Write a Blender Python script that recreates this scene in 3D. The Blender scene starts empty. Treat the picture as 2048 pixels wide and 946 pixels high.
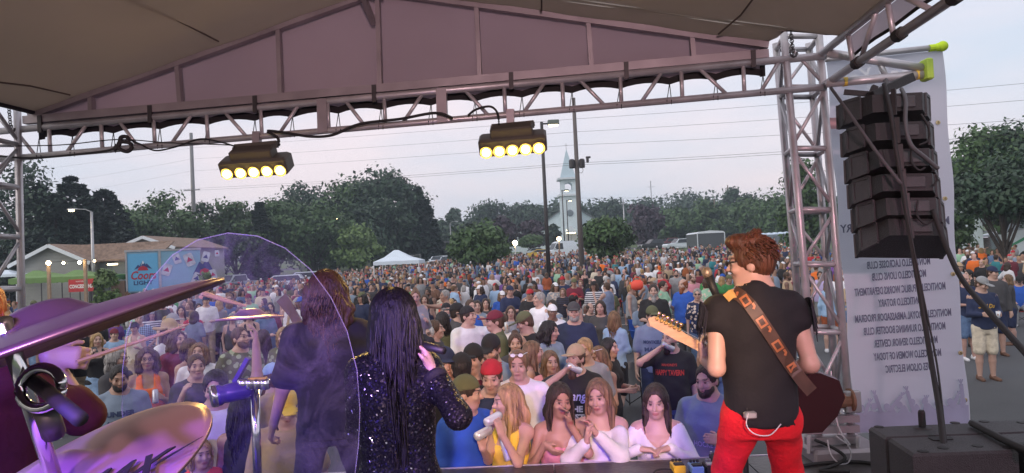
import bpy, math, random
import numpy as np
from mathutils import Vector, Matrix
from mathutils.bvhtree import BVHTree
random.seed(7)
RNG = np.random.RandomState(11)
D = bpy.data
SC = bpy.context.scene
COL = SC.collection
R = math.radians
PI = math.pi
# ------------------------------------------------------------------ camera
FPX, CX, CY = 1400.0, 1024.0, 473.0
CAM_Z, PITCH, ROLL = 2.55, R(1.6), R(2.7)
fwd = Vector((0, math.cos(PITCH), math.sin(PITCH)))
rt0, up0 = Vector((1, 0, 0)), Vector((0, -math.sin(PITCH), math.cos(PITCH)))
rgt = rt0 * math.cos(ROLL) - up0 * math.sin(ROLL)
upv = up0 * math.cos(ROLL) + rt0 * math.sin(ROLL)
CPOS = Vector((0, 0, CAM_Z))
cam_d = D.cameras.new('camera')
cam = D.objects.new('camera', cam_d)
COL.objects.link(cam)
cam.matrix_world = Matrix(((rgt.x, upv.x, -fwd.x, 0), (rgt.y, upv.y, -fwd.y, 0), (rgt.z, upv.z, -fwd.z, CAM_Z), (0, 0, 0, 1)))
cam_d.sensor_width = 36
cam_d.lens = 36 * FPX / 2048
cam_d.clip_start = 0.05
cam_d.clip_end = 4000
SC.camera = cam
# ------------------------------------------------------------------ sky, sun, exposure
SUN_EL, SUN_AZ = R(30), R(235)
wd = D.worlds.new('World')
SC.world = wd
wd.use_nodes = True
nt = wd.node_tree
nt.nodes.clear()
def wn(t, **kw):
 n = nt.nodes.new(t)
 for k, v in kw.items():
  setattr(n, k, v)
 return n
sky = wn('ShaderNodeTexSky', sky_type='NISHITA', sun_disc=False)
sky.sun_elevation, sky.sun_rotation = SUN_EL, SUN_AZ
sky.air_density, sky.dust_density = 1.5, 4.0
skm = wn('ShaderNodeMix', data_type='RGBA', blend_type='MULTIPLY')
skm.inputs[0].default_value = 1.0
nt.links.new(sky.outputs[0], skm.inputs[6])
skm.inputs[7].default_value = (0.12, 0.12, 0.12, 1)
tc = wn('ShaderNodeTexCoord')
mp = wn('ShaderNodeMapping')
mp.inputs['Scale'].default_value = (1.2, 1.2, 4.0)
nt.links.new(tc.outputs['Generated'], mp.inputs[0])
nz = wn('ShaderNodeTexNoise')
nz.inputs['Scale'].default_value = 1.7
nz.inputs['Detail'].default_value = 5
nt.links.new(mp.outputs[0], nz.inputs['Vector'])
cr = wn('ShaderNodeValToRGB')
cr.color_ramp.elements[0].position = 0.36
cr.color_ramp.elements[0].color = (0.585, 0.635, 0.745, 1)
cr.color_ramp.elements[1].position = 0.62
cr.color_ramp.elements[1].color = (0.83, 0.725, 0.775, 1)
nt.links.new(nz.outputs[0], cr.inputs[0])
smx = wn('ShaderNodeMix', data_type='RGBA')
smx.inputs[0].default_value = 0.86
nt.links.new(skm.outputs[2], smx.inputs[6])
nt.links.new(cr.outputs[0], smx.inputs[7])
bg = wn('ShaderNodeBackground')
bg.inputs[1].default_value = 1.12
nt.links.new(smx.outputs[2], bg.inputs[0])
wo = wn('ShaderNodeOutputWorld')
nt.links.new(bg.outputs[0], wo.inputs[0])
sl = D.lights.new('sun', 'SUN')
sl.energy, sl.angle, sl.color = 0.8, R(45), (1.0, 0.96, 0.93)
so = D.objects.new('sun', sl)
COL.objects.link(so)
sdir = Vector((math.sin(SUN_AZ) * math.cos(SUN_EL), math.cos(SUN_AZ) * math.cos(SUN_EL), math.sin(SUN_EL)))
so.rotation_euler = sdir.to_track_quat('Z', 'Y').to_euler()
so.location = sdir * 300
SC.view_settings.view_transform = 'Standard'
SC.view_settings.look = 'None'
SC.view_settings.exposure = 0.24
SC.view_settings.gamma = 1
SC.view_settings.use_curve_mapping = False
SC.cycles.max_bounces = 6
SC.cycles.transparent_max_bounces = 12
SC.cycles.caustics_reflective = False
SC.cycles.caustics_refractive = False
SC.cycles.sample_clamp_indirect = 4.0
SC.cycles.use_denoising = True
# ------------------------------------------------------------------ pixel <-> world
def px(x, y, d):
 return CPOS + (fwd + rgt * ((x - CX) / FPX) - upv * ((y - CY) / FPX)) * d
def ray(x, y):
 return fwd + rgt * ((x - CX) / FPX) - upv * ((y - CY) / FPX)
def proj(p):
 v = Vector(p) - CPOS
 d = v.dot(fwd)
 return CX + FPX * v.dot(rgt) / d, CY - FPX * v.dot(upv) / d, d
def on_plane(x, y, p0, n):
 r = ray(x, y)
 return CPOS + r * ((p0 - CPOS).dot(n) / r.dot(n))
def on_z(x, y, z):
 return on_plane(x, y, Vector((0, 0, z)), Vector((0, 0, 1)))
def sstep(a, b, v):
 t = np.clip((v - a) / (b - a), 0, 1)
 return t * t * (3 - 2 * t)
def gz(x, y):
 a = x / np.maximum(y, 1.0)
 s = 60 - 30 * sstep(-0.3, 0.05, a)
 t = np.maximum(0, y - s)
 return 0.030 * t * t / (t + 6) * (1 - sstep(150, 420, y) * 0.55)
def head_pos(x, y, h):
 """ground spot of a person of height h whose crown shows at pixel x, y"""
 r = ray(x, y)
 d, best = 4.0, None
 lo, hi = 4.0, 140.0
 ds = np.linspace(lo, hi, 2800)
 P = np.array(CPOS)[None] + np.array(r)[None] * ds[:, None]
 e = P[:, 2] - (gz(P[:, 0], P[:, 1]) + h)
 idx = np.where(np.sign(e[1:]) != np.sign(e[:-1]))[0]
 i = idx[0] if len(idx) else int(np.argmin(abs(e)))
 p = P[i]
 return Vector((p[0], p[1], float(gz(p[0], p[1]))))
# ------------------------------------------------------------------ materials
MATS = {}
def mat(name, col=(0.5, 0.5, 0.5), rough=0.6, metal=0.0, var=0.12, scale=6.0, bump=0.0, bscale=40.0, objcol=False,
  emit=None, estr=0.0, stretch=None, trans=0.0, coat=0.0, feat=None, alpha=None, spec=None, vcol=None, ior=None):
 if name in MATS:
  return MATS[name]
 m = D.materials.new(name)
 m.use_nodes = True
 t = m.node_tree
 b = t.nodes['Principled BSDF']
 b.inputs['Roughness'].default_value = rough
 b.inputs['Metallic'].default_value = metal
 if ior: b.inputs['IOR'].default_value = ior
 if spec is not None: b.inputs['Specular IOR Level'].default_value = spec
 b.inputs['Transmission Weight'].default_value = trans
 b.inputs['Coat Weight'].default_value = coat
 if alpha is not None: b.inputs['Alpha'].default_value = alpha
 tcn = t.nodes.new('ShaderNodeTexCoord')
 mpn = t.nodes.new('ShaderNodeMapping')
 mpn.inputs['Scale'].default_value = stretch or (1, 1, 1)
 t.links.new(tcn.outputs['Object'], mpn.inputs[0])
 src = None
 if objcol:
  oi = t.nodes.new('ShaderNodeObjectInfo')
  src = oi.outputs['Color']
 elif vcol:
  at = t.nodes.new('ShaderNodeAttribute')
  at.attribute_name = vcol
  src = at.outputs['Color']
 else:
  rgb = t.nodes.new('ShaderNodeRGB')
  rgb.outputs[0].default_value = (*col, 1)
  src = rgb.outputs[0]
 if var:
  n = t.nodes.new('ShaderNodeTexNoise')
  n.inputs['Scale'].default_value = scale
  n.inputs['Detail'].default_value = 4
  t.links.new(mpn.outputs[0], n.inputs['Vector'])
  mr = t.nodes.new('ShaderNodeMapRange')
  mr.inputs[1].default_value, mr.inputs[2].default_value = 0.25, 0.75
  mr.inputs[3].default_value, mr.inputs[4].default_value = 1 - var, 1 + var
  t.links.new(n.outputs[0], mr.inputs[0])
  mx = t.nodes.new('ShaderNodeMix')
  mx.data_type, mx.blend_type = 'RGBA', 'MULTIPLY'
  mx.inputs[0].default_value = 1
  t.links.new(src, mx.inputs[6])
  t.links.new(mr.outputs[0], mx.inputs[7])
  src = mx.outputs[2]
 if feat:
  at = t.nodes.new('ShaderNodeAttribute')
  at.attribute_name = 'feat'
  sp = t.nodes.new('ShaderNodeSeparateColor')
  t.links.new(at.outputs['Color'], sp.inputs[0])
  for ch, c in ((0, (0.022, 0.014, 0.012)), (1, (0.30, 0.075, 0.07)), (2, (0.55, 0.53, 0.5))):
   mx = t.nodes.new('ShaderNodeMix')
   mx.data_type = 'RGBA'
   t.links.new(sp.outputs[ch], mx.inputs[0])
   t.links.new(src, mx.inputs[6])
   mx.inputs[7].default_value = (*c, 1)
   src = mx.outputs[2]
 t.links.new(src, b.inputs['Base Color'])
 if bump:
  n = t.nodes.new('ShaderNodeTexNoise')
  n.inputs['Scale'].default_value = bscale
  n.inputs['Detail'].default_value = 5
  t.links.new(mpn.outputs[0], n.inputs['Vector'])
  bp = t.nodes.new('ShaderNodeBump')
  bp.inputs['Strength'].default_value = bump
  bp.inputs['Distance'].default_value = 0.02
  t.links.new(n.outputs[0], bp.inputs['Height'])
  t.links.new(bp.outputs[0], b.inputs['Normal'])
 if emit:
  b.inputs['Emission Color'].default_value = (*emit, 1)
  b.inputs['Emission Strength'].default_value = estr
 MATS[name] = m
 return m
def fabric(name, col, col2, fac, var=0.13, scale=1.5):
 """cloth that lets some light through from its other side"""
 m = mat(name, col, 0.9, var=var, scale=scale, bump=.25, bscale=3)
 t = m.node_tree
 b = t.nodes['Principled BSDF']
 tr = t.nodes.new('ShaderNodeBsdfTranslucent')
 tr.inputs[0].default_value = (*col2, 1)
 ms = t.nodes.new('ShaderNodeMixShader')
 ms.inputs[0].default_value = fac
 t.links.new(b.outputs[0], ms.inputs[1])
 t.links.new(tr.outputs[0], ms.inputs[2])
 t.links.new(ms.outputs[0], t.nodes['Material Output'].inputs[0])
 return m
# ------------------------------------------------------------------ things, parts, mesh builder
ORG = {}
def props(o, label=None, cat=None, group=None, kind=None):
 if label: o['label'] = label
 if cat: o['category'] = cat
 if group: o['group'] = group
 if kind: o['kind'] = kind
 return o
def thing(name, label, cat, loc=(0, 0, 0), group=None):
 o = D.objects.new(name, None)
 o.empty_display_size = 0.1
 COL.objects.link(o)
 o.location = loc
 ORG[o.name] = Vector(loc)
 return props(o, label, cat, group)
def link(name, me, parent=None, loc=None):
 o = D.objects.new(name, me)
 COL.objects.link(o)
 if parent:
  o.parent = parent
  ORG[o.name] = ORG.get(parent.name, Vector((0, 0, 0)))
 else:
  o.location = loc or (0, 0, 0)
  ORG[o.name] = Vector(o.location)
 return o
def copy_tree(o, loc=None, rz=None, parent=None, label=None):
 c = o.copy()
 COL.objects.link(c)
 if parent: c.parent = parent
 if loc is not None: c.location = loc
 if rz is not None: c.rotation_euler.z = rz
 if label: c['label'] = label
 ORG[c.name] = Vector(c.location)
 for ch in o.children:
  copy_tree(ch, parent=c)
 return c
def frame_of(d):
 d = d.normalized()
 u = d.cross(Vector((0, 0, 1)))
 if u.length < 1e-4: u = Vector((1, 0, 0))
 u.normalize()
 return u, u.cross(d).normalized()
class MB:
 def __init__(s): s.v, s.f = [], []
 def add(s, vs, fs):
  n = len(s.v)
  s.v += [tuple(v) for v in vs]
  s.f += [tuple(i + n for i in f) for f in fs]
  return s
 def box(s, c, size, M=None):
  hx, hy, hz = [k / 2 for k in size]
  P = [Vector((x, y, z)) for z in (-hz, hz) for x, y in ((-hx, -hy), (hx, -hy), (hx, hy), (-hx, hy))]
  if M is not None: P = [M @ p for p in P]
  c = Vector(c)
  return s.add([p + c for p in P], [(3, 2, 1, 0), (4, 5, 6, 7), (0, 1, 5, 4), (1, 2, 6, 5), (2, 3, 7, 6), (3, 0, 4, 7)])
 def bbox(s, c, size, bv=0.01, M=None):
  hx, hy, hz = [k / 2 for k in size]
  b = min(bv, hx * .9, hy * .9, hz * .9)
  rings = []
  for z, e in ((-hz, b), (-hz + b, 0), (hz - b, 0), (hz, b)):
   X, Y = hx - e, hy - e
   q = b * 0.7
   rings.append([(X - q, -Y, z), (X, -Y + q, z), (X, Y - q, z), (X - q, Y, z), (-X + q, Y, z), (-X, Y - q, z), (-X, -Y + q, z), (-X + q, -Y, z)])
  P = [Vector(p) for r in rings for p in r]
  if M is not None: P = [M @ p for p in P]
  c = Vector(c)
  F = [tuple(range(7, -1, -1)), tuple(range(24, 32))]
  for k in range(3):
   for i in range(8):
    j = (i + 1) % 8
    F.append((k * 8 + i, k * 8 + j, k * 8 + 8 + j, k * 8 + 8 + i))
  return s.add([p + c for p in P], F)
 def tube(s, a, b, r, r2=None, n=8, caps=True):
  a, b = Vector(a), Vector(b)
  r2 = r if r2 is None else r2
  u, w = frame_of(b - a)
  V = []
  for p, q in ((a, r), (b, r2)):
   V += [p + (u * math.cos(2 * PI * i / n) + w * math.sin(2 * PI * i / n)) * q for i in range(n)]
  F = [(i, (i + 1) % n, n + (i + 1) % n, n + i) for i in range(n)]
  if caps: F += [tuple(range(n - 1, -1, -1)), tuple(range(n, 2 * n))]
  return s.add(V, F)
 def bar(s, a, b, w, h, up=None):
  a, b = Vector(a), Vector(b)
  d = (b - a).normalized()
  u, v = frame_of(d)
  if up is not None:
   u = d.cross(Vector(up)).normalized(); v = u.cross(d).normalized()
  V = []
  for p in (a, b):
   V += [p + u * (x * w / 2) + v * (y * h / 2) for x, y in ((-1, -1), (1, -1), (1, 1), (-1, 1))]
  return s.add(V, [(0, 1, 5, 4), (1, 2, 6, 5), (2, 3, 7, 6), (3, 0, 4, 7), (3, 2, 1, 0), (4, 5, 6, 7)])
 def path(s, pts, r, n=6):
  pts = [Vector(p) for p in pts]
  V, F = [], []
  u = None
  for k, p in enumerate(pts):
   d = pts[min(k + 1, len(pts) - 1)] - pts[max(k - 1, 0)]
   uu, w = frame_of(d)
   rr = r[k] if isinstance(r, (list, tuple)) else r
   V += [p + (uu * math.cos(2 * PI * i / n) + w * math.sin(2 * PI * i / n)) * rr for i in range(n)]
   if k:
    o = (k - 1) * n
    F += [(o + i, o + (i + 1) % n, o + n + (i + 1) % n, o + n + i) for i in range(n)]
  F += [tuple(range(n - 1, -1, -1)), tuple(range(len(V) - n, len(V)))]
  return s.add(V, F)
 def lathe(s, c, prof, n=20, M=None):
  V, F = [], []
  for r, z in prof:
   V += [Vector((r * math.cos(2 * PI * i / n), r * math.sin(2 * PI * i / n), z)) for i in range(n)]
  if M is not None: V = [M @ v for v in V]
  c = Vector(c)
  for k in range(len(prof) - 1):
   F += [(k * n + i, k * n + (i + 1) % n, (k + 1) * n + (i + 1) % n, (k + 1) * n + i) for i in range(n)]
  F += [tuple(range(n - 1, -1, -1)), tuple(range(len(V) - n, len(V)))]
  return s.add([v + c for v in V], F)
 def prism(s, poly, off):
  """polygon of 3D points, pushed along off"""
  off = Vector(off)
  n = len(poly)
  P = [Vector(p) for p in poly]
  F = [tuple(range(n - 1, -1, -1)), tuple(range(n, 2 * n))] + [(i, (i + 1) % n, n + (i + 1) % n, n + i) for i in range(n)]
  return s.add(P + [p + off for p in P], F)
 def sphere(s, c, r, n=8, m=6):
  rr = r if isinstance(r, (tuple, list)) else (r, r, r)
  V, F = [], []
  for j in range(1, m):
   a = PI * j / m
   V += [Vector((rr[0] * math.sin(a) * math.cos(2 * PI * i / n), rr[1] * math.sin(a) * math.sin(2 * PI * i / n), rr[2] * math.cos(a))) for i in range(n)]
  for k in range(m - 2):
   F += [(k * n + (i + 1) % n, k * n + i, (k + 1) * n + i, (k + 1) * n + (i + 1) % n) for i in range(n)]
  t = len(V)
  V += [Vector((0, 0, rr[2])), Vector((0, 0, -rr[2]))]
  F += [(i, (i + 1) % n, t) for i in range(n)] + [((m - 2) * n + (i + 1) % n, (m - 2) * n + i, t + 1) for i in range(n)]
  c = Vector(c)
  return s.add([v + c for v in V], F)
 def build(s, name, material, parent=None, smooth=False, loc=None, color=None):
  o3 = ORG.get(parent.name, Vector()) if parent else Vector(loc or (0, 0, 0))
  me = D.meshes.new(name)
  me.from_pydata([(v[0] - o3.x, v[1] - o3.y, v[2] - o3.z) for v in s.v], [], s.f)
  me.materials.append(material)
  if smooth: me.polygons.foreach_set('use_smooth', [True] * len(me.polygons))
  o = link(name, me, parent, None if parent else o3)
  if color: o.color = (*color, 1)
  return o
def np_mesh(name, V, F, material=None, smooth=True):
 me = D.meshes.new(name)
 F = np.asarray(F, np.int32)
 k = F.shape[1]
 me.vertices.add(len(V)); me.loops.add(F.size); me.polygons.add(len(F))
 me.vertices.foreach_set('co', np.asarray(V, np.float32).ravel())
 me.loops.foreach_set('vertex_index', F.ravel())
 me.polygons.foreach_set('loop_start', np.arange(0, F.size, k, dtype=np.int32))
 if smooth: me.polygons.foreach_set('use_smooth', np.ones(len(F), bool))
 me.update(calc_edges=True)
 if material: me.materials.append(material)
 return me
def text_mesh(txt, size=1.0, bold=0.0, shear=0.0, ext=0.0, spacing=1.0):
 cu = D.curves.new('t', 'FONT')
 cu.body, cu.size, cu.offset, cu.shear, cu.extrude = txt, size, bold * size, shear, ext
 cu.align_x, cu.align_y = 'CENTER', 'CENTER'
 cu.resolution_u = 2
 cu.space_character = spacing
 o = D.objects.new('t', cu)
 COL.objects.link(o)
 dg = bpy.context.evaluated_depsgraph_get()
 dg.update()
 me = D.meshes.new_from_object(o.evaluated_get(dg))
 D.objects.remove(o)
 me.name = 'lettering'
 return me
def text_at(name, txt, origin, ux, uy, size, material, parent=None, bold=0.0, shear=0.0, width=None, spacing=1.0, ext=0.001):
 """lettering laid on a plane: ux = reading direction, uy = up"""
 me = text_mesh(txt, size, bold, shear, ext, spacing)
 n = len(me.vertices)
 co = np.zeros(n * 3, np.float32)
 me.vertices.foreach_get('co', co)
 co = co.reshape(-1, 3)
 if width and n:
  w = co[:, 0].max() - co[:, 0].min()
  co[:, 0] *= width / w
 ux, uy = Vector(ux).normalized(), Vector(uy).normalized()
 uz = ux.cross(uy)
 o3 = ORG.get(parent.name, Vector()) if parent else Vector(origin)
 base = Vector(origin) - o3
 M = np.array((ux, uy, uz))
 out = co @ M + np.array(base)
 me.vertices.foreach_set('co', out.astype(np.float32).ravel())
 me.materials.clear()
 me.materials.append(material)
 return link(name, me, parent, None if parent else Vector(origin))
# ------------------------------------------------------------------ ground
asphalt = mat('asphalt', (0.066, 0.071, 0.076), 0.85, var=0.28, scale=0.35, bump=0.5, bscale=60)
grass = mat('grass', (0.085, 0.13, 0.04), 0.9, var=0.35, scale=0.8, bump=0.6, bscale=20)
paint = mat('road_paint', (0.62, 0.62, 0.58), 0.7, var=0.25, scale=6)
conc = mat('concrete', (0.33, 0.32, 0.30), 0.85, var=0.15, scale=3)
def sheet(name, xs, ys, dz, material, sink=False):
 X, Y = np.meshgrid(xs, ys, indexing='ij')
 Z = gz(X, Y) + dz
 if sink:
  Z = np.where((X > -30) & (X < 58) & (Y > -12) & (Y < 84), Z - 0.4, Z)
 V = np.stack([X, Y, Z], -1).reshape(-1, 3)
 nx, ny = len(xs), len(ys)
 i, j = np.meshgrid(np.arange(nx - 1), np.arange(ny - 1), indexing='ij')
 a = (i * ny + j).ravel()
 F = np.stack([a, a + ny, a + ny + 1, a + 1], 1)
 o = link(name, np_mesh(name, V, F, material))
 return props(o, kind='structure')
sheet('ground', np.concatenate([[-3000, -1500, -700], np.linspace(-400, 400, 90), [700, 1500, 3000]]),
      np.concatenate([[-600, -200, -60], np.linspace(-20, 420, 100), [700, 1400, 3500]]), 0, grass, True)
sheet('parking_lot', np.linspace(-34, 62, 60), np.linspace(-15, 88, 60), 0.012, asphalt)
sheet('street', np.linspace(-300, 300, 60), np.linspace(128, 139, 6), 0.015, asphalt)
def strip(name, p, q, w, dz, material, seg=8):
 mb = MB()
 p, q = Vector(p), Vector(q)
 n = Vector((-(q - p).y, (q - p).x, 0)).normalized() * w / 2
 V, F = [], []
 for k in range(seg + 1):
  c = p.lerp(q, k / seg)
  for s in (-1, 1):
   u = c + n * s
   V.append((u.x, u.y, float(gz(u.x, u.y)) + dz))
  if k: F.append((2 * k - 2, 2 * k - 1, 2 * k + 1, 2 * k))
 mb.add(V, F)
 return props(mb.build(name, material), kind='structure')
for k in range(9):   # parking bay lines running away to the left of the open aisle
 yy = 7.6 + k * 2.75
 a = (0.9 + yy * 0.105, yy, 0)
 strip('parking_line', a, (a[0] + 3.2, yy + 0.15, 0), 0.11, 0.02, paint)
for k in range(5):
 yy = 9.0 + k * 2.75
 strip('parking_line', (-8.6 - .2 * k, yy, 0), (-4.2 - .2 * k, yy + .2, 0), 0.11, 0.02, paint)
def strip_area(name, pts, dz, material):
 mb = MB()
 mb.prism([(x, y, float(gz(x, y)) + dz) for x, y in pts], (0, 0, -0.3))
 return props(mb.build(name, material), kind='structure')
strip_area('grass_verge', [(-34, 22), (-8.6, 26.2), (-9.2, 27.6), (-34, 26)], 0.10, grass)
kb = MB()
for (x0, y0), (x1, y1) in [((-34, 21.85), (-8.5, 26.05)), ((-8.5, 26.05), (-9.0, 27.7))]:
 kb.bar((x0, y0, 0.06), (x1, y1, 0.06), 0.15, 0.14)
props(kb.build('kerb', conc), kind='structure')
strip_area('grass_island', [(18.5, 33), (34, 33), (60, 38), (60, 60), (20, 60)], 0.11, grass)
# ------------------------------------------------------------------ trees
bark = mat('bark', (0.055, 0.045, 0.038), 0.9, var=0.3, scale=8, bump=0.8, bscale=15)
def leafmat(name, col):
 m = mat(name, col, 0.6, var=0.38, scale=0.55)
 b = m.node_tree.nodes['Principled BSDF']
 b.inputs['Subsurface Weight'].default_value = 0
 return m
LEAF = dict(green=leafmat('leaf_green', (0.050, 0.105, 0.030)), dark=leafmat('leaf_dark', (0.024, 0.058, 0.028)),
   bright=leafmat('leaf_bright', (0.11, 0.185, 0.05)), purple=leafmat('leaf_purple', (0.045, 0.028, 0.045)),
   blue=leafmat('leaf_needle', (0.020, 0.044, 0.030)))
def leaf_quads(P, N, size, rng):
 n = len(P)
 a = rng.normal(size=(n, 3)); a -= N * (a * N).sum(1, keepdims=True)
 a /= np.linalg.norm(a, axis=1, keepdims=True)
 b = np.cross(N, a)
 s = (size * rng.uniform(0.6, 1.35, n))[:, None]
 V = np.stack([P - a * s, P + b * s * .55, P + a * s, P - b * s * .55], 1).reshape(-1, 3)
 F = np.arange(4 * n).reshape(-1, 4)
 return V, F
def crown_mesh(kind, h, w, leaf, n, seed, base=0.25):
 rng = np.random.RandomState(seed)
 P, N = [], []
 limbs = []
 if kind == 'conifer':
  tiers = int(h * 2.0)
  for k in range(tiers):
   t = (k + rng.uniform(0, .6)) / tiers
   z = h * (0.06 + 0.94 * t)
   rad = w / 2 * (1 - t) ** 0.72 * rng.uniform(.8, 1.2) + 0.2
   nb = max(5, int(11 * (1 - t) + 4))
   for j in range(nb):
    a = 2 * PI * (j + rng.uniform(0, 1)) / nb
    L = rad * rng.uniform(.65, 1.1)
    m = max(5, int(1.5 * n / (tiers * nb) * (1.6 - t)))
    u = rng.uniform(.1, 1, m) ** .7
    droop = -0.22 * L * u ** 1.5 + rng.normal(0, .07 + .03 * L, m)
    sp = rng.normal(0, .10 * L + .05, m) * (1.1 - u)
    P.append(np.stack([np.cos(a) * L * u - np.sin(a) * sp, np.sin(a) * L * u + np.cos(a) * sp, z + droop], 1))
    q = rng.normal(size=(m, 3)) * .45 + np.array([0, 0, 1.0])
    N.append(q)
  limbs.append(((0, 0, 0), (0, 0, h * .96), w * .035 + .05, .02))
 else:
  nc = int({'round': 30, 'big': 52, 'vase': 26, 'bush': 16}[kind])
  ctr = []
  for k in range(nc):
   for _ in range(30):
    u = rng.normal(size=3); u /= np.linalg.norm(u)
    r = rng.uniform(.25, 1) ** .5
    p = u * r
    if kind == 'vase' and p[2] < -.2: continue
    break
   zc = base * h + (1 - base) * h * .52
   c = np.array([p[0] * w * .44, p[1] * w * .44, zc + p[2] * (1 - base) * h * .44])
   taper = 1 - .35 * max(0, p[2]) if kind != 'vase' else .8 + .2 * p[2]
   c[:2] *= taper
   ctr.append((c, (w * .7 + h * .25) * rng.uniform(.13, .23)))
  for c, rad in ctr:
   m = int(n / nc)
   u = rng.normal(size=(m, 3)); u /= np.linalg.norm(u, axis=1, keepdims=True)
   rr = rad * rng.uniform(.35, 1.15, m)[:, None]
   q = u * rr * np.array([1.15, 1.15, .8])
   P.append(c + q)
   N.append(u + rng.normal(size=(m, 3)) * .55 + np.array([0, 0, .35]))
   if rng.rand() < .6:
    limbs.append(((0, 0, h * base * rng.uniform(.55, 1.0)), tuple(c), w * .009 + .012, .010))
  limbs.append(((0, 0, -.2), (0, 0, h * (base + .25)), min(.3, w * .02 + .02), w * .010 + .015))
 P, N = np.concatenate(P), np.concatenate(N)
 N /= np.linalg.norm(N, axis=1, keepdims=True)
 V, F = leaf_quads(P, N, leaf, rng)
 mb = MB()
 for a, b, r1, r2 in limbs:
  mb.tube(a, b, r1, r2, n=6)
 return V, F, mb
def tree(kind, x, y_top, d, wpx, leafcol, label, n=5200, base=0.22, seed=None, group=None, bx=None, name=None, cat='tree'):
 """crown top at pixel (x, y_top), d metres away, wpx pixels wide"""
 top = px(x, y_top, d)
 g = float(gz(top.x, top.y))
 h = top.z - g
 w = wpx * d / FPX
 leaf = max(.11, d * 0.0025 + .06) * (1.35 if kind == 'conifer' else 1)
 w *= 1.2 if kind != 'vase' else 1.05
 seed = seed or int(x * 7 + d)
 V, F, mb = crown_mesh(kind, h, w, leaf, n, seed, base)
 t = thing(name or {'conifer': 'spruce_tree', 'bush': 'shrub'}.get(kind, 'leafy_tree'), label, cat, (top.x, top.y, g), group)
 me = np_mesh('crown', V, F, LEAF[leafcol], smooth=False)
 link('crown', me, t)
 b = D.meshes.new('trunk')
 b.from_pydata([tuple(v) for v in mb.v], [], mb.f)
 b.materials.append(bark)
 link('trunk', b, t)
 return t
G1 = 'trees behind the parking lot'
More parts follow.
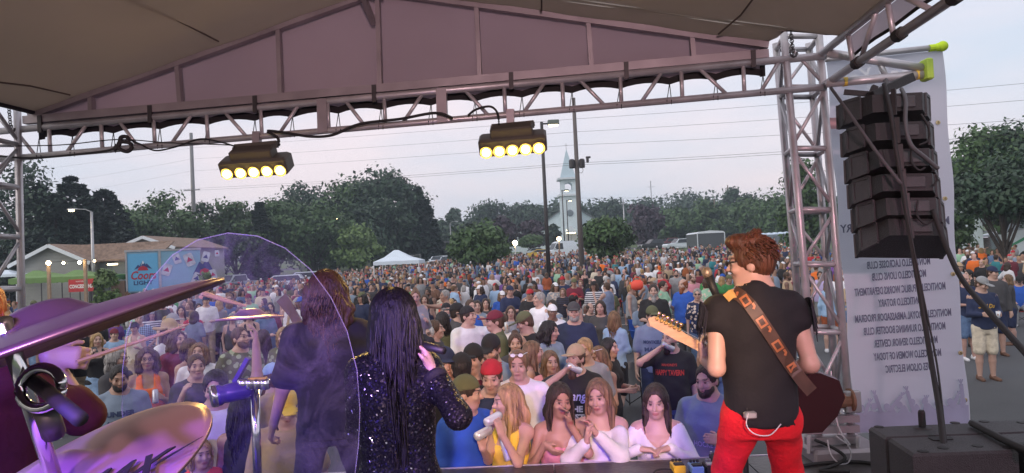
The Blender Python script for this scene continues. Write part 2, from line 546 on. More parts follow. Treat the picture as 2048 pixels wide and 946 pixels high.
TREES = [
 ('round', 22, 312, 62, 190, 'dark', 'dark leafy tree filling the far left edge behind the tower', 6500, .12),
 ('conifer', 140, 350, 66, 215, 'blue', 'tallest dark spruce behind the long low building', 6500, .1),
 ('conifer', 208, 376, 70, 200, 'blue', 'dark spruce just right of the tallest one, behind the street lamp', 6000, .1),
 ('conifer', 78, 368, 64, 200, 'blue', 'broad dark spruce behind the left gable of the low building', 6000, .1),
 ('conifer', 178, 390, 60, 170, 'blue', 'low broad spruce between the two taller dark spruces', 6000, .1),
 ('conifer', 110, 384, 58, 170, 'blue', 'low broad spruce left of the tallest dark spruce', 6000, .1),
 ('round', 268, 398, 78, 110, 'green', 'mid green leafy tree above the beer trailer', 4500, .1),
 ('round', 330, 390, 84, 130, 'green', 'rounded green tree left of the utility pole', 4800, .1),
 ('round', 408, 398, 90, 110, 'dark', 'dark green tree just right of the utility pole', 4500, .1),
 ('round', 468, 396, 92, 110, 'green', 'light topped ash tree above the clear drum shield', 4500, .1),
 ('conifer', 518, 402, 92, 70, 'blue', 'narrow conifer between two ash trees above the shield', 3500, .1),
 ('round', 548, 400, 96, 90, 'green', 'small ash tree just right of the narrow conifer', 4000, .1),
 ('big', 610, 358, 112, 120, 'dark', 'dark ragged tree left of the largest crown', 6000, .1),
 ('round', 622, 394, 100, 150, 'green', 'mid green tree in front of the dark ragged tree', 6000, .1),
 ('big', 692, 346, 112, 110, 'green', 'green tree leaning against the left side of the largest crown', 6000, .1),
 ('big', 768, 326, 112, 150, 'dark', 'largest tree with the tall domed crown behind the white tent', 10000, .1),
 ('round', 770, 400, 106, 170, 'dark', 'low wide dark tree under the largest crown', 6000, .05),
 ('conifer', 834, 372, 110, 70, 'blue', 'ragged tall spruce at the right flank of the largest crown', 5000, .05),
 ('conifer', 852, 400, 108, 60, 'blue', 'shorter spruce standing right of the ragged tall spruce', 4000, .05),
 ('round', 708, 446, 96, 84, 'bright', 'pale yellow green bushy tree above the chain link fence', 4500, .05),
 ('round', 900, 440, 150, 90, 'dark', 'hazy tree low behind the parked cars', 3500, .05),
 ('vase', 907, 418, 170, 26, 'dark', 'lone thin tree sticking up above the hazy tree line', 700, .5),
 ('big', 985, 402, 185, 100, 'dark', 'hazy domed tree behind the nearer green crowd tree', 5000, .05),
 ('big', 1040, 408, 190, 90, 'dark', 'hazy tree between the domed tree and the tall lamp post', 4500, .05),
 ('round', 1085, 414, 200, 80, 'dark', 'hazy low tree directly behind the tall lamp post', 3500, .05),
 ('round', 1150, 398, 215, 120, 'dark', 'hazy tree crowns behind the church steeple', 4500, .05),
 ('round', 1002, 432, 120, 50, 'purple', 'purple leaved tree just left of the lit globe lamp', 3500, .1),
 ('round', 1062, 437, 122, 44, 'purple', 'smaller purple leaved tree left of the tall lamp post', 3000, .1),
 ('round', 1104, 448, 135, 24, 'dark', 'dark round tree in front of the church wall', 3000, .1),
 ('round', 955, 444, 62, 100, 'green', 'nearer green tree rising out of the crowd right of the white tent', 6500, .24),
 ('round', 1209, 432, 58, 90, 'green', 'nearer green tree rising out of the crowd right of the wooden pole', 6500, .24),
 ('vase', 1062, 466, 110, 50, 'green', 'small green tree beside the white building', 2500, .2),
 ('big', 1226, 396, 200, 90, 'dark', 'hazy tree right of the church roof', 4500, .05),
 ('round', 1285, 402, 210, 100, 'dark', 'hazy domed tree right of the wide utility pole', 4500, .05),
 ('round', 1288, 408, 130, 64, 'purple', 'dark purple tree above the parked dark truck', 4200, .1),
 ('big', 1390, 386, 230, 170, 'dark', 'broad hazy tree crown far behind the white pickup', 6000, .05),
 ('round', 1345, 418, 150, 90, 'green', 'mid green tree behind the white pickup truck', 4500, .05),
 ('round', 1408, 404, 150, 90, 'green', 'taller green tree behind the grey cargo trailer', 5000, .05),
 ('round', 1448, 416, 155, 80, 'green', 'green tree right of the cargo trailer', 4500, .05),
 ('vase', 1462, 376, 175, 44, 'dark', 'tall airy tree standing above the right tree line', 900, .3),
 ('vase', 1494, 384, 175, 40, 'dark', 'thin bare topped tree beside the tall airy one', 450, .3),
 ('round', 1500, 400, 140, 90, 'green', 'green tree above the portable toilets', 5000, .05),
 ('big', 1560, 384, 130, 130, 'green', 'large green tree behind the truss tower', 6000, .05),
 ('round', 1600, 290, 58, 80, 'green', 'leafy tree seen through the truss tower', 4200, .05),
 ('round', 1648, 400, 125, 120, 'dark', 'dark tree half hidden by the hanging banner', 4500, .05),
 ('round', 1925, 300, 120, 90, 'dark', 'hazy tree beside the right edge of the banner', 4500, .1),
 ('big', 1985, 234, 46, 150, 'green', 'tall tree at the far right above the semi truck', 7500, .25),
 ('big', 2060, 225, 44, 130, 'dark', 'tallest dark tree at the right edge of the photo', 7000, .25),
 ('vase', 1998, 312, 34, 190, 'dark', 'spreading dark tree shading the semi truck', 8500, .30),
 ('round', 1906, 392, 40, 50, 'green', 'small bright tree peeking out beside the banner', 2500, .3),
]
for t in TREES:
 tree(*t[:7], n=t[7], base=t[8], group=G1)
for i, (x, y, d, w, lab) in enumerate([(640, 484, 104, 26, 'young shrub by the left end of the chain link fence'), (672, 488, 100, 30, 'shrub growing through the chain link fence'),
  (756, 496, 98, 18, 'small weed shrub left of the white tent'), (415, 545, 44, 60, 'leafy shrub at the front corner of the beer trailer'), (208, 534, 36, 40, 'small ornamental tree beside the string light post')]):
 tree('bush', x, y, d, w, 'green' if i < 3 else 'bright', lab, n=1200, base=.02, cat='shrub')
rngw = np.random.RandomState(5)
P = []
for k in range(240):
 xx = -420 + 840 * k / 240 + rngw.uniform(-2, 2)
 hgt = 15 + 3 * math.sin(k * .21) + 2.5 * math.sin(k * .57) + rngw.uniform(-1, 2)
 yy = 300 + rngw.uniform(-8, 8)
 m = 130
 u = rngw.normal(size=(m, 3)); u /= np.linalg.norm(u, axis=1, keepdims=True)
 P.append(u * np.array([5, 4, hgt * .48]) * rngw.uniform(.6, 1.05, (m, 1)) + np.array([xx, yy, float(gz(xx, yy)) + hgt * .5]))
P = np.concatenate(P)
V, F = leaf_quads(P, np.tile([0, -.8, .6], (len(P), 1)) + 0, 1.1, rngw)
o = link('far_woodland', np_mesh('far_woodland', V, F, LEAF['dark'], smooth=False))
props(o, 'hazy far woodland running along the horizon behind everything', 'woodland', kind='stuff')
# ------------------------------------------------------------------ buildings and street things
siding = mat('grey_siding', (0.30, 0.31, 0.29), 0.75, var=0.10, scale=1.2)
siding2 = mat('blue_siding', (0.20, 0.24, 0.26), 0.75, var=0.10, scale=1.2)
shingle = mat('brown_shingle', (0.23, 0.165, 0.125), 0.9, var=0.35, scale=5, bump=0.8, bscale=9)
trim = mat('white_trim', (0.66, 0.72, 0.76), 0.6, var=0.06)
white_wall = mat('white_wall', (0.60, 0.70, 0.74), 0.7, var=0.07, scale=0.8)
glass_dark = mat('dark_glass', (0.03, 0.04, 0.05), 0.12, var=0.0)
roof_grey = mat('grey_roof', (0.18, 0.19, 0.20), 0.85, var=0.25, scale=4)
wood = mat('weathered_wood', (0.17, 0.13, 0.10), 0.85, var=0.3, scale=3, stretch=(4, 4, .4), bump=.5)
galv = mat('galvanised_steel', (0.40, 0.41, 0.42), 0.45, 0.8, var=0.15, scale=5)
dark_steel = mat('dark_steel', (0.055, 0.052, 0.055), 0.5, 0.4, var=0.15)
black = mat('black_plastic', (0.012, 0.012, 0.013), 0.55, var=0.2, scale=8)
rubber = mat('black_rubber', (0.016, 0.016, 0.017), 0.7, var=0.1)
chrome = mat('chrome', (0.72, 0.72, 0.74), 0.12, 1.0, var=0.05)
white_pl = mat('white_plastic', (0.72, 0.76, 0.80), 0.5, var=0.05)
bulb = mat('warm_bulb', (1, .8, .5), 0.5, var=0, emit=(1.0, 0.72, 0.36), estr=28)
bulb_soft = mat('warm_lamp', (1, .9, .7), 0.5, var=0, emit=(1.0, 0.78, 0.48), estr=9)
def gable_house(name, label, x0, x1, yr, ye, d, depth, wm, gable_px=None, ridge_right=None):
 """long low building: gable end faces the camera between pixels x0..x1, ridge at pixel row yr, eaves at ye; the roof runs to ridge_right"""
 A, B = px(x0, ye, d), px(x1, ye + (x0 - x1) * .0, d)
 B.z = A.z
 apx = px((x0 + x1) / 2, yr, d)
 g = float(gz(A.x, A.y))
 t = thing(name, label, 'building', ((A.x + B.x) / 2, d, g))
 w = MB()
 ap = Vector(((A.x + B.x) / 2, A.y, apx.z))
 front = [Vector((A.x, A.y, g - .3)), Vector((B.x, A.y, g - .3)), Vector((B.x, A.y, A.z)), ap, Vector((A.x, A.y, A.z))]
 w.prism(front, (0, depth, 0))
 wall = w.build('wall', wm, t)
 nb = int((A.z - g) / .22)
 for k in range(nb):
  z = g + .05 + k * .22
  m = MB(); m.box(((A.x + B.x) / 2, A.y - .012, z + .1), (B.x - A.x, .024, .19))
  m.build('siding_board', wm, wall)
 k = 0
 z = A.z
 while z < ap.z - .3:
  f = 1 - (z + .2 - A.z) / (ap.z - A.z)
  m = MB(); m.box((ap.x, A.y - .012, z + .1), ((B.x - A.x) * f, .024, .19)); m.build('siding_board', wm, wall)
  z += .22
 r = MB()
 ov = .45
 for P, Q in ((A, ap), (B, ap)):
  dirn = (Q - P).normalized()
  P2 = P - dirn * ov
  up = Vector((0, 0, .09))
  r.prism([P2 + Vector((0, -ov, .02)), Q + Vector((0, -ov, .02)), Q + Vector((0, -ov, .02)) + up, P2 + Vector((0, -ov, .02)) + up], (0, depth + ov, 0))
 r.build('roof', shingle, t)
 f = MB()
 for P in (A, B):
  dirn = (ap - P).normalized()
  f.bar(P - dirn * ov + Vector((0, -ov - .02, -.02)), ap + Vector((0, -ov - .02, -.02)), .05, .24, up=(0, 0, 1))
 f.build('fascia', trim, t)
 return t, A, B, ap, g
t, A, B, ap, g = gable_house('low_building', 'long grey sided building with brown shingle roof, white edged gable behind the green canopies', 36, 176, 491, 527, 48, 9, siding)
W0, W1 = ap + Vector((.6, 1.2, -.25)), px(256, 486, 50.5)
e0, e1 = B + Vector((-.2, .5, .05)), px(256, 523, 49.2)
rw = MB()
rw.prism([Vector((ap.x, ap.y + 3.2, ap.z)), Vector((W1.x + 3, ap.y + 3.2, ap.z)), Vector((W1.x + 3, A.y + .6, A.z - .1)), Vector((B.x + .2, A.y + .6, A.z - .1)), Vector((ap.x + .1, A.y + .6, ap.z - .12))], (0, 0, .1))
rw.build('roof', shingle, t)
ww = MB()
ww.box(((B.x + W1.x + 3) / 2, A.y + 4, (g + A.z) / 2 - .1), (W1.x + 3 - B.x, 5.5, A.z - g - .2))
ww.build('wall', siding2, t)
dm = MB(); dm.bbox((B.x + 1.35, A.y + 1.2, g + 1.05), (1.0, .12, 2.1), .02); dm.build('door', mat('brown_door', (.16, .10, .07), .6), t)
gm = MB(); gm.tube((B.x + .35, A.y + .2, g), (B.x + .35, A.y + .2, g + 2.3), .05); gm.tube((B.x + .35, A.y + .2, g + 2.3), (B.x - .1, A.y + .15, A.z - .1), .05)
gm.build('downspout', dark_steel, t)
lm = MB(); lm.bbox((B.x + 1.4, A.y + .5, A.z - .35), (.7, .12, .1), .03); lm.build('wall_lamp', bulb_soft, t)
gable_house('low_building', 'second gable of brown shingles rising above the blue beer trailer', 238, 345, 474, 497, 56, 10, siding)
canvas = mat('green_canvas', (0.13, 0.24, 0.07), 0.75, var=0.15, scale=2)
def canopy(x, y_apex, y_eave, wpx, d, material, label, group=None, valance=.22, deep=3.0, hleg=None):
 a, l, r = px(x, y_apex, d + 1.4), px(x - wpx / 2, y_eave, d), px(x + wpx / 2, y_eave, d)
 l.z = r.z = (l.z + r.z) / 2
 g = float(gz(a.x, a.y))
 t = thing('canopy_tent', label, 'tent', (a.x, d, g), group)
 bl, br = l + Vector((0, deep, 0)), r + Vector((0, deep, 0))
 ap1, ap2 = a.copy(), a.copy()
 ap1.x -= .12; ap2.x += .12
 top = MB()
 def mid(p, q, sag=.10): return (p + q) / 2 - Vector((0, 0, sag))
 V = [l, r, br, bl, ap1, ap2, ap1 + Vector((0, .2, 0)), ap2 + Vector((0, .2, 0))]
 V2 = [v - Vector((0, 0, .015)) for v in V]
 F = [(0, 1, 5, 4), (1, 2, 7, 5), (2, 3, 6, 7), (3, 0, 4, 6), (4, 5, 7, 6)]
 for f in F[:4]:
  p, q, s, u = [V[i] for i in f]
  m1, m2 = mid(p, u), mid(q, s)
  top.add([p, q, m2, m1], [(0, 1, 2, 3)]); top.add([m1, m2, s, u], [(0, 1, 2, 3)])
 top.add([V[i] for i in F[4]], [(0, 1, 2, 3)])
 top.build('canopy_top', material, t, smooth=False)
 vl = MB()
 for p, q in ((l, r), (r, br), (br, bl), (bl, l)):
  n = 6
  for k in range(n):
   s, e = p.lerp(q, k / n), p.lerp(q, (k + 1) / n)
   vl.add([s, e, e - Vector((0, 0, valance)), (s + e) / 2 - Vector((0, 0, valance * 1.15)), s - Vector((0, 0, valance))], [(0, 1, 2, 3, 4)])
 vl.build('valance', material, t)
 for p in (l, r, br, bl):
  m = MB(); c = (l + br) / 2
  q = p + (Vector((c.x, c.y, p.z)) - p) * .02
  m.box((q.x, q.y, (g + q.z) / 2), (.045, .045, q.z - g)); m.build('leg', white_pl if material.name.startswith('white') else dark_steel, t)
 return t
canopy(70, 541, 556, 108, 43, canvas, 'green pop-up canopy partly hidden by the left truss tower', 'green canopies', .3)
canopy(152, 540, 553, 108, 43, canvas, 'green pop-up canopy in front of the grey gable, above the red sign', 'green canopies', .3)
wcanvas = mat('white_canvas', (0.62, 0.72, 0.80), 0.7, var=0.05, scale=2)
canopy(792, 500, 522, 92, 43, wcanvas, 'white pop-up canopy tent standing in the crowd', None, .2)
canopy(12, 540, 549, 40, 46, wcanvas, 'small white canopy at the far left edge beside the green canopies', None, .15)
sp, sq = px(137, 562, 42), px(187, 560, 42)
sgn = thing('sign_board', 'red banner sign with white lettering under the green canopy', 'sign', ((sp.x + sq.x) / 2, sp.y, gz(sp.x, sp.y)))
m = MB(); m.box(((sp.x + sq.x) / 2, sp.y, sp.z - .3), (sq.x - sp.x, .03, .75)); m.build('banner', mat('red_vinyl', (.42, .02, .025), .5), sgn)
for xx in (sp.x + .05, sq.x - .05):
 m = MB(); m.tube((xx, sp.y + .04, float(gz(xx, sp.y))), (xx, sp.y + .04, sp.z + .1), .02)
 m.build('post', dark_steel, sgn)
white_ink = mat('white_ink', (.75, .75, .75), .6, var=0)
text_at('lettering', 'CONCESSIONS', ((sp.x + sq.x) / 2, sp.y - .025, sp.z - .36), (1, 0, 0), (0, 0, 1), .3, white_ink, sgn, bold=.04, width=1.38)
text_at('lettering', 'MONTICELLO', ((sp.x + sq.x) / 2, sp.y - .025, sp.z - .06), (1, 0, 0), (0, 0, 1), .12, white_ink, sgn, width=.6)
for i, (x, yt) in enumerate(((97, 524), (170, 518))):
 p = px(x, yt, 41)
 g = float(gz(p.x, p.y))
 t = thing('light_post', ['wooden post holding the brightest string bulb, left of the red sign', 'wooden post at the right end of the bulb string, beside the red sign'][i], 'post', (p.x, p.y, g), 'string light posts')
 m = MB(); m.box((p.x, p.y, (g + p.z) / 2), (.15, .15, p.z - g)); m.build('post', mat('pale_post', (.30, .22, .15), .8, var=.2), t)
 m = MB(); m.lathe((p.x, p.y, g + .12), [(.3, -.12), (.3, .1), (.24, .12)], 12); m.build('base_tub', dark_steel, t)
st = thing('string_lights', 'string of four glowing bulbs strung between the wooden posts', 'lights', px(97, 524, 41))
pts = [px(97, 523, 41)]
bl = [(97, 525, .10), (127, 525, .06), (159, 524, .075), (189, 521, .05)]
for k in range(1, 25):
 x = 97 + 93 * k / 24
 pts.append(px(x, 523 - 4 * k / 24 + 1.5 * abs(math.sin(k * PI / 8)), 41 - .3))
m = MB(); m.path(pts, .012, 4); m.build('cord', rubber, st)
for x, y, r in bl:
 m = MB(); m.sphere(px(x, y + 1, 40.7), r * 1.25, 8, 6); m.build('bulb', bulb, st, smooth=True)
def lamp_post(x, ytop, d, label, r=.08, head='cobra', side=-1, lit=True, arm=0.9, matl=None, group='lamp posts', xb=None, cat='lamp'):
 p = px(x, ytop, d)
 g = float(gz(p.x, p.y))
 t = thing('lamp_post', label, cat, (p.x, p.y, g), group)
 m = MB(); m.tube((p.x, p.y, g - .2), p, r * 1.25, r * .8, n=10)
 m.build('pole', matl or galv, t, smooth=True)
 if head == 'cobra':
  q = p + Vector((side * arm, -.2, .22))
  m = MB(); m.path([p, p + Vector((side * arm * .4, -.08, .18)), q], .035, 6); m.build('arm', galv, t)
  m = MB(); m.bbox(q + Vector((side * .25, 0, 0)), (.65, .24, .13), .05); h = m.build('lamp_head', galv, t)
  m = MB(); m.sphere(q + Vector((side * .3, -.02, -.07)), (.2, .11, .07), 8, 6); m.build('lens', bulb if lit else white_pl, h)
 elif head == 'box':
  m = MB(); m.bar(p - Vector((0, 0, .1)), p + Vector((side * .35, 0, -.1)), .06, .08); m.build('arm', dark_steel, t)
  m = MB(); m.bbox(p + Vector((side * .62, 0, -.06)), (.6, .4, .26), .03); h = m.build('lamp_head', mat('lamp_green', (.14, .17, .15), .5), t)
  m = MB(); m.bbox(p + Vector((side * .62, 0, -.215)), (.5, .34, .06), .03); m.build('lens', bulb_soft if lit else white_pl, h)
 else:
  m = MB(); m.sphere(p + Vector((0, 0, .12)), .3 if d > 80 else .2, 10, 8); m.build('globe', bulb if lit else white_pl, t, smooth=True)
 return t
lamp_post(183, 424, 47, 'tall pale street lamp with a lit cobra head over the low building', .1, side=-1)
lamp_post(386, 452, 86, 'lit street lamp low beside the grey utility pole above the trailer', .07, side=-1, arm=.5)
lamp_post(660, 440, 104, 'lit street lamp in front of the dark trees left of the white tent', .08, side=1, arm=.7)
lamp_post(1083, 244, 37, 'tallest dark parking lot lamp with a square head near the right stage light', .10, 'box', 1, matl=dark_steel)
lamp_post(1124, 380, 100, 'nearer of two square headed lamps in front of the church tower', .09, 'box', 1, matl=dark_steel)
lamp_post(1133, 400, 125, 'farther of two square headed lamps in front of the church tower', .09, 'box', 1, matl=dark_steel)
lamp_post(1030, 488, 84, 'short lamp with a bright round globe left of the white van', .06, 'globe', 1)
lamp_post(976, 506, 68, 'small glowing globe lamp under the nearer left crowd tree', .05, 'globe', 1)
lamp_post(1208, 476, 60, 'small glowing globe lamp inside the right crowd tree', .05, 'globe', 1)
lamp_post(1118, 480, 70, 'short wooden post with a twin floodlight in front of the white van', .07, 'globe', 1, lit=True, matl=wood)
lamp_post(900, 446, 120, 'unlit curved street lamp above the left crowd tree', .07, side=1, lit=False)
def utility_pole(x, yt, d, label, r, matl, arms=(), gear=False):
 p = px(x, yt, d)
 g = float(gz(p.x, p.y))
 t = thing('utility_pole', label, 'pole', (p.x, p.y, g), 'utility poles')
 m = MB(); m.tube((p.x, p.y, g - .3), p, r * 1.25, r * .75, n=10); m.build('pole', matl, t, smooth=True)
 for ya, w in arms:
  q = px(x, ya, d)
  m = MB(); m.box((p.x, p.y - r - .05, q.z), (w, .1, .12)); ar = m.build('cross_arm', matl, t)
  for s in (-.45, -.2, .2, .45):
   m = MB(); m.lathe((p.x + s * w, p.y - r - .05, q.z + .06), [(.03, 0), (.05, .05), (.025, .08), (.045, .14)], 8); m.build('insulator', white_pl, ar)
 if gear:
  for dx, yy in ((-.2, 452 - 130), (.2, 450 - 128)):
   q = px(x, 328, d)
   m = MB(); m.lathe((p.x + dx * 1.6, p.y - .1, q.z - .3), [(.16, 0), (.19, .05), (.19, .5), (.12, .58)], 10); m.build('transformer', dark_steel, t)
 return t, p
utility_pole(382, 266, 88, 'tall grey utility pole left of the first stage light', .26, mat('pole_grey', (.20, .205, .21), .7, var=.15), ((381, 2.0),))
utility_pole(1147, 196, 45, 'tall brown wooden utility pole in front of the church', .15, mat('old_wood', (.13, .115, .11), .85, var=.2, scale=3, stretch=(4, 4, .4)), (), True)
utility_pole(1246, 398, 150, 'distant pale utility pole right of the church roof', .16, galv, ((408, 1.8),))
utility_pole(1301, 362, 260, 'thin distant antenna mast right of the church', .22, galv, ((374, 3.0),))
utility_pole(1455, 370, 190, 'distant wooden pole beside the tall airy tree', .2, wood)
utility_pole(1428, 398, 200, 'short distant pole between hazy trees on the right', .2, wood)
q = px(1175, 320, 44)
t = thing('wire_splice_box', 'small dark box hanging from the wires right of the wooden pole', 'cable box', q)
m = MB(); m.bbox(q, (.16, .16, .34), .03); m.build('box', dark_steel, t)
m = MB(); m.bbox(q + Vector((.05, 0, .17)), (.3, .12, .12), .02); m.build('cap', dark_steel, t)
m = MB(); m.path([q + Vector((-.45, 0, -.62)) + Vector((.14 * math.cos(a), 0, .18 * math.sin(a))) for a in np.linspace(0, 6.28, 14)], .012, 4); m.build('cable_coil', rubber, t)
def wire(pts, label, r=.014, sag=.0):
 P = []
 for k in range(len(pts) - 1):
  a, b = px(*pts[k]), px(*pts[k + 1])
  for j in range(9):
   u = j / 8
   P.append(a.lerp(b, u) - Vector((0, 0, sag * 4 * u * (1 - u))))
 m = MB(); m.path(P, r, 4)
 o = m.build('overhead_wire', mat('wire_black', (.03, .03, .035), .6, var=0), None, loc=P[0])
 props(o, label, 'wire', 'overhead wires')
WY = [((70, 340), (382, 296), (1147, 238), (2100, 162)), ((110, 366), (382, 318), (1147, 264), (2100, 196)), ((150, 384), (382, 342), (1147, 290), (2100, 236))]
for i, w in enumerate(WY):
 wire([(*w[0], 110), (*w[1], 88), (*w[2], 45.3), (*w[3], 34)], ['topmost', 'second highest', 'third highest'][i] + ' single wire crossing the sky from the grey pole to the brown pole', .008, .1)
for i, (ya, yb, yc) in enumerate(((377, 326, 262), (381, 330, 268))):
 wire([(300, ya + 6, 100), (382, ya, 88), (1147, yb, 44.8), (2100, yc, 34)], ['upper', 'lower'][i] + ' of the close pair of wires passing the boxes on the brown pole', .009, .15)
wire([(840, 438, 150), (1147, 396, 120), (1700, 382, 90)], 'low faint wire running in front of the church belfry', .012, .3)
# ------------------------------------------------------------------ church
CD = 168
K = CD / FPX
def cp(x, y, dd=0): return px(x, y, CD + dd)
cb = cp(1142, 494)
gch = float(gz(cb.x, cb.y))
ch = thing('church', 'white church with a tall steeple, open belfry and lit entrance beyond the lot', 'church', (cb.x, cb.y, gch))
def zrow(y): return cp(1140, y).z
tw0, tw1 = cp(1122, 440).x, cp(1157, 440).x
tcx, tw = (tw0 + tw1) / 2, tw1 - tw0
y0 = cb.y
m = MB(); m.box((tcx, y0, (gch + zrow(392)) / 2), (tw, tw, zrow(392) - gch)); tower = m.build('tower', white_wall, ch)
m = MB()
m.box((tcx, y0, zrow(391)), (tw * 1.22, tw * 1.22, .5)); m.box((tcx, y0, zrow(358)), (tw * 1.22, tw * 1.22, .45)); m.build('cornice', trim, ch)
zb0, zb1 = zrow(389), zrow(360)
m = MB()
bw = tw * .86
for sx in (-1, 1):
 for sy in (-1, 1):
  m.box((tcx + sx * bw * .37, y0 + sy * bw * .37, (zb0 + zb1) / 2), (bw * .26, bw * .26, zb1 - zb0))
for sy in (-1, 1):
 P = [Vector((tcx + bw * .25 * math.cos(a), y0 + sy * bw * .36 - bw * .1, zb0 + (zb1 - zb0) * .55 + bw * .25 * math.sin(a))) for a in np.linspace(0, PI, 9)]
 P += [Vector((tcx - bw * .25, y0 + sy * bw * .36 - bw * .1, zb1)), Vector((tcx + bw * .25, y0 + sy * bw * .36 - bw * .1, zb1))]
 m.prism(P, (0, bw * .2, 0))
m.box((tcx, y0, zb0 + .5), (bw * .98, bw * .98, 1.0))
m.build('belfry', white_wall, ch)
m = MB()
zs0, zs1 = zrow(357), zrow(296)
V = [(tcx + s * tw * .44, y0 + u * tw * .44, zs0) for s, u in ((-1, -1), (1, -1), (1, 1), (-1, 1))] + [(tcx, y0, zs1)]
m.add(V, [(0, 1, 4), (1, 2, 4), (2, 3, 4), (3, 0, 4), (3, 2, 1, 0)]); m.build('spire', mat('spire_metal', (.45, .58, .64), .6, var=.08), ch)
m = MB(); zc = zs1
m.tube((tcx, y0, zc - .3), (tcx, y0, zc + 1.3), .07); m.tube((tcx - .35, y0, zc + .75), (tcx + .35, y0, zc + .75), .06); m.build('cross', galv, ch)
m = MB(); m.lathe((tcx, y0 - tw / 2 - .05, zrow(427)), [(tw * .19, 0), (tw * .19, .12), (tw * .14, .14)], 16, Matrix.Rotation(R(90), 3, 'X')); m.build('round_window', mat('window_slate', (.16, .20, .23), .3, var=.1), ch)
n0, n1 = cp(1096, 440).x, cp(1188, 440).x
zn, zr = zrow(438), zrow(408)
nc = (n0 + n1) / 2
m = MB(); m.prism([(n0, y0 + 1.5, gch - .5), (n1, y0 + 1.5, gch - .5), (n1, y0 + 1.5, zn), (nc, y0 + 1.5, zr), (n0, y0 + 1.5, zn)], (0, 22, 0)); m.build('nave', white_wall, ch)
m = MB()
for s in (n0, n1):
 o_ = -.5 if s == n0 else .5
 m.prism([(s + o_, y0 + 1.1, zn - .3), (nc, y0 + 1.1, zr + .05), (nc, y0 + 1.1, zr + .3), (s + o_, y0 + 1.1, zn - .05)], (0, 22.6, 0))
m.build('roof', roof_grey, ch)
dz = gch
m = MB(); m.box((tcx, y0 - tw / 2 - .06, dz + 1.6), (tw * .62, .12, 3.2)); dr = m.build('door', mat('door_white', (.5, .5, .47), .6), ch)
m = MB(); m.box((tcx, y0 - tw / 2 - .14, dz + 1.5), (.06, .06, 3.0)); m.build('door_joint', dark_steel, dr)
m = MB(); m.prism([(tcx - tw * .34, y0 - tw / 2 - .05, dz + 3.5), (tcx + tw * .34, y0 - tw / 2 - .05, dz + 3.5), (tcx, y0 - tw / 2 - .05, dz + 5.2)], (0, -1.0, 0)); m.build('entrance_hood', trim, ch)
m = MB(); m.bbox((tcx, y0 - tw / 2 - .1, dz + 3.75), (tw * .5, .14, .7), .05); m.build('entrance_lamp', bulb_soft, ch)
def box_building(name, label, x0, x1, yt, yb, d, depth, wm, flat=True, wins=0):
 a, b = px(x0, yt, d), px(x1, yt, d)
 g = float(gz((a.x + b.x) / 2, a.y))
 t = thing(name, label, 'building', ((a.x + b.x) / 2, a.y, g))
 z = (a.z + b.z) / 2
 m = MB(); m.box(((a.x + b.x) / 2, a.y + depth / 2, (z + g) / 2 - .2), (b.x - a.x, depth, z - g + .4)); m.build('wall', wm, t)
 m = MB(); m.box(((a.x + b.x) / 2, a.y + depth / 2, z + .12), (b.x - a.x + .6, depth + .6, .28)); m.build('roof', roof_grey, t)
 for k in range(wins):
  xx = a.x + (b.x - a.x) * (k + .5) / wins
  m = MB(); m.box((xx, a.y - .03, g + 1.7), (1.0, .08, 1.2)); f = m.build('window', trim, t)
  m = MB(); m.box((xx, a.y - .08, g + 1.7), (.8, .03, 1.0)); m.build('pane', glass_dark, f)
 return t
box_building('white_building', 'low white building left of the church behind the globe lamp', 1016, 1098, 462, 492, 150, 8, white_wall, wins=4)
box_building('white_building', 'small white house behind the trees right of the brown pole', 1240, 1262, 452, 480, 165, 6, white_wall, wins=1)
box_building('dark_building', 'dark shed with a reddish patch behind the parked cars left of the tree', 858, 905, 486, 508, 118, 6, mat('dark_shed', (.05, .05, .055), .8), wins=0)
# ------------------------------------------------------------------ fences
def rail_fence(label, pts, d, hpost=1.2, group='split rail fences'):
 P = [px(x, y, d) for x, y in pts]
 t = thing('rail_fence', label, 'fence', (P[0].x, P[0].y, gz(P[0].x, P[0].y)), group)
 for k in range(len(P)):
  g = float(gz(P[k].x, P[k].y))
  m = MB(); m.box((P[k].x, P[k].y, g + hpost / 2), (.16, .16, hpost)); m.build('post', wood, t)
  if k:
   q = P[k - 1]; g0 = float(gz(q.x, q.y))
   for hh in (.35, .7, 1.05):
    m = MB(); m.bar((q.x, q.y - .1, g0 + hh), (P[k].x, P[k].y - .1, g + hh), .1, .12); m.build('rail', wood, t)
rail_fence('wooden rail fence on the grass behind the portable toilets', [(1430 + 22 * k, 480) for k in range(14)], 100)
def chainlink(label, xs, ytop, d, h):
 P = [px(x, ytop, d) for x in xs]
 t = thing('chain_link_fence', label, 'fence', (P[0].x, P[0].y, gz(P[0].x, P[0].y)))
 mesh = mat('chain_link', (.10, .12, .115), .6, .3, var=.3, scale=9, alpha=.45)
 for k, p in enumerate(P):
  g = float(gz(p.x, p.y))
  m = MB(); m.tube((p.x, p.y, g), (p.x, p.y, g + h + .15), .045, n=6); m.build('post', galv, t)
  if k:
   q = P[k - 1]; g0 = float(gz(q.x, q.y))
   m = MB(); m.tube((q.x, q.y, g0 + h), (p.x, p.y, g + h), .035, n=6); m.build('top_rail', galv, t)
   m = MB(); m.add([(q.x, q.y + .03, g0), (p.x, p.y + .03, g), (p.x, p.y + .03, g + h), (q.x, q.y + .03, g0 + h)], [(0, 1, 2, 3)]); m.build('mesh_panel', mesh, t)
 return t, P
cf, P = chainlink('chain link fence with a small white notice in front of the dark trees', [600, 636, 675, 712, 733, 780, 840], 508, 100, 1.9)
m = MB(); c = px(670, 516, 99.8); m.box(c, (.4, .03, .55)); m.build('notice', white_pl, cf)
pt_wall = mat('toilet_grey', (.20, .24, .27), .6, var=.1)
pt_roof = mat('toilet_roof', (.55, .68, .80), .45, var=.05)
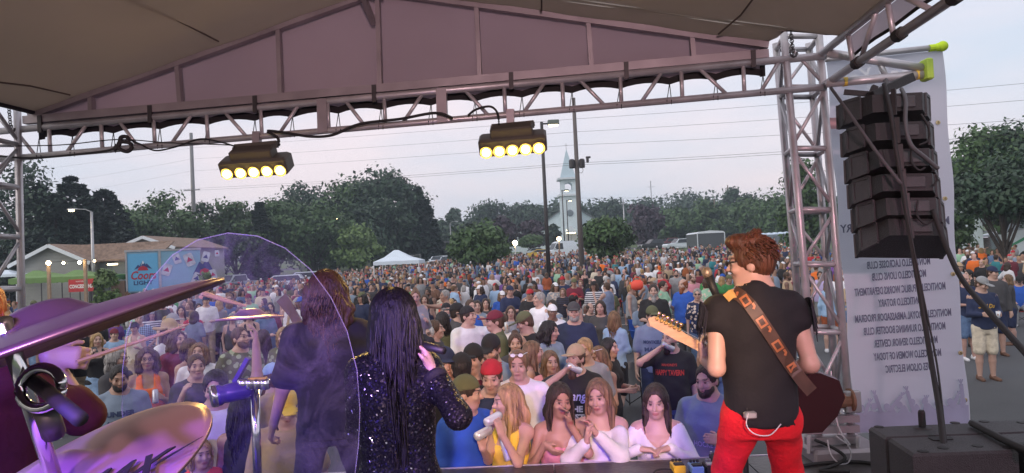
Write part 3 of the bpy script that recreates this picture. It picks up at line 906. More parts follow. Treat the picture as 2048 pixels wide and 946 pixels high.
for k in range(9):
 x = 1493 + 11.5 * k
 p = px(x, 490, 88 + .9 * k - 2)
 g = float(gz(p.x, p.y))
 t = thing('portable_toilet', ['leftmost grey portable toilet of the row beyond the crowd', 'second portable toilet from the left end of the row', 'third portable toilet from the left end of the row', 'fourth portable toilet from the left end of the row', 'middle portable toilet of the row by the truss tower', 'fourth portable toilet from the right end of the row', 'third portable toilet from the right end of the row', 'second portable toilet from the right end of the row', 'rightmost portable toilet of the row behind the truss tower'][k], 'portable toilet', (p.x, p.y, g), 'row of portable toilets')
 for nm, fn in (('cabin', lambda m: m.bbox((p.x, p.y, g + 1.05), (.74, 1.1, 2.1), .04)), ('roof', lambda m: m.lathe((p.x, p.y, g + 2.1), [(.52, 0), (.50, .08), (.32, .22), (.05, .27)], 12)),
                   ('door', lambda m: m.bbox((p.x, p.y - .57, g + 1.0), (.56, .05, 1.8), .02))):
  m = MB(); fn(m); m.build(nm, pt_roof if nm == 'roof' else pt_wall, t)
 m = MB(); m.box((p.x + .2, p.y - .61, g + 1.0), (.05, .03, .14)); m.build('latch', white_pl, t)
# ------------------------------------------------------------------ vehicles
car_glass = mat('car_glass', (.02, .028, .034), .08, var=0)
def carpaint(name, c): return mat('paint_' + name, c, .28, .1, var=.04, coat=.4)
tail = mat('tail_light', (.4, .02, .02), .3, var=0)
def vehicle(kind, x, yroof, d, yaw, paint, label, name=None, s=1.0):
 prof = dict(
  sedan=[(-2.2, .42), (-2.25, .75), (-2.05, .92), (-1.25, 1.0), (-.55, 1.42), (.75, 1.45), (1.55, 1.05), (2.1, .98), (2.22, .7), (2.2, .4)],
  suv=[(-2.3, .45), (-2.32, .9), (-2.2, 1.08), (-1.2, 1.16), (-.5, 1.68), (1.8, 1.72), (2.2, 1.15), (2.28, .8), (2.25, .45)],
  pickup=[(-2.8, .5), (-2.85, .95), (-2.7, 1.15), (-1.5, 1.22), (-.85, 1.86), (.75, 1.88), (.95, 1.2), (2.75, 1.2), (2.8, .8), (2.75, .5)],
  van=[(-2.8, .42), (-2.85, .9), (-2.5, 1.15), (-1.9, 1.35), (-1.3, 2.35), (-.9, 2.5), (2.7, 2.5), (2.8, 2.3), (2.8, .42)],
 )[kind]
 hroof = max(z for _, z in prof)
 wd_ = dict(sedan=1.78, suv=1.9, pickup=2.0, van=2.0)[kind]
 p = px(x, yroof, d)
 g = float(gz(p.x, p.y))
 t = thing(name or {'van': 'white_van', 'pickup': 'pickup_truck', 'sedan': 'parked_car', 'suv': 'parked_suv'}[kind], label, {'van': 'van', 'pickup': 'truck'}.get(kind, 'car'), (0, 0, 0), 'parked vehicles')
 ORG[t.name] = Vector((0, 0, 0))
 m = MB()
 n = len(prof)
 lv = []
 for sgn in (-1, 1):
  for X, Z in prof:
   k = 1 - .16 * max(0, (Z - 1.0)) / (hroof - .9) if Z > 1.0 else (1 if Z > .55 else .94)
   lv.append((X, sgn * wd_ / 2 * k, Z))
 m.add(lv, [tuple(range(n)), tuple(range(2 * n - 1, n - 1, -1))] + [((i + 1) % n, i, n + i, n + (i + 1) % n) for i in range(n)])
 m.build('body', paint, t)
 win = dict(sedan=[(-1.08, 1.02), (-.52, 1.36), (.70, 1.38), (1.35, 1.06)], suv=[(-1.05, 1.16), (-.45, 1.6), (1.7, 1.63), (1.95, 1.2)],
               pickup=[(-1.35, 1.24), (-.8, 1.78), (.68, 1.80), (.78, 1.24)], van=[(-1.8, 1.45), (-1.35, 2.2), (-.55, 2.25), (-.5, 1.45)])[kind]
 for sgn in (-1, 1):
  m = MB()
  V = []
  for X, Z in win:
   k = 1 - .16 * max(0, (Z - 1.0)) / (hroof - .9)
   V.append(Vector((X, sgn * (wd_ / 2 * k + .006), Z)))
  cx = sum(v.x for v in V) / 4
  m.prism(V, (0, sgn * .006, 0)); m.build('side_window', car_glass, t)
 (x0, z0), (x1, z1) = {'sedan': ((-1.2, 1.02), (-.6, 1.39)), 'suv': ((-1.15, 1.18), (-.54, 1.65)), 'pickup': ((-1.44, 1.26), (-.9, 1.82)), 'van': ((-1.86, 1.42), (-1.36, 2.25))}[kind]
 m = MB(); nx, nzz = (z0 - z1), (x1 - x0)
 nl = math.hypot(nx, nzz); off = Vector((nx / nl * .02, 0, nzz / nl * .02))
 m.prism([Vector((x0, -wd_ * .42, z0)) + off, Vector((x0, wd_ * .42, z0)) + off, Vector((x1, wd_ * .36, z1)) + off, Vector((x1, -wd_ * .36, z1)) + off], off * .3); m.build('windshield', car_glass, t)
 ax = dict(sedan=(-1.35, 1.35), suv=(-1.45, 1.4), pickup=(-1.9, 1.75), van=(-1.95, 1.75))[kind]
 for X in ax:
  for sgn in (-1, 1):
   rw = .33 if kind == 'sedan' else .38
   m = MB(); m.lathe((X, sgn * (wd_ / 2 - .1), rw), [(rw * .6, -.11), (rw * .95, -.11), (rw, -.07), (rw, .07), (rw * .95, .11), (rw * .6, .11)], 16, Matrix.Rotation(R(90), 3, 'X')); w = m.build('wheel', rubber, t)
   m = MB(); m.lathe((X, sgn * (wd_ / 2 + .015), rw), [(rw * .58, -.02), (rw * .55, .02), (rw * .1, .02)], 12, Matrix.Rotation(R(90), 3, 'X')); m.build('rim', galv, w)
 fx = prof[1][0]
 for sgn in (-1, 1):
  m = MB(); m.bbox((fx + .06, sgn * wd_ * .36, prof[1][1] - .05), (.12, .36, .16), .03); m.build('headlight', white_pl, t)
  bx = prof[-2][0]
  m = MB(); m.bbox((bx - .03, sgn * wd_ * .4, .9), (.1, .2, .3), .03); m.build('tail_light', tail, t)
  m = MB(); m.bbox((win[0][0] + .15, sgn * (wd_ / 2 + .08), win[0][1] + .1), (.12, .2, .15), .04); m.build('mirror', paint, t)
 m = MB(); m.bbox((fx - .02, 0, .55), (.12, wd_ * .9, .2), .04); m.build('bumper', dark_steel if kind != 'van' else white_pl, t)
 t.location = (p.x, p.y, g)
 t.rotation_euler.z = yaw
 t.scale = (s, s, s)
 return t
silver, whitep, darkp, redp, bluep = carpaint('silver', (.38, .42, .46)), carpaint('white', (.66, .74, .80)), carpaint('dark', (.03, .032, .035)), carpaint('maroon', (.16, .02, .025)), carpaint('slate', (.10, .16, .24))
vehicle('sedan', 472, 536, 58, R(8), bluep, 'slate blue sedan parked behind the clear shield beside the trailer')
vehicle('pickup', 466, 520, 68, R(70), silver, 'silver pickup parked behind the slate blue sedan')
vehicle('suv', 560, 534, 66, R(12), whitep, 'white vehicle behind the top of the clear shield')
vehicle('suv', 600, 534, 72, R(20), whitep, 'white vehicle just left of the long haired musician')
vehicle('suv', 878, 499, 92, R(75), whitep, 'white suv facing the crowd left of the green crowd tree')
vehicle('suv', 897, 505, 86, R(80), silver, 'silver suv closest to the left crowd tree')
vehicle('sedan', 855, 514, 82, R(160), darkp, 'dark sedan at the left end of the parked cars by the white tent')
vehicle('sedan', 884, 512, 80, R(168), redp, 'maroon car with its tail toward the crowd right of the white tent')
vehicle('suv', 915, 508, 90, R(80), whitep, 'white suv half hidden behind the left crowd tree')
vehicle('van', 1128, 488, 92, R(18), whitep, 'white cargo van parked in front of the church')
vehicle('sedan', 1085, 496, 98, R(172), carpaint('yellow', (.55, .38, .05)), 'yellow car behind the heads left of the white van')
vehicle('sedan', 1070, 497, 110, R(8), whitep, 'white car parked behind the yellow car left of the van')
vehicle('pickup', 1312, 474, 112, R(12), darkp, 'dark pickup truck at the left end of the row behind the crowd')
vehicle('pickup', 1342, 475, 118, R(12), redp, 'maroon pickup between the dark truck and the white truck')
vehicle('pickup', 1364, 476, 106, R(10), whitep, 'white pickup truck parked beside the grey cargo trailer')
p = px(1404, 465, 96); g = float(gz(p.x, p.y))
t = thing('cargo_trailer', 'grey enclosed cargo trailer with a pale roof right of the white pickup', 'trailer', (p.x, p.y, g))
hh = p.z - g
m = MB(); m.bbox((p.x + .35, p.y, g + .45 + (hh - .6) / 2), (3.6, 6.0, hh - .65), .08); m.build('body', mat('trailer_dark', (.075, .085, .095), .5), t)
m = MB(); m.prism([(p.x - 1.5, p.y - 3.05, g + hh - .2), (p.x + 2.2, p.y - 3.05, g + hh - .2), (p.x + 2.0, p.y - 3.05, g + hh + .02), (p.x + .3, p.y - 3.05, g + hh + .16), (p.x - 1.2, p.y - 3.05, g + hh + .02)], (0, 6.1, 0)); m.build('roof', trim, t)
for xx in (p.x - 1.46, p.x + 2.15):
 m = MB(); m.box((xx, p.y - 3.03, g + hh / 2 + .2), (.1, .1, hh - .6)); m.build('corner_post', trim, t)
for s in (-1, 1):
 m = MB(); m.lathe((p.x + .35 + s * 1.7, p.y + .3, g + .38), [(.2, -.1), (.38, -.1), (.38, .1), (.2, .1)], 14, Matrix.Rotation(R(90), 3, 'Y')); m.build('wheel', rubber, t)
BD = 44.5
a, b = px(250, 504, BD), px(400, 495, BD + 2)
ztop = a.z; zbot = px(255, 586, BD).z
g = float(gz(a.x, a.y))
bt = thing('beer_trailer', 'long light blue beer trailer with painted mountain emblem and frosty cans', 'trailer', (a.x, a.y, g))
ux = Vector((b.x - a.x, b.y - a.y, 0)); L = ux.length; ux.normalize(); uy = Vector((-ux.y, ux.x, 0))
Mx = Matrix((ux, uy, Vector((0, 0, 1)))).transposed()
cblue = mat('trailer_blue', (.20, .40, .55), .4, var=.08, scale=.8)
m = MB(); m.bbox(a + ux * (L / 2) + uy * 1.25 + Vector((0, 0, (zbot - ztop) / 2)), (L, 2.5, ztop - zbot), .04, Mx); m.build('body', cblue, bt)
m = MB(); m.box(a + ux * (L / 2) + uy * 1.25 + Vector((0, 0, .04)), (L + .1, 2.6, .12), Mx); m.box(a + ux * .04 + Vector((0, 0, (zbot - ztop) / 2)) - uy * .01, (.1, .1, ztop - zbot), Mx)
m.box(a + ux * 1.95 + Vector((0, 0, (zbot - ztop) / 2)) - uy * .005, (.14, .06, ztop - zbot), Mx); m.build('frame', galv, bt)
def on_tr(u, v, off=.02): return a + ux * u + Vector((0, 0, -v)) - uy * off
Hh = ztop - zbot
def flat(name, poly, material, off=.02):
 m = MB(); m.prism([on_tr(u, v, off) for u, v in poly], -uy * .006); return m.build(name, material, bt)
flat('poster', [(.12, .15), (1.83, .15), (1.83, Hh - .1), (.12, Hh - .1)], mat('poster_blue', (.12, .42, .68), .4, var=.03), .012)
navy = mat('emblem_navy', (.012, .035, .16), .5, var=0); redm = mat('emblem_red', (.40, .012, .04), .5, var=0); snow = mat('emblem_snow', (.6, .75, .85), .5, var=0)
flat('mountain_emblem', [(.48, 1.15), (.70, .85), (.80, .92), (.98, .58), (1.12, .85), (1.2, .78), (1.50, 1.15), (.98, .95)], navy, .024)
flat('mountain_emblem', [(.85, .98), (.98, .58), (1.06, .75), (1.0, .82), (.95, .78)], snow, .032)
flat('sun_emblem', [(.66, 1.22), (.75, 1.02), (.98, .92), (1.2, 1.02), (1.3, 1.22)], redm, .036)
text_at('lettering', 'Coors', on_tr(.97, 1.55, .034), ux, (0, 0, 1), .75, redm, bt, bold=.02, shear=.25, width=1.45)
text_at('lettering', 'LIGHT', on_tr(.97, 2.02, .034), ux, (0, 0, 1), .36, navy, bt, bold=.025, width=1.1)
can_m = mat('frosty_can', (.45, .5, .55), .3, .5, var=.3, scale=4)
for i, (u, v, rot, s) in enumerate(((2.35, 1.25, .35, .9), (2.95, .55, -.3, .8), (3.7, .65, -.35, 1.0), (4.7, .5, .3, .8), (5.4, .3, 0, .5), (4.1, 1.9, .4, .9), (5.1, 1.7, -.2, .8))):
 c_, s_ = math.cos(rot), math.sin(rot)
 poly = [(u + (x * c_ - y * s_) * s, v + (x * s_ + y * c_) * s) for x, y in ((-.22, -.42), (.22, -.42), (.28, -.34), (.28, .34), (.2, .42), (-.2, .42), (-.28, .34), (-.28, -.34))]
 flat('can_picture', poly, can_m, .03)
 poly = [(u + (x * c_ - y * s_) * s, v + (x * s_ + y * c_) * s) for x, y in ((-.2, .12), (0, -.2), (.2, .12))]
 flat('can_picture', poly, navy if i % 2 else redm, .038)
flat('mountain_emblem', [(3.9, 1.6), (4.3, .8), (4.5, 1.0), (4.75, .6), (5.2, 1.6)], navy, .022)
flat('sun_emblem', [(4.25, 1.7), (4.35, 1.35), (4.6, 1.25), (4.85, 1.35), (4.95, 1.7)], redm, .03)
for u in (1.2, 4.6, 5.3):
 m = MB(); m.lathe(a + ux * u + uy * .3 + Vector((0, 0, g + .45 - a.z)), [(.25, -.14), (.45, -.14), (.45, .14), (.25, .14)], 14, Mx @ Matrix.Rotation(R(90), 3, 'X')); m.build('wheel', rubber, bt)
m = MB(); m.box(a + ux * (L / 2) + uy * 1.25 + Vector((0, 0, zbot - a.z - .2)), (L * .9, 1.6, .25), Mx); m.build('chassis', dark_steel, bt)
p = px(395, 560, 42); g = float(gz(p.x, p.y))
t = thing('portable_steps', 'short flight of pale steps by the end of the beer trailer', 'steps', (p.x, p.y, g))
for k in range(5):
 m = MB(); m.box((p.x + .28 * k, p.y, g + 1.0 - .2 * k), (.3, 1.0, .06)); m.build('tread', white_pl, t)
for s in (-.5, .5):
 m = MB(); m.bar((p.x - .1, p.y + s, g + 1.0), (p.x + 1.35, p.y + s, g + .05), .05, .1)
 m.build('stringer', galv, t)
p = px(1905, 428, 46); g = float(gz(p.x, p.y))
st_ = thing('semi_truck', 'white semi truck with striped hood and pale trailer under the right trees', 'truck', (p.x, p.y, g))
def sp_(dx, dy, dz_): return Vector((p.x + dx, p.y + dy, g + dz_))
m = MB(); m.bbox(sp_(-1.3, 0.6, 2.4), (5.6, 2.5, 2.7), .06); m.build('trailer_box', white_wall, st_)
m = MB(); m.prism([sp_(-.6, -.66, 3.76), sp_(1.45, -.66, 3.76), sp_(.35, -.66, 4.5)], (0, 2.4, 0)); m.build('trailer_top', mat('tarp_white', (.55, .62, .66), .7), st_)
m = MB(); m.box(sp_(-1.3, .6, .9), (5.4, 1.2, .3)); m.build('chassis', dark_steel, st_)
for dx in (-3.2, -2.1, -.4, .7, 4.2):
 m = MB(); m.lathe(sp_(dx, -.45, .5), [(.28, -.15), (.5, -.15), (.5, .15), (.28, .15)], 16, Matrix.Rotation(R(90), 3, 'X')); w = m.build('wheel', rubber, st_)
 m = MB(); m.lathe(sp_(dx, -.62, .5), [(.27, -.02), (.22, .03), (.1, .05)], 12, Matrix.Rotation(R(90), 3, 'X')); m.build('rim', galv, w)
m = MB(); m.prism([sp_(2.6, -.6, .7), sp_(5.8, -.6, .7), sp_(5.9, -.6, 2.5), sp_(5.6, -.6, 3.9), sp_(4.5, -.6, 3.7), sp_(4.2, -.6, 2.4), sp_(2.7, -.6, 2.1)], (0, 2.3, 0)); cabo = m.build('cab', whitep, st_)
m = MB(); m.prism([sp_(2.58, -.5, .85), sp_(2.56, -.5, 1.95), sp_(2.62, -.5, 2.0), sp_(2.64, -.5, .85)], (0, 2.1, 0)); m.build('grille', chrome, st_)
m = MB(); m.prism([sp_(3.3, -.62, 1.3), sp_(4.9, -.62, 2.0), sp_(4.9, -.62, 2.25), sp_(3.3, -.62, 1.45)], (0, -.012, 0)); m.build('stripe', mat('stripe_green', (.05, .30, .16), .4), st_)
m = MB(); m.prism([sp_(4.45, -.62, 2.5), sp_(5.5, -.62, 2.5), sp_(5.35, -.62, 3.5), sp_(4.75, -.62, 3.5)], (0, -.012, 0)); m.build('side_window', car_glass, st_)
m = MB(); m.bbox(sp_(2.9, -.62, 1.35), (.5, .06, .25), .03); m.build('headlight', white_pl, st_)
# ------------------------------------------------------------------ the stage: deck, roof, trusses, towers
DECK = 1.17
def spx(x, y, d): return px(x, y, d * .9)
alu = mat('truss_aluminium', (0.50, 0.49, 0.51), 0.40, 0.45, var=0.22, scale=7, bump=.06, bscale=30)
alu_dull = mat('gable_frame', (0.33, 0.30, 0.32), 0.5, 0.5, var=0.2, scale=5)
tan_fab = fabric('roof_canvas', (0.52, 0.465, 0.41), (.52, .46, .40), .42)
mauve_fab = fabric('gable_canvas', (0.46, 0.40, 0.425), (.62, .53, .58), .5)
hem_fab = mat('hem_black', (0.012, 0.011, 0.012), 0.85, var=.1)
deckm = mat('deck_black', (0.045, 0.042, 0.040), 0.42, var=0.5, scale=3, bump=.2, bscale=30)
skirt = mat('stage_skirt', (0.015, 0.015, 0.017), 0.85, var=.2)
TA, TB = spx(40, 300, 5.6), spx(1640, 170, 5.05)
tdir = Vector((TB.x - TA.x, TB.y - TA.y, 0)).normalized()
tnor = Vector((tdir.y, -tdir.x, 0))          # toward the camera
rdir = tnor.copy()
def tp(x, y, off=0.0):
 return on_plane(x, y, TA + tnor * off, tnor)
E1, E2 = on_z(880, 938, DECK), on_z(1430, 915, DECK)
ed = (E2 - E1).normalized()
en = Vector((ed.y, -ed.x, 0))
deck = thing('stage_deck', 'black stage deck the musicians stand on, its front edge along the front row', 'stage', (E1.x, E1.y, 0))
u0, u1 = -6.6, 3.2
npan = 8
for k in range(npan):
 for j in range(4):
  a = E1 + ed * (u0 + (u1 - u0) * k / npan + .004) + en * (j * 2.0 + .003)
  b = E1 + ed * (u0 + (u1 - u0) * (k + 1) / npan - .004) + en * (j * 2.0 + .003)
  m = MB(); m.prism([a, b, b + en * 1.992, a + en * 1.992], (0, 0, -.09)); m.build('deck_panel', deckm, deck)
m = MB(); m.prism([E1 + ed * u0 + Vector((0, 0, -.11)) - en * .012, E1 + ed * u1 + Vector((0, 0, -.11)) - en * .012, E1 + ed * u1 + Vector((0, 0, .004)) - en * .012, E1 + ed * u0 + Vector((0, 0, .004)) - en * .012], en * .012); m.build('edge_rail', alu, deck)
for k in range(9):
 for j in (0.3, 4, 7.7):
  c = E1 + ed * (u0 + .1 + (u1 - u0 - .2) * k / 8) + en * j
  m = MB(); m.tube((c.x, c.y, 0), (c.x, c.y, DECK - .09), .04); m.build('deck_leg', dark_steel, deck)
m = MB(); m.prism([E1 + ed * u0 + en * .02 - Vector((0, 0, .1)), E1 + ed * u1 + en * .02 - Vector((0, 0, .1)), E1 + ed * u1 + en * .02 - Vector((0, 0, DECK - .02)), E1 + ed * u0 + en * .02 - Vector((0, 0, DECK - .02))], en * .01); m.build('skirt', skirt, deck)
APX = tp(757, -24)
EL, ER = tp(72, 220), tp(1530, 82)
RL = 8.0
roof = thing('stage_roof', 'pitched canvas stage roof with a mauve gable panel and black scalloped hem', 'stage roof', (APX.x, APX.y, APX.z))
def grid_sheet(p00, p10, p11, p01, nu, nv, sag, name, material, thick=.012):
 V, F = [], []
 for lay in (0, -thick):
  for i in range(nu + 1):
   for j in range(nv + 1):
    u, v = i / nu, j / nv
    p = p00 * (1 - u) * (1 - v) + p10 * u * (1 - v) + p11 * u * v + p01 * (1 - u) * v
    s = sag * (16 * u * (1 - u) * v * (1 - v)) + .006 * math.sin(u * 21 + v * 9)
    V.append(p + Vector((0, 0, lay - s)))
 n = (nu + 1) * (nv + 1)
 for i in range(nu):
  for j in range(nv):
   a = i * (nv + 1) + j
   F += [(a, a + 1, a + nv + 2, a + nv + 1), (n + a, n + a + nv + 1, n + a + nv + 2, n + a + 1)]
 m = MB(); m.add(V, F)
 return m.build(name, material, roof, smooth=True)
off = -tnor * .10
LU = spx(-40, 246, 5.62)
grid_sheet(APX + off, EL + off + (EL - APX) * .0, EL + rdir * RL + (EL - APX) * .09, APX + rdir * RL, 14, 14, .10, 'left_roof_sheet', tan_fab)
nR = (ER - APX).cross(rdir).normalized()
C1, C2 = on_plane(1572, 58, APX, nR), on_plane(1690, 68, APX, nR)
U0 = spx(1645, 106, 5.0)
def along(s): return U0 + rdir * s
su = max(.2, (C2 - U0).dot(rdir))
grid_sheet(APX + off, ER + off, C1, APX + rdir * (C1 - ER).dot(rdir), 14, 3, .0, 'right_roof_sheet', tan_fab)
rr = APX + rdir * (C1 - ER).dot(rdir)
grid_sheet(rr, C1, C2, APX + rdir * (C2 - ER).dot(rdir), 14, 3, .0, 'right_roof_sheet', tan_fab)
rr2 = APX + rdir * (C2 - ER).dot(rdir)
grid_sheet(rr2, C2, C2 + rdir * 6.5, rr2 + rdir * 6.5, 14, 12, .06, 'right_roof_sheet', tan_fab)
m = MB(); m.path([ER + off, ER + (C1 - ER) * .5 + Vector((0, 0, .015)), C1, C1.lerp(C2, .5), C2], .016, 5); m.build('edge_binding', hem_fab, roof)
m = MB(); m.path([EL + off * .5 + Vector((0, 0, -.02)), EL + rdir * RL + (EL - APX) * .09], .018, 5); m.build('edge_binding', hem_fab, roof)
nL = (EL - APX).cross(rdir).normalized()
for pts, nn in (([(215, -25), (330, 28), (437, 83)], nL), ([(-60, 158), (60, 172), (140, 190)], nL), ([(1512, -10), (1482, 30), (1437, 68)], nR), ([(1083, -30), (1083, 22)], nR)):
 m = MB(); m.path([on_plane(x, y, APX - Vector((0, 0, .035)), nn) for x, y in pts], .006, 5); m.build('seam', mat('seam_dark', (.10, .08, .07), .9, var=0), roof)
ties = [78, 145, 227, 320, 415, 510, 585, 677, 762, 862, 950, 1044, 1144, 1239, 1339, 1432, 1526]
def hem_y(x): return 279 + (152 - 279) * (x - 78) / (1526 - 78)
hem = []
for k in range(len(ties) - 1):
 for j in range(6):
  x = ties[k] + (ties[k + 1] - ties[k]) * j / 6
  hem.append((x, hem_y(x) - 7 * 4 * (j / 6) * (1 - j / 6)))
hem.append((1526, hem_y(1526)))
def edge_y(x):
 return 222 + (-24 - 222) * (x - 72) / (757 - 72) if x < 757 else -24 + (84 + 24) * (x - 757) / (1530 - 757)
m = MB()
V, F = [], []
rows = 8
for k, (x, y) in enumerate(hem):
 for j in range(rows + 1):
  v = j / rows
  bulge = -.03 * math.sin(PI * v) * (1 + .5 * math.sin(x * .021))
  V.append(tp(x, edge_y(x) + (y - edge_y(x)) * v, -.06 + bulge))
 if k:
  for j in range(rows):
   a = (k - 1) * (rows + 1) + j
   F.append((a, a + rows + 1, a + rows + 2, a + 1))
n0 = len(V)
V += [v - tnor * .006 for v in V]
F += [tuple(n0 + i for i in reversed(f)) for f in F]
m.add(V, F); m.build('gable_panel', mauve_fab, roof, smooth=True)
m = MB(); V, F = [], []
for k, (x, y) in enumerate(hem):
 V += [tp(x, y - 13, -.052), tp(x, y + 1, -.052)]
 if k: F.append((2 * k - 2, 2 * k, 2 * k + 1, 2 * k - 1))
m.add(V, F)
m.prism([tp(74, 226, -.052), tp(84, 226, -.052), tp(90, 278, -.052), tp(78, 280, -.052)], -tnor * .004)
m.prism([tp(1519, 96, -.052), tp(1529, 95, -.052), tp(1531, 152, -.052), tp(1520, 154, -.052)], -tnor * .004)
m.build('hem', hem_fab, roof)
for pts in (((60, 232), (757, -18)), ((757, -18), (1536, 90))):
 m = MB(); m.bar(tp(*pts[0], .0), tp(*pts[1], .0), .05, .05); m.build('rafter', alu_dull, roof)
m = MB(); m.bar(tp(50, 241, .02), tp(1536, 108, .02), .05, .055); m.build('tie_beam', alu_dull, roof)
for x0, y0_, x1, y1_ in ((182, 184, 184, 228), (355, 122, 362, 212), (557, 50, 562, 194), (755, -20, 761, 176), (953, 6, 960, 158), (1176, 38, 1183, 138), (1383, 66, 1387, 118)):
 m = MB(); m.bar(tp(x0, y0_, -.005), tp(x1, y1_, -.005), .045, .03); m.build('strut', alu_dull, roof)
m = MB(); m.bar(APX + Vector((0, 0, -.05)), APX + rdir * RL + Vector((0, 0, -.05)), .06, .08); m.build('ridge_beam', alu_dull, roof)
m = MB(); m.bar(tp(747, 46, .0), tp(747, 46, .0) + rdir * .9 + Vector((0, 0, .42)), .035, .04); m.bar(tp(747, 30, .0), tp(747, 50, .0), .03, .03); m.build('ridge_brace', alu_dull, roof)
ft = thing('front_truss', 'long aluminium ladder truss carrying the gable and the two amber stage lights', 'truss', tp(840, 215))
def chord_t(x): return 262.5 + (122 - 262.5) * x / 1536
def chord_b(x): return 318.5 + (184 - 318.5) * x / 1536
m = MB(); m.tube(tp(-30, chord_t(-30), .03), tp(1652, chord_t(1652), .03), .0245, n=10); m.build('upper_chord', alu, ft, smooth=True)
m = MB(); m.tube(tp(-30, chord_b(-30), .03), tp(1652, chord_b(1652), .03), .0225, n=10); m.build('lower_chord', alu, ft, smooth=True)
for x in (100, 204, 309, 415, 523, 657, 770, 1010, 1126, 1242, 1364, 1488):
 m = MB(); m.tube(tp(x - 2, chord_t(x), .03), tp(x + 1, chord_b(x), .03), .014, n=8); m.build('upright', alu, ft, smooth=True)
for x in (645, 883):
 m = MB(); m.bar(tp(x, chord_t(x) - 5, .035), tp(x + 2, chord_b(x) + 4, .035), .042, .07); m.build('splice_plate', alu_dull, ft)
for xt, xb in ((30, 72), (175, 132), (237, 277), (385, 342), (447, 495), (599, 557), (689, 732), (847, 804), (927, 979), (1091, 1046), (1156, 1211), (1326, 1281), (1396, 1456), (1560, 1520)):
 m = MB(); m.tube(tp(xt, chord_t(xt), .03), tp(xb, chord_b(xb), .03), .013, n=8); m.build('brace', alu, ft, smooth=True)
for k, x in enumerate((80, 300, 510, 748, 1022, 1252, 1506)):
 m = MB(); m.bar(tp(x, chord_t(x) - 24, .045), tp(x + 1, chord_t(x) + 10, .045), .022, .03); m.build('clamp', dark_steel, ft)
m = MB()
for x in ties:
 y = hem_y(x)
 for dx in (-5, 4):
  m.path([tp(x, y - 2, -.05), tp(x + dx, chord_b(x), .055), tp(x + dx, chord_b(x) + 7, .035)], .0028, 4)
o = m.build('tie_cord', rubber, ft); o['kind'] = 'stuff'
def cable(label, pts, r, material=None, group='stage cables', name='cable'):
 P = [Vector(p) for p in pts]
 out = []
 for k in range(len(P) - 1):
  p0, p1, p2, p3 = P[max(k - 1, 0)], P[k], P[k + 1], P[min(k + 2, len(P) - 1)]
  for j in range(6):
   t = j / 6
   out.append(.5 * ((2 * p1) + (p2 - p0) * t + (2 * p0 - 5 * p1 + 4 * p2 - p3) * t * t + (3 * p1 - p0 - 3 * p2 + p3) * t ** 3))
 out.append(P[-1])
 m = MB(); m.path(out, r, 6)
 o = m.build(name, material or rubber, None, smooth=True, loc=P[0])
 return props(o, label, 'cable', group)
cable('black cable along the left end of the front truss, ending in a coil', [tp(-20, 310, .08), tp(60, 316, .08), tp(150, 309, .08), tp(220, 300, .08), tp(232, 288, .08)], .008)
cable('thin taut cable crossing the left end of the front truss', [tp(-10, 292, .06), tp(120, 290, .06), tp(235, 279, .06), tp(330, 285, .07), tp(460, 290, .06)], .004)
cable('coiled black connector cable hanging on the left part of the truss', [tp(228, 300, .1), tp(238, 290, .1), tp(242, 275, .1), tp(254, 274, .1), tp(256, 284, .1), tp(240, 284, .1), tp(238, 296, .1), tp(252, 303, .1), tp(262, 298, .1), tp(262, 288, .1), tp(250, 283, .1)], .014)
cable('black cable sagging from the coil toward the left stage light', [tp(255, 278, .08), tp(280, 288, .08), tp(310, 301, .08), tp(350, 294, .08), tp(400, 278, .08), tp(440, 284, .08), tp(468, 292, .1)], .006)
cable('thick black cable swooping from the left stage light to the middle splice', [tp(558, 292, .1), tp(555, 275, .1), tp(535, 262, .1), tp(575, 266, .1), tp(620, 273, .1), tp(665, 270, .1), tp(720, 248, .1), tp(800, 238, .1), tp(870, 226, .1), tp(905, 236, .1)], .010)
cable('short arched cable above the right stage light', [tp(936, 231, .1), tp(952, 219, .1), tp(980, 213, .1), tp(995, 226, .1), tp(998, 250, .1)], .008)
lamp_black = mat('lamp_housing', (0.075, 0.068, 0.055), 0.6, var=.15)  # lifted from black plastic and warmed to stand in for lens bloom
amber = mat('amber_lens', (1, .8, .3), .4, var=0, emit=(1.0, .68, .16), estr=30)
amber_ring = mat('halo_ring', (.20, .14, .05), .5, .0, var=0)  # amber rings added around the lenses to catch their light as a halo
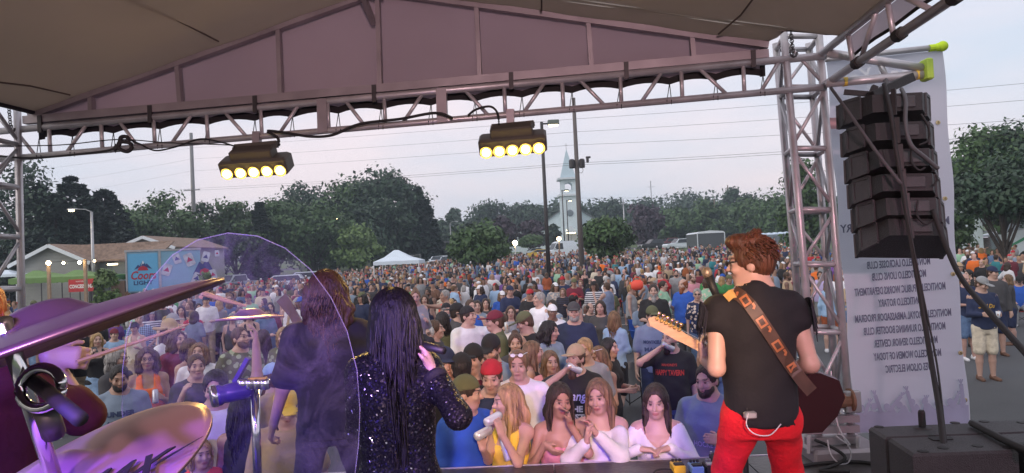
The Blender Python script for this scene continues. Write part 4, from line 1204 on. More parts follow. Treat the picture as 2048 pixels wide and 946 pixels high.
def stage_light(label, cx_, cy_, lens, yoke, clampx, roll):
 c = tp(cx_, cy_, .06)
 t = thing('stage_light', label, 'stage light', c, 'amber stage lights')
 ux = (tp(*lens[-1], .06) - tp(*lens[0], .06)).normalized()
 un = (CPOS + Vector((0, .5, -1.6)) - c).normalized()
 un = (un - ux * un.dot(ux)).normalized()
 uz = un.cross(ux) * 1
 if uz.z < 0: uz = -uz
 M = Matrix((ux, -un, uz)).transposed()
 wl = (tp(*lens[-1], .06) - tp(*lens[0], .06)).length + .10
 m = MB(); m.bbox(c, (wl, .145, .122), .015, M); h = m.build('housing', lamp_black, t)
 m = MB(); m.bbox(c + uz * .085 + ux * .0, (wl * .62, .12, .08), .01, M); m.build('driver_box', lamp_black, t)
 mid = tp(lens[2][0], lens[2][1], .06)
 for x, y in lens:
  q = tp(x, y, .06)
  q = c + ux * (q - c).dot(ux) - uz * .022 + un * .073
  m = MB(); m.lathe(q, [(.027, 0), (.027, .010), (.024, .020), (.016, .029), (.005, .033)], 14, Matrix((ux, uz.cross(ux) * -1 if False else un.cross(ux), un)).transposed()); m.build('lens', amber, t, smooth=True)
  m = MB(); m.lathe(q, [(.030, -.001), (.034, .0), (.040, .008), (.042, .008), (.040, .004), (.034, -.004)], 18, Matrix((ux, un.cross(ux), un)).transposed()); m.build('halo_ring', amber_ring, t)
 ya, yb = yoke
 p, q = tp(cx_ - 42, ya + 4, .06), tp(cx_ + 42, ya - 4, .06)
 m = MB(); m.bar(p, q, .04, .045); m.bar(p, c + ux * -(wl * .28) + uz * .12, .012, .03); m.bar(q, c + ux * (wl * .28) + uz * .12, .012, .03); m.build('yoke', lamp_black, t)
 m = MB(); m.bar(tp(clampx, chord_b(clampx) - 10, .05), tp(clampx, ya + 3, .05), .045, .05); m.build('clamp', alu_dull, t)
 L = D.lights.new('amber_beam', 'SPOT')
 L.energy, L.color, L.spot_size, L.spot_blend, L.shadow_soft_size = 85, (1.0, .62, .16), R(80), .6, .12
 lo = D.objects.new('amber_beam', L); COL.objects.link(lo); lo.parent = t
 lo.location = un * .20 - uz * .02
 lo.rotation_euler = (-(un)).to_track_quat('Z', 'Y').to_euler() if False else un.to_track_quat('-Z', 'Y').to_euler()
 return t
stage_light('left amber stage light bar, its five lit lenses hanging under the truss above the trailer', 513, 330, [(462, 343), (489, 341.5), (515, 340), (541, 338.5), (567, 336)], (292, 300), 514, 0)
stage_light('right amber stage light bar, its five lit lenses hanging left of the church', 1026, 286, [(974, 300), (1000, 298), (1026, 296.5), (1052, 294.5), (1078, 291)], (252, 258), 1021, 0)
def tower(label, tops, bots, d, dd, rungs, r=.0245, nb=10):
 """tops/bots: x of the two near chords at the top and the base rows; the far pair stands dd behind"""
 (xa, xb, yt), (ya_, yb_, yb) = tops, bots
 t = thing('truss_tower', label, 'truss', spx((ya_ + yb_) / 2, yb, d), 'truss towers')
 T = [spx(xa, yt, d), spx(xb, yt, d)]
 B = [spx(ya_, yb, d), spx(yb_, yb, d)]
 back = -tnor * dd + tdir * .035
 T += [T[0] + back, T[1] + back]; B += [B[0] + back, B[1] + back]
 ch = []
 for k in range(4):
  m = MB(); m.tube(B[k], T[k], r, n=10); m.build('chord', alu, t, smooth=True)
 def at(k, u): return B[k].lerp(T[k], u)
 for u in rungs:
  for i, j in ((0, 1), (2, 3), (0, 2), (1, 3)):
   m = MB(); m.tube(at(i, u), at(j, u), .018, n=8); m.build('rung', alu, t, smooth=True)
 for q in range(len(rungs) - 1):
  for n_, (i, j) in enumerate(((0, 1), (2, 3), (0, 2), (1, 3))):
   a, b = (i, j) if (q + n_) % 2 else (j, i)
   m = MB(); m.tube(at(a, rungs[q] + .01), at(b, rungs[q + 1] - .01), .012, n=8); m.build('brace', alu, t, smooth=True)
 return t, T, B
rt, RT, RB = tower('right truss tower standing beside the sponsor banner', (1567, 1637, 60), (1640, 1705, 905), 5.05, .30, [.0, .12, .285, .445, .575, .72, .865, .985])
for yy in (838, 858, 880):
 m = MB(); m.bar(spx(1612, yy + 2, 4.98), spx(1716, yy - 2, 4.98), .05, .045); m.build('base_bar', alu_dull, rt)
m = MB(); m.bbox(spx(1668, 905, 5.12), (.46, .5, .17), .02); m.build('base_block', alu_dull, rt)
for xx in (1618, 1716):
 m = MB(); m.bar(spx(xx, 905, 4.9), spx(xx, 872, 4.9), .05, .02); m.build('base_sleeve', alu, rt)
m = MB(); m.bbox(spx(1705, 803, 4.95), (.10, .04, .14), .008); m.build('winch_plate', galv, rt)
m = MB(); m.lathe(spx(1684, 801, 4.97), [(.075, -.06), (.075, -.045), (.05, -.04), (.05, .04), (.075, .045), (.075, .06)], 14, Matrix.Rotation(R(90), 3, 'Y')); m.build('winch_drum', mat('winch_rope', (.18, .10, .06), .8, var=.3), rt)
m = MB(); m.bbox(spx(1657, 803, 4.95), (.04, .06, .17), .01); m.build('winch_side', mat('winch_wood', (.36, .20, .10), .6, var=.2), rt)
lt, LT, LB = tower('left truss tower at the left edge in front of the spruces', (-22, 34, 190), (-6, 50, 900), 5.55, -.30, [.0, .15, .33, .455, .60, .74, .86, .98])
sd = thing('side_truss', 'side truss with a mauve valance running from the right tower toward the camera', 'truss', U0)
LW = spx(1655, 166, 4.98)
m = MB(); m.tube(U0 - rdir * .1, U0 + rdir * 6.5, .0245, n=10); m.build('upper_chord', alu, sd, smooth=True)
m = MB(); m.tube(LW - rdir * .1, LW + rdir * 6.5, .0245, n=10); m.build('lower_chord', alu, sd, smooth=True)
for k in range(12):
 s = .42 + k * .52
 m = MB(); m.tube(U0 + rdir * s, LW + rdir * s, .015, n=8); m.build('upright', alu, sd, smooth=True)
 a, b = (s + .10, s + .40) if k % 2 else (s + .40, s + .10)
 m = MB(); m.tube(U0 + rdir * a, LW + rdir * b, .0145, n=8); m.build('brace', alu, sd, smooth=True)
 m = MB(); m.lathe(LW + rdir * (s + .06), [(.033, -.03), (.033, .03)], 10, Matrix((tdir, Vector((0, 0, 1)), rdir)).transposed()); m.build('strap', rubber, sd)
V, F = [], []
dn = (LW - U0)
for k in range(40):
 s = .35 + k * .16
 sc = .54 + .05 * abs(math.sin((s - .35) / .52 * PI))
 V += [U0 + rdir * s + tdir * .03 - Vector((0, 0, .01)), U0 + rdir * s + dn * (1.12 - sc) + tdir * .035, U0 + rdir * s + dn * (1.22 - sc) + tdir * .036]
 if k:
  a = 3 * (k - 1)
  F += [(a, a + 3, a + 4, a + 1)]
m = MB(); m.add([v for v in V], F); m.build('valance', mauve_fab, sd, smooth=True)
F2 = [(3 * (k - 1) + 1, 3 * k + 1, 3 * k + 2, 3 * (k - 1) + 2) for k in range(1, 40)]
m = MB(); m.add([v - tdir * .003 for v in V], F2); m.build('hem', hem_fab, sd)
for lab, (x, y), d in (('short lifting chain inside the top of the right tower', (1582, 62), 5.0), ('short lifting chain beside the top of the left tower', (18, 214), 5.5)):
 t = thing('lifting_chain', lab, 'chain', spx(x, y, d))
 for k in range(9):
  c = spx(x + k * .5, y + 5 + k * 5.0, d)
  m = MB()
  m.path([c + Vector((.012 * math.cos(a) * (k % 2), .012 * math.cos(a) * ((k + 1) % 2), .013 * math.sin(a))) for a in np.linspace(0, 2 * PI, 9)], .0035, 4); m.build('link', dark_steel, t)
 m = MB(); c = spx(x + 5, y + 44, d); m.path([c + Vector((.022 * math.cos(a), 0, .025 * math.sin(a))) for a in np.linspace(1.2, 6.5, 10)], .007, 5); m.build('hook', dark_steel, t)
arm = thing('speaker_outrigger', 'short outrigger with a green end plate holding the speaker array', 'outrigger', spx(1655, 165, 4.9))
lime = mat('lime_plate', (.36, .52, .06), .6, var=.1)
for a, b in (((1652, 167), (1846, 149)), ((1655, 106), (1846, 136))):
 m = MB(); m.tube(spx(*a, 4.9), spx(*b, 4.75), .027, n=10); m.build('tube', alu, arm, smooth=True)
m = MB(); m.tube(spx(1757, 122, 4.83), spx(1776, 160, 4.81), .018, n=8); m.build('brace', alu, arm, smooth=True)
m = MB(); m.bbox(spx(1853, 140, 4.74), (.04, .09, .13), .008); m.build('end_plate', lime, arm)
ylw = mat('yellow_tape', (.62, .42, .06), .6, var=.1)
for x, y in ((1690, 163.5), (1836, 150)):
 m = MB(); m.lathe(spx(x, y, 4.87 if x < 1700 else 4.76), [(.029, -.014), (.029, .014)], 12, Matrix.Rotation(R(84), 3, 'Y')); m.build('tape', ylw, arm)
vinyl = fabric('banner_vinyl', (0.66, 0.68, 0.74), (.80, .82, .88), .6, var=.05)
ban = thing('banner', 'tall white sponsor banner seen from behind with mirrored club names', 'banner', spx(1800, 850, 5.62))
BT0, BT1, BB0, BB1 = spx(1652, 122, 5.62), spx(1884, 101, 5.58), spx(1712, 868, 5.62), spx(1940, 846, 5.58)
V, F = [], []
nu, nv = 16, 34
for lay in (0, 1):
 for i in range(nu + 1):
  for j in range(nv + 1):
   u, v = i / nu, j / nv
   p = BT0.lerp(BT1, u).lerp(BB0.lerp(BB1, u), v)
   w = .010 * math.sin(v * 8 + u * 2.5) + .012 * math.sin(u * 5.5 + v * 3)
   edge = .012 * math.sin(v * 22) * (1 if i in (0, nu) else 0)
   V.append(p - tnor * (w - .004 * lay) + tdir * edge * .6)
n = (nu + 1) * (nv + 1)
for i in range(nu):
 for j in range(nv):
  a = i * (nv + 1) + j
  F += [(a, a + nv + 1, a + nv + 2, a + 1), (n + a, n + a + 1, n + a + nv + 2, n + a + nv + 1)]
m = MB(); m.add(V, F); sheetb = m.build('vinyl_sheet', vinyl, ban, smooth=True)
m = MB(); m.tube(spx(1645, 119, 5.6), spx(1860, 96, 5.56), .021, n=10); m.build('pipe', alu, ban, smooth=True)
limeb = mat('tennis_ball', (.50, .72, .03), .8, var=.1)
m = MB(); m.tube(spx(1858, 96.5, 5.56), spx(1878, 94, 5.56), .025, n=10); m.build('pipe_tape', limeb, ban)
m = MB(); m.sphere(spx(1885, 92.5, 5.55), .037, 14, 10); m.sphere(spx(1877, 94, 5.555), .03, 12, 8); m.build('end_ball', limeb, ban, smooth=True)
for x, y in ((1876, 245), (1890, 397), (1906, 548), (1921, 706), (1930, 800)):
 m = MB(); m.lathe(spx(x, y, 5.555), [(.016, -.003), (.016, .003), (.008, .004), (.008, -.003)], 10, Matrix((tdir, Vector((0, 0, 1)), tnor)).transposed()); m.build('grommet', mat('brass', (.5, .42, .25), .4, .8, var=0), ban)
ink = mat('banner_ink', (0.13, 0.14, 0.21), 0.6, var=0.1)
ink2 = mat('banner_ink_pale', (0.40, 0.42, 0.52), 0.6, var=0.1)
ux_b, uy_b = (BT0 - BT1).normalized(), (BT0 - BB0).normalized()     # reads right to left: we see the back
def ban_text(txt, xc, yc, wpx, hpx, material=ink, bold=.022, shear=0, spacing=1.0):
 d = 5.55
 o = spx(xc, yc, d)
 text_at('lettering', txt, o, ux_b, uy_b, hpx * d * .9 / FPX * 1.38, material, ban, bold=bold, shear=shear, width=wpx * d * .9 / FPX, spacing=spacing)
LINES = [('MONTICELLO INDUSTRY', 1790, 450, 214, 16), ('MONTICELLO CHAMBER', 1795, 490, 170, 16), ('MONTICELLO LACROSSE CLUB', 1797, 527, 124, 15), ('MONTICELLO LIONS CLUB', 1798, 551, 106, 15), ('MONTICELLO PUBLIC WORKS DEPARTMENT', 1800, 579, 178, 15),
         ('MONTICELLO ROTARY', 1803, 604, 90, 15), ('MONTICELLO ROYAL AMBASSADOR PROGRAM', 1806, 632, 188, 15), ('MONTICELLO RUNNING BOOSTER CLUB', 1809, 658, 160, 15),
         ('MONTICELLO SENIOR CENTER', 1812, 684, 124, 15), ('MONTICELLO WOMEN OF TODAY', 1815, 710, 132, 15), ('WES OLSON ELECTRIC', 1818, 736, 92, 15)]
for tx, xc, yc, w, h in LINES[:1] + LINES[2:]:
 ban_text(tx, xc, yc, w, h)
palew = mat('banner_white', (.66, .68, .74), .6, var=0)
ban_text('Thank You', 1775, 150, 180, 34, palew, .01, .3)
ban_text('to all our', 1745, 185, 110, 26, palew, .01, .3)
ban_text('Partners', 1740, 215, 130, 34, palew, .01, .3)
m = MB()
def bp_(x, y, d=5.552): return spx(x, y, d)
m.prism([bp_(1657, 236), bp_(1698, 234), bp_(1702, 256), bp_(1662, 258)], tnor * .002); m.build('red_block', mat('banner_red', (.52, .28, .30), .6, var=.1), ban)
rngb = np.random.RandomState(3)
m = MB()
xs = np.linspace(0.0, 1.0, 60)
base = [(1711 + 228 * u, 866 - 20 * u) for u in xs]
topl = []
for u in xs:
 hy = 832 - 20 * u - 9 * abs(math.sin(u * 26)) - 5 * math.sin(u * 61)
 topl.append((1709 + 228 * u, hy))
for k in range(59):
 m.prism([bp_(*base[k]), bp_(*base[k + 1]), bp_(*topl[k + 1]), bp_(*topl[k])], tnor * .001)
for u in np.linspace(.06, .95, 9):
 cx_, cy_ = 1709 + 228 * u, 822 - 20 * u - rngb.uniform(0, 8)
 m.prism([bp_(cx_ + 6.5 * math.cos(a), cy_ + 7.5 * math.sin(a), 5.5505) for a in np.linspace(0, 2 * PI, 12)[:-1]], tnor * .001)
for x0, y0_, x1, y1_ in ((1762, 825, 1750, 790), (1778, 822, 1802, 792), (1826, 820, 1814, 782), (1728, 832, 1738, 806), (1905, 815, 1916, 790), (1928, 815, 1922, 768), (1850, 822, 1852, 800)):
 a, b = bp_(x0, y0_, 5.5495), bp_(x1, y1_, 5.5495)
 m.bar(a, b, .026, .002, up=tnor);
 for s in (-.3, 0, .3):
  m.bar(b, b + (b - a).normalized() * .035 + tdir * s * .05, .008, .002, up=tnor)
m.build('printed_crowd', mat('banner_print', (0.36, 0.39, 0.53), 0.6, var=0.15, scale=4), ban)
spk = mat('speaker_black', (0.014, 0.014, 0.016), 0.6, var=0.2, scale=14, bump=.3, bscale=120)
spk_side = mat('speaker_side', (0.05, 0.052, 0.056), 0.6, var=0.2, scale=14, bump=.3, bscale=120)
la = thing('speaker_array', 'black six box line array hanging in front of the white banner', 'speaker', spx(1790, 340, 4.6))
CX_ = [1777, 1784, 1791, 1797, 1805, 1811]; CY_ = [218, 275, 329, 379, 428, 474]
for k in range(6):
 c = spx(CX_[k], CY_[k], 4.55)
 yaw = R(-13); pit = R(-2 - 2.6 * k - (4 if k == 5 else 0)); rol = R(-2.0 - .3 * k)
 M = Matrix.Rotation(yaw, 3, 'Z') @ Matrix.Rotation(pit, 3, 'X') @ Matrix.Rotation(-rol, 3, 'Y')
 W, Wb, H_, H2, Dp = .236, .128, .081, .054, .33
 def P_(x, y, z): return c + M @ Vector((x, y, z))
 prof = [(-W, Dp * .5), (-W, Dp * .2), (-Wb, -Dp * .5), (Wb, -Dp * .5), (W, Dp * .2), (W, Dp * .5)]
 m = MB()
 V = []
 for s in (-1, 1):
  for x, y in prof:
   hh = (H_ if y > .1 else (H_ * .9 if y > -.1 else H2)) * .93
   V.append(P_(x, y, s * hh))
 n = 6
 m.add(V, [tuple(range(n - 1, -1, -1)), tuple(range(n, 2 * n))] + [(i, (i + 1) % n, n + (i + 1) % n, n + i) for i in range(n)])
 cab = m.build('cabinet', spk, la)
 for sx in (-1, 1):
  e0, e1 = Vector((sx * W, Dp * .2, 0)), Vector((sx * Wb, -Dp * .5, 0))
  nrm = Vector((sx * (Dp * .7), -(W - Wb), 0)).normalized()
  f0, f1 = e0.lerp(e1, .08) + nrm * .002, e0.lerp(e1, .62) + nrm * .002
  hz = H_ * .80
  m = MB()
  for A_, B_, th in (((f0, -hz), (f1, -hz * .9), 0), ((f0, hz), (f1, hz * .9), 0), ((f0, -hz), (f0, hz), 0), ((f1, -hz * .9), (f1, hz * .9), 0)):
   a = c + M @ (A_[0] + Vector((0, 0, A_[1]))); b = c + M @ (B_[0] + Vector((0, 0, B_[1])))
   m.bar(a, b, .018, .016, up=M @ nrm)
  m.build('side_rim', spk_side, cab)
  m = MB(); g0, g1 = e0.lerp(e1, .12) + nrm * .001, e0.lerp(e1, .56) + nrm * .001
  m.prism([c + M @ (g0 + Vector((0, 0, -hz * .85))), c + M @ (g1 + Vector((0, 0, -hz * .75))), c + M @ (g1 + Vector((0, 0, hz * .75))), c + M @ (g0 + Vector((0, 0, hz * .85)))], M @ nrm * .004); m.build('side_panel', spk_side, cab)
  m = MB(); m.bar(P_(sx * (W - .004), Dp * .52, -H_ * .9), P_(sx * (W - .004), Dp * .52, H_ * .9), .02, .03); m.build('rigging_rail', spk_side, cab)
 m = MB(); m.bbox(P_(.03, -Dp * .5 - .006, 0), (.12, .012, H2 * 1.2), .004, M); m.build('connector_plate', spk_side, cab)
 m = MB(); m.bar(P_(-.02, -Dp * .5 - .012, -H2 - .02), P_(-.02, -Dp * .5 - .012, H2 + .02), .025, .012); m.build('rear_link', dark_steel, cab)
m = MB(); m.bar(spx(1742, 192, 4.5), spx(1822, 155, 4.62), .05, .05); m.bar(spx(1744, 186, 4.52), spx(1750, 172, 4.52), .03, .03); m.build('fly_bar', spk, la)
m = MB(); m.bar(spx(1688, 184, 4.62), spx(1760, 190, 4.55), .02, .03); m.build('front_link', spk, la)
m = MB(); m.tube(spx(1772, 160, 4.76), spx(1776, 172, 4.6), .012); m.build('shackle', dark_steel, la)
cable('thick black cable loom hanging down the back of the speaker array to the sub below', [spx(1768, 168, 4.4), spx(1782, 230, 4.28), spx(1792, 300, 4.26), spx(1806, 380, 4.24), spx(1820, 470, 4.2), spx(1842, 600, 4.1), spx(1862, 720, 3.9), spx(1880, 830, 3.6), spx(1893, 960, 3.3)], .013)
cable('thin cable running beside the thick loom down from the array', [spx(1800, 330, 4.25), spx(1812, 420, 4.22), spx(1832, 520, 4.15), spx(1850, 610, 4.08), spx(1874, 730, 3.85), spx(1888, 850, 3.55), spx(1900, 958, 3.3)], .005)
cable('grey cable curving over the right side of the upper speaker boxes', [spx(1803, 178, 4.4), spx(1811, 200, 4.3), spx(1811, 250, 4.26), spx(1822, 290, 4.25), spx(1850, 315, 4.28), spx(1876, 337, 4.3)], .012, mat('grey_cable', (.08, .085, .09), .6, var=0))
for i, pts in enumerate((([(1842, 228), (1857, 255), (1857, 280), (1838, 290)]), ([(1822, 295), (1824, 325), (1838, 340), (1850, 335)]), ([(1872, 350), (1874, 360), (1866, 372)]), ([(1836, 400), (1834, 430), (1850, 448), (1866, 440)]), ([(1766, 300), (1775, 330), (1790, 345)]))):
 cable(['looped jumper cable on the top pair of speaker boxes', 'looped jumper cable between the second and third boxes', 'short jumper cable on the right of the fourth box', 'looped jumper cable beside the fifth box', 'jumper cable behind the third box near the loom'][i], [spx(x, y, 4.3) for x, y in pts], .006)
cable('grey ratchet strap slanting from the tower across the speaker array', [spx(1662, 176, 4.7), spx(1690, 215, 4.45), spx(1750, 300, 4.28), spx(1802, 368, 4.2)], .010, mat('strap_grey', (.07, .07, .075), .8, var=0), name='ratchet_strap')
cable('black strap slanting down from the speaker array to the right edge', [spx(1866, 420, 4.3), spx(1892, 492, 4.2), spx(1925, 560, 4.0), spx(1985, 632, 3.6), spx(2060, 716, 3.2)], [.010] * 24 + [.016] if False else .015, name='ratchet_strap')
sub_m = mat('sub_paint', (0.040, 0.040, 0.043), 0.55, var=0.2, scale=60, bump=.5, bscale=220)
pocket = mat('sub_pocket', (0.006, 0.006, 0.006), .6, var=0)
ZS = DECK + .46
def sub(label, corners, feet):
 P = [on_z(x, y, ZS) for x, y in corners]
 c = sum(P, Vector()) / 4
 t = thing('subwoofer', label, 'speaker', (c.x, c.y, DECK + .004), 'subwoofers')
 m = MB()
 b = .012
 Q = [p + (c - p).normalized() * b for p in P]
 V = [Vector((p.x, p.y, DECK + .004)) for p in P] + [Vector((p.x, p.y, ZS - b)) for p in P] + Q
 m.add(V, [(0, 1, 5, 4), (1, 2, 6, 5), (2, 3, 7, 6), (3, 0, 4, 7), (4, 5, 9, 8), (5, 6, 10, 9), (6, 7, 11, 10), (7, 4, 8, 11), (8, 9, 10, 11), (3, 2, 1, 0)])
 m.build('cabinet', sub_m, t)
 for x, y in feet:
  p = on_z(x, y, ZS)
  m = MB(); m.lathe(p, [(.022, -.001), (.022, .0025), (.004, .003)], 14); m.build('foot_pocket', pocket, t)
 return t
s1 = sub('far left subwoofer with an upright pole stub, below the sponsor banner', [(1737, 854), (1936, 846), (1975, 866.5), (1770, 874)], [(1758, 854), (1910, 846)])
c = on_z(1845, 856, ZS)
m = MB(); m.lathe(c, [(.040, 0), (.038, .005), (.02, .006)], 16); m.build('pole_socket', dark_steel, s1)
m = MB(); m.lathe(c, [(.016, 0), (.016, .075), (.012, .085)], 12); m.build('pole_stub', rubber, s1)
sub('near left subwoofer with a dark cable hatch, below the sponsor banner', [(1776, 876), (1978, 868), (2036, 900), (1825, 908)], [(1846, 903), (1955, 892), (2016, 895), (1886, 896)])
s2 = on_z(1900, 877, ZS)
o = MB(); o.prism([on_z(1856, 876, ZS + .001), on_z(1902, 874, ZS + .001), on_z(1907, 879, ZS + .001), on_z(1868, 882, ZS + .001)], (0, 0, .003)); props(o.build('cable_hatch', pocket, None, loc=s2), 'small dark cable hatch on the near left subwoofer top', 'hatch')
sub('far right subwoofer at the right edge of the photo', [(1947, 843), (2150, 835), (2190, 857), (1990, 866)], [(1968, 843), (2044, 845)])
sub('near right subwoofer at the bottom right corner', [(1996, 868), (2195, 860), (2260, 890), (2050, 898)], [(2052, 888)])
cable('thick black cable lying across the subwoofers to the right edge', [on_z(1943, 846, ZS + .02), on_z(1985, 868, ZS + .02), on_z(2025, 888, ZS + .02), on_z(2090, 915, ZS + .02)], .016)
white_c = mat('white_cable', (.6, .58, .62), .5, var=0)
def dk(x, y, h=.012): return on_z(x, y, DECK + h)
cable('black cable snaking on the deck at the foot of the right tower', [dk(1600, 932), dk(1650, 926), dk(1720, 924), dk(1770, 934), dk(1790, 948)], .011)
cable('second black cable looping from the tower foot toward the subwoofers', [dk(1630, 880, .16), dk(1665, 895, .1), dk(1690, 915, .05), dk(1670, 930), dk(1640, 940), dk(1700, 944)], .010)
for i, pts in enumerate(([(1662, 742, .5), (1668, 810, .34), (1676, 850, .2), (1690, 880, .12), (1702, 905, .03), (1696, 925, .012), (1674, 930, .012)], [(1655, 880, .12), (1660, 905, .06), (1672, 922, .012), (1690, 930, .012)], [(1672, 872, .14), (1690, 885, .1), (1700, 890, .08), (1686, 872, .16), (1676, 868, .18)])):
 cable(['long white cable hanging down inside the right tower', 'short white cable at the foot of the right tower', 'looped white cable on the base of the right tower'][i], [spx(x, y, 4.8) for x, y, h in pts], .0045, white_c)
ped_y, ped_b = mat('pedal_yellow', (.75, .50, .03), .4, var=.05), mat('pedal_blue', (.22, .42, .60), .4, var=.05)
def pedal(label, x, y, w, h, material, knobs=3):
 p = dk(x, y, 0)
 t = thing('effects_pedal', label, 'guitar pedal', p, 'guitar pedals')
 m = MB(); m.bbox(p + Vector((0, 0, .03)), (w, h, .05), .008); m.build('case', material, t)
 m = MB(); m.bbox(p + Vector((0, -h * .25, .058)), (w * .8, h * .4, .012), .004); m.build('foot_switch', rubber if material is not black else galv, t)
 for k in range(knobs):
  m = MB(); m.lathe(p + Vector(((k - (knobs - 1) / 2) * w * .28, h * .3, .055)), [(.009, 0), (.009, .014), (.006, .016)], 8); m.build('knob', galv if material is black else rubber, t)
pedal('yellow guitar pedal on the deck in front of the guitarist', 1356, 944, .075, .12, ped_y)
pedal('light blue guitar pedal right of the yellow one', 1392, 946, .075, .12, ped_b)
pedal('black guitar pedal with bright knobs nearest the deck edge', 1440, 928, .10, .14, black, 4)
pedal('small black pedal left of the black one with knobs', 1420, 944, .07, .11, black, 2)
cable('thin cable looping left from the yellow pedal', [dk(1345, 940), dk(1330, 938), dk(1312, 941), dk(1305, 950)], .006)
cable('tan cable looping up beside the red trousers', [dk(1445, 925), dk(1452, 912, .06), dk(1470, 905, .1), dk(1485, 906, .05)], .007, mat('tan_cable', (.42, .33, .22), .6, var=0))
cable('black patch cable between the small black pedals', [dk(1400, 935), dk(1418, 931, .03), dk(1432, 938)], .006)
rear = thing('rear_truss', 'rear lighting truss over the back of the stage', 'truss', (0, -1.9, 3.7))
for z in (3.62, 3.86):
 m = MB(); m.tube((-3.4, -1.9, z), (1.9, -2.3, z), .026, n=8); m.build('chord', alu, rear)
def wash(label, loc, aim, color, energy, size, blend=.5):
 loc, aim = Vector(loc), Vector(aim)
 d = (aim - loc).normalized()
 t = thing('wash_light', label, 'stage light', loc, 'rear wash lights')
 u, w = frame_of(d)
 Mx_ = Matrix((u, d.cross(u), d)).transposed()
 m = MB(); m.lathe(loc, [(.10, -.28), (.11, -.25), (.11, -.02), (.125, 0), (.115, .0), (.10, -.03)], 16, Mx_); m.build('can', lamp_black, t)
 m = MB(); m.bar(loc - d * .15 + u * .13, loc - d * .15 + u * .13 + Vector((0, 0, .25)), .02, .02); m.bar(loc - d * .15 - u * .13, loc - d * .15 - u * .13 + Vector((0, 0, .25)), .02, .02); m.build('yoke', lamp_black, t)
 L = D.lights.new('wash_beam', 'SPOT')
 L.energy, L.color, L.spot_size, L.spot_blend, L.shadow_soft_size = energy, color, R(size), blend, .10
 lo = D.objects.new('wash_beam', L); COL.objects.link(lo); lo.parent = t
 lo.location = d * .03
 lo.rotation_euler = d.to_track_quat('-Z', 'Y').to_euler()
wash('blue violet wash light over the left back of the stage', (-1.7, -1.8, 3.45), (-1.0, 3.0, 1.1), (.08, .035, 1.0), 1000, 46)
wash('violet wash light over the middle back of the stage', (-.6, -1.9, 3.45), (.30, 4.95, .45), (.34, .12, 1.0), 900, 22)
wash('pink wash light over the right back of the stage', (1.75, -2.1, 3.4), (1.3, 3.6, 1.6), (1.0, .25, .50), 200, 40)
wash('soft pink wash light aimed at the gable', (.2, -2.0, 3.42), (.1, 4.7, 3.75), (1.0, .64, .68), 620, 60)
wash('pink wash light aimed at the cymbals', (1.45, -2.1, 3.4), (-.5, 1.0, 2.2), (1.0, .30, .50), 22, 26)
wash('warm wash light over the right back of the stage', (.35, -2.05, 3.45), (.28, 5.0, 1.75), (1.0, .62, .32), 1350, 19)
# ------------------------------------------------------------------ people: a small distance-field modeller
def surface_nets(f, ax, ay, az):
 s = f < 0
 c = np.zeros(tuple(n - 1 for n in f.shape), np.int8)
 sl = lambda a, n: slice(a, n - 1 + a)
 for a in (0, 1):
  for b in (0, 1):
   for d in (0, 1):
    c += s[sl(a, f.shape[0]), sl(b, f.shape[1]), sl(d, f.shape[2])]
 act = (c > 0) & (c < 8)
 I, J, K = np.nonzero(act)
 n = len(I)
 x0, x1, y0, y1, z0, z1 = ax[I], ax[I + 1], ay[J], ay[J + 1], az[K], az[K + 1]
 cv, cp_ = [], []
 for a in (0, 1):
  for b in (0, 1):
   for d in (0, 1):
    cv.append(f[I + a, J + b, K + d])
    cp_.append(np.stack([x1 if a else x0, y1 if b else y0, z1 if d else z0], 1))
 S = np.zeros((n, 3)); C = np.zeros(n)
 for e0, e1 in ((0, 1), (0, 2), (0, 4), (1, 3), (1, 5), (2, 3), (2, 6), (3, 7), (4, 5), (4, 6), (5, 7), (6, 7)):
  va, vb = cv[e0], cv[e1]
  k = (va < 0) != (vb < 0)
  t = va[k] / (va[k] - vb[k])
  S[k] += cp_[e0][k] + (cp_[e1][k] - cp_[e0][k]) * t[:, None]
  C[k] += 1
 V = S / C[:, None]
 idx = -np.ones(c.shape, np.int32)
 idx[I, J, K] = np.arange(n)
 F = []
 nx, ny, nz_ = f.shape
 def emit(m, cells):
  i, j, k = np.nonzero(m[0])
  q = np.stack([idx[i + a, j + b, k + d] for a, b, d in cells], 1)
  fl = m[1][i, j, k]
  q[fl] = q[fl][:, ::-1]
  F.append(q)
 d = s[:-1] != s[1:]
 emit((d[:, 1:-1, 1:-1], ~s[:-1, 1:-1, 1:-1]), ((0, 0, 0), (0, 1, 0), (0, 1, 1), (0, 0, 1)))
 d = s[:, :-1] != s[:, 1:]
 emit((d[1:-1, :, 1:-1], ~s[1:-1, :-1, 1:-1]), ((0, 0, 0), (0, 0, 1), (1, 0, 1), (1, 0, 0)))
 d = s[:, :, :-1] != s[:, :, 1:]
 emit((d[1:-1, 1:-1, :], ~s[1:-1, 1:-1, :-1]), ((0, 0, 0), (1, 0, 0), (1, 1, 0), (0, 1, 0)))
 return V, np.concatenate(F)
def axis(lo, hi, step, fine=()):
 out, x = [lo], lo
 while x < hi:
  h = step
  for c, r, q in fine:
   dd = abs(x - c) - r
   if dd < 0: h = min(h, q)
   elif dd < .06: h = min(h, q + (step - q) * dd / .06)
  x += h
  out.append(x)
 return np.array(out, np.float32)
